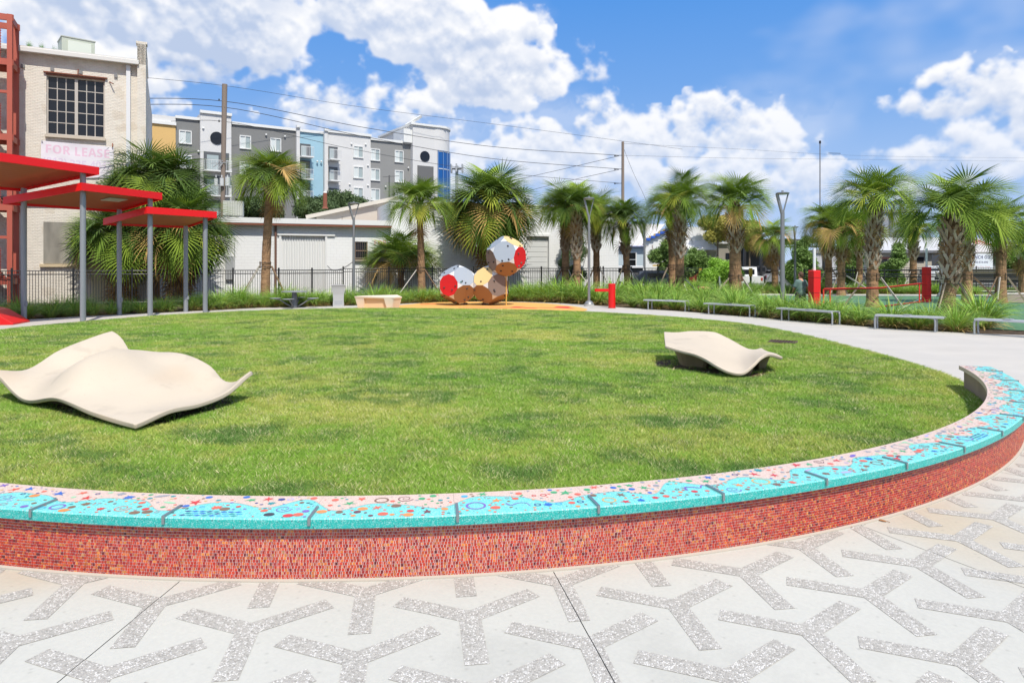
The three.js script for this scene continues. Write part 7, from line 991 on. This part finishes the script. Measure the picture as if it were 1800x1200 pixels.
tree('leafy green tree above the standing man', 1416, 62, 408, 506, 66, 1700, mLeafMid, 48, { leaf: 1.3, cone: true });
tree('leafy green tree between the two palms right of the standing man', 1500, 64, 415, 506, 52, 1300, mLeafMid, 49, { leaf: 1.3 });
tree('small pyramidal green tree left of the short palm, before the shed', 1578, 58, 422, 508, 58, 1500, mLeafMid, 50, { leaf: 1.2, cone: true });
tree('green tree at the right edge behind the smooth trunked palm', 1786, 60, 425, 505, 56, 1300, mLeafMid, 51, { leaf: 1.3 });
tree('dark trees in front of the silos, above the shed roof corner', 1534, 95, 405, 455, 40, 900, mLeafDark, 52, { leaf: 1.8 });
tree('bright green clipped bush behind the steel park seat', 1262, 54, 452, 512, 62, 1800, mLeafBright, 53, { name: 'bush', cat: 'bush', leaf: 0.9, nb: 7 });
{ // ivy climbing the white wall
  const R = rng(8), blobs = []; for (let k = 0; k < 16; k++) blobs.push([(R() - 0.5) * 1.9, 0.4 + R() * 3.9, 0, 0.28 + R() * 0.25, 1]);
  const t = thing('ivy', 'dark leafless-looking ivy patch on the white wall behind the palm pair', 'climbing plant', [atX(1010, 51.0), 0, -51.2]); t.userData.label = 'dark ivy patch on the white wall behind the close palm pair';
  const g = crownGeo(blobs, 700, 9, 0.8); const p = g.attributes.position; for (let i = 0; i < p.count; i++) p.setZ(i, p.getZ(i) * 0.28); g.computeVertexNormals(); g.rotateY(0.35); part('foliage', g, mLeafDark, t);
  part('stem', [0, 1, 2, 3, 4].map((k) => tube([[-0.8 + k * 0.4, 0, 0], [-0.6 + k * 0.3, 1.5, 0], [-0.9 + k * 0.45, 3, 0], [-0.7 + k * 0.4, 4.2, 0]], 0.02, 10, 5)), mTrunk, t);
}
{ // weeds on the brick building's roof edge
  const t = ['tuft of weeds on the brick roof gutter nearest the stair tower', 'middle tuft of weeds on the brick roof gutter', 'tuft of weeds on the brick roof gutter nearest the rooftop box'];
  [[46, 35.6], [68, 36.0], [91, 36.5]].forEach(([px, d], k) => { const o = new THREE.Mesh(CL[k], M([0.35, 0.6, 0.5], 0.8, { vertexColors: true, side: THREE.DoubleSide })); o.name = numbered('roof_weed'); o.userData = { label: t[k], category: 'weed' }; o.position.set(atX(px, d), 13.25, -d - 0.2); o.scale.set(0.2, 0.8, 0.2); o.castShadow = o.receiveShadow = true; scene.add(o); });
}
// ================================================================ people: one continuous body field each
function bodyMesh(bones, res, lo, size) {              // bones: [a, b, ra, rb]; smooth union of tapered capsules
  const mc = new MarchingCubes(res, new THREE.MeshBasicMaterial(), false, false, 200000); mc.isolation = 0;
  const K = 0.035, P = new THREE.Vector3();
  const B = bones.map(([a, b, ra, rb]) => ({ a: new THREE.Vector3(...a), d: new THREE.Vector3(...b).sub(new THREE.Vector3(...a)), ra, rb }));
  for (let k = 0; k < res; k++) for (let j = 0; j < res; j++) for (let i = 0; i < res; i++) {
    P.set(lo[0] + i / res * size, lo[1] + j / res * size, lo[2] + k / res * size); let f = 9;
    for (const b of B) { const px = P.x - b.a.x, py = P.y - b.a.y, pz = P.z - b.a.z, dd = b.d.lengthSq() || 1e-9, t = clamp((px * b.d.x + py * b.d.y + pz * b.d.z) / dd), x = px - b.d.x * t, y = py - b.d.y * t, z = pz - b.d.z * t, q = Math.sqrt(x * x + y * y + z * z) - lerp(b.ra, b.rb, t); const h = clamp(0.5 + 0.5 * (f - q) / K); f = lerp(f, q, h) - K * h * (1 - h); }
    mc.field[k * res * res + j * res + i] = -f;
  }
  mc.update(); const n = mc.count ?? mc.geometry.drawRange.count, p = mc.positionArray.slice(0, n * 3), nn = mc.normalArray.slice(0, n * 3), half = size / 2;
  for (let i = 0; i < n; i++) for (let c = 0; c < 3; c++) p[i * 3 + c] = lo[c] + half + p[i * 3 + c] * half;
  const g = new THREE.BufferGeometry(); g.setAttribute('position', new THREE.BufferAttribute(p, 3)); g.setAttribute('normal', new THREE.BufferAttribute(nn, 3)); g.computeVertexNormals();
  let s = mergeVertices(g.deleteAttribute('normal'), 1e-4); s.computeVertexNormals(); return metric(s.ni());
}
const skin = M([0.52, 0.27, 0.18], 0.6), skinTan = M([0.56, 0.27, 0.14], 0.55), hairBrown = M([0.09, 0.045, 0.025], 0.8), hairDark = M([0.02, 0.014, 0.01], 0.7), shoe = M([0.62, 0.63, 0.64], 0.6);
function hand(wrist, dir, side, r = 1) {                // palm, four unequal fingers and a thumb, gently curled
  const w = new THREE.Vector3(...wrist), d = new THREE.Vector3(...dir).normalize(), s = new THREE.Vector3(...side).normalize(), n = d.clone().cross(s), at = (a, b, c) => w.clone().addScaledVector(d, a).addScaledVector(s, b).addScaledVector(n, c).toArray(), out = [[at(0, 0, 0), at(0.07, 0, 0), 0.028 * r, 0.034 * r], [at(0.05, -0.022, 0), at(0.05, 0.022, 0), 0.024 * r, 0.024 * r]];
  for (let k = 0; k < 4; k++) { const L = [0.07, 0.082, 0.078, 0.06][k], b = -0.033 + k * 0.022; out.push([at(0.085, b, 0), at(0.085 + L * 0.55, b * 1.15, -0.006), 0.0105, 0.0095], [at(0.085 + L * 0.55, b * 1.15, -0.006), at(0.085 + L, b * 1.2, -0.024), 0.0095, 0.0075]); } out.push([at(0.03, -0.03, 0), at(0.075, -0.062, -0.01), 0.013, 0.011], [at(0.075, -0.062, -0.01), at(0.1, -0.066, -0.018), 0.011, 0.009]); return out;
}
{ // man standing, seen from behind, reaching to the red pad; his own axes: x right, z to the camera
  const t = thing('person', 'standing person in grey-green shirt and black shorts, back turned, beside a red pad', 'person', [11.74, 0.004, -27.75], 0.25);
  const head = [0.03, 1.60, -0.03], sh = 1.42;
  const bones = [[[0.02, 1.44, -0.01], [0.03, 1.54, -0.03], 0.062, 0.056], [[0.03, 1.60, -0.03], [0.03, 1.66, -0.02], 0.088, 0.098], [[0.035, 1.57, -0.08], [0.035, 1.60, -0.11], 0.055, 0.045], [[0.04, 1.615, -0.125], [0.04, 1.595, -0.14], 0.014, 0.017],
    [[-0.055, 1.60, -0.03], [-0.062, 1.635, -0.02], 0.016, 0.02], [[0.118, 1.60, -0.03], [0.125, 1.635, -0.02], 0.016, 0.02],
    [[-0.18, 1.36, 0], [-0.25, 1.12, -0.06], 0.062, 0.05], [[-0.25, 1.12, -0.06], [-0.12, 1.02, -0.28], 0.046, 0.034], [[0.20, 1.36, 0], [0.36, 1.20, -0.06], 0.064, 0.05], [[0.36, 1.20, -0.06], [0.48, 1.06, -0.18], 0.047, 0.034],
    [[-0.1, 0.92, 0], [-0.12, 0.50, -0.01], 0.095, 0.062], [[-0.12, 0.50, -0.01], [-0.13, 0.10, 0.02], 0.06, 0.04], [[0.1, 0.92, 0], [0.13, 0.50, 0.01], 0.095, 0.062], [[0.13, 0.5, 0.01], [0.15, 0.10, 0.03], 0.06, 0.04], [[0, 1.0, 0], [0, 1.36, 0], 0.13, 0.14]];
  part('body', bodyMesh([...bones, ...hand([0.48, 1.06, -0.18], [0.5, -0.4, -0.35], [0, 0.6, -0.7]), ...hand([-0.12, 1.02, -0.28], [0.4, -0.3, -0.6], [0.3, 0.8, 0])], 90, [-0.95, -0.05, -0.95], 1.9), skin, t);
  part('shirt', bodyMesh([[[0, 0.90, 0], [0, 1.12, 0.01], 0.175, 0.17], [[-0.05, 1.1, 0], [-0.06, 1.32, 0.01], 0.16, 0.15], [[0.06, 1.1, 0], [0.07, 1.32, 0.01], 0.16, 0.15], [[-0.10, 1.36, 0], [0.12, 1.36, 0], 0.10, 0.10], [[-0.16, 1.37, 0], [-0.23, 1.19, -0.035], 0.088, 0.082], [[0.18, 1.37, 0], [0.30, 1.245, -0.04], 0.09, 0.082], [[0, 0.93, 0.03], [0, 0.95, -0.03], 0.17, 0.17]], 80, [-0.8, 0.5, -0.8], 1.6), M([0.115, 0.185, 0.165], 0.85), t);
  part('shorts', bodyMesh([[[-0.05, 0.86, 0], [0.05, 0.86, 0], 0.155, 0.155], [[-0.1, 0.85, 0], [-0.125, 0.52, 0], 0.125, 0.115], [[0.1, 0.85, 0], [0.135, 0.52, 0.01], 0.125, 0.115]], 70, [-0.6, 0.2, -0.6], 1.2), M([0.018, 0.017, 0.018], 0.8), t);
  part('hair', bodyMesh([[[0.03, 1.66, 0.0], [0.03, 1.69, -0.015], 0.098, 0.096], [[0.03, 1.61, 0.045], [0.03, 1.66, 0.03], 0.06, 0.08]], 44, [-0.27, 1.36, -0.3], 0.6), hairBrown, t);
  for (const s of [-1, 1]) part('shoe', bodyMesh([[[s * 0.14, 0.05, 0.05], [s * 0.16, 0.04, -0.14], 0.05, 0.042], [[s * 0.14, 0.05, 0.05], [s * 0.14, 0.11, 0.03], 0.05, 0.05]], 40, [s * 0.14 - 0.25, -0.1, -0.3], 0.5), M([0.08, 0.08, 0.085], 0.7), t); void head; void sh;
}
{ // man in press-up position: head to the left
  const t = thing('person', 'bare-chested person doing press-ups in black shorts with a green stripe and white shoes', 'person', [atX(1251, 46.5), 0.004, -46.5], 0.06);
  const A = [-0.52, 0.50, 0], bones = [[[-0.56, 0.50, 0], [-0.30, 0.47, 0], 0.135, 0.125], [[-0.56, 0.51, -0.12], [-0.56, 0.51, 0.12], 0.10, 0.10], [[-0.30, 0.47, 0], [-0.02, 0.42, 0], 0.12, 0.125], [[-0.64, 0.53, 0], [-0.76, 0.57, 0], 0.06, 0.056], [[-0.82, 0.59, 0], [-0.88, 0.585, 0], 0.095, 0.09], [[-0.86, 0.52, 0], [-0.90, 0.51, 0], 0.055, 0.045], [[-0.94, 0.545, 0], [-0.955, 0.53, 0], 0.016, 0.014],
    [[-0.58, 0.49, 0.17], [-0.46, 0.25, 0.24], 0.058, 0.046], [[-0.46, 0.25, 0.24], [-0.60, 0.05, 0.24], 0.044, 0.034], [[-0.58, 0.49, -0.17], [-0.46, 0.25, -0.24], 0.058, 0.046], [[-0.46, 0.25, -0.24], [-0.60, 0.05, -0.24], 0.044, 0.034],
    [[0.0, 0.42, 0.09], [0.42, 0.29, 0.10], 0.10, 0.066], [[0.42, 0.29, 0.10], [0.80, 0.16, 0.11], 0.062, 0.042], [[0.0, 0.42, -0.09], [0.42, 0.29, -0.10], 0.10, 0.066], [[0.42, 0.29, -0.10], [0.80, 0.16, -0.11], 0.062, 0.042]];
  part('body', bodyMesh([...bones, ...hand([-0.60, 0.05, 0.24], [-0.9, -0.2, 0.1], [0, 0, 1]), ...hand([-0.60, 0.05, -0.24], [-0.9, -0.2, -0.1], [0, 0, 1])], 90, [-1.1, -0.85, -1.05], 2.1), skinTan, t);
  part('shorts', bodyMesh([[[-0.03, 0.425, 0], [0.06, 0.40, 0], 0.145, 0.15], [[0.02, 0.41, 0.09], [0.30, 0.33, 0.10], 0.125, 0.105], [[0.02, 0.41, -0.09], [0.30, 0.33, -0.10], 0.125, 0.105]], 60, [-0.5, -0.1, -0.5], 1.0), M([0.02, 0.022, 0.02], 0.8), t);
  part('shorts_stripe', [bar([0.02, 0.36, 0.222], [0.32, 0.275, 0.212], 0.05, 0.02)], M([0.12, 0.55, 0.03], 0.7), t); part('hair', bodyMesh([[[-0.84, 0.615, 0], [-0.87, 0.60, 0], 0.098, 0.092]], 36, [-1.05, 0.4, -0.2], 0.4), hairDark, t);
  for (const z of [-0.11, 0.11]) { part('sock', bodyMesh([[[0.70, 0.195, z], [0.82, 0.155, z], 0.056, 0.05]], 30, [0.6, 0.0, z - 0.16], 0.32), shoe, t); part('shoe', bodyMesh([[[0.84, 0.17, z], [0.92, 0.06, z], 0.058, 0.048], [[0.80, 0.05, z], [0.92, 0.05, z], 0.042, 0.045]], 36, [0.65, -0.08, z - 0.2], 0.4), shoe, t); } void A;
}
scene.environmentIntensity = 1;
renderer.render(scene, camera);
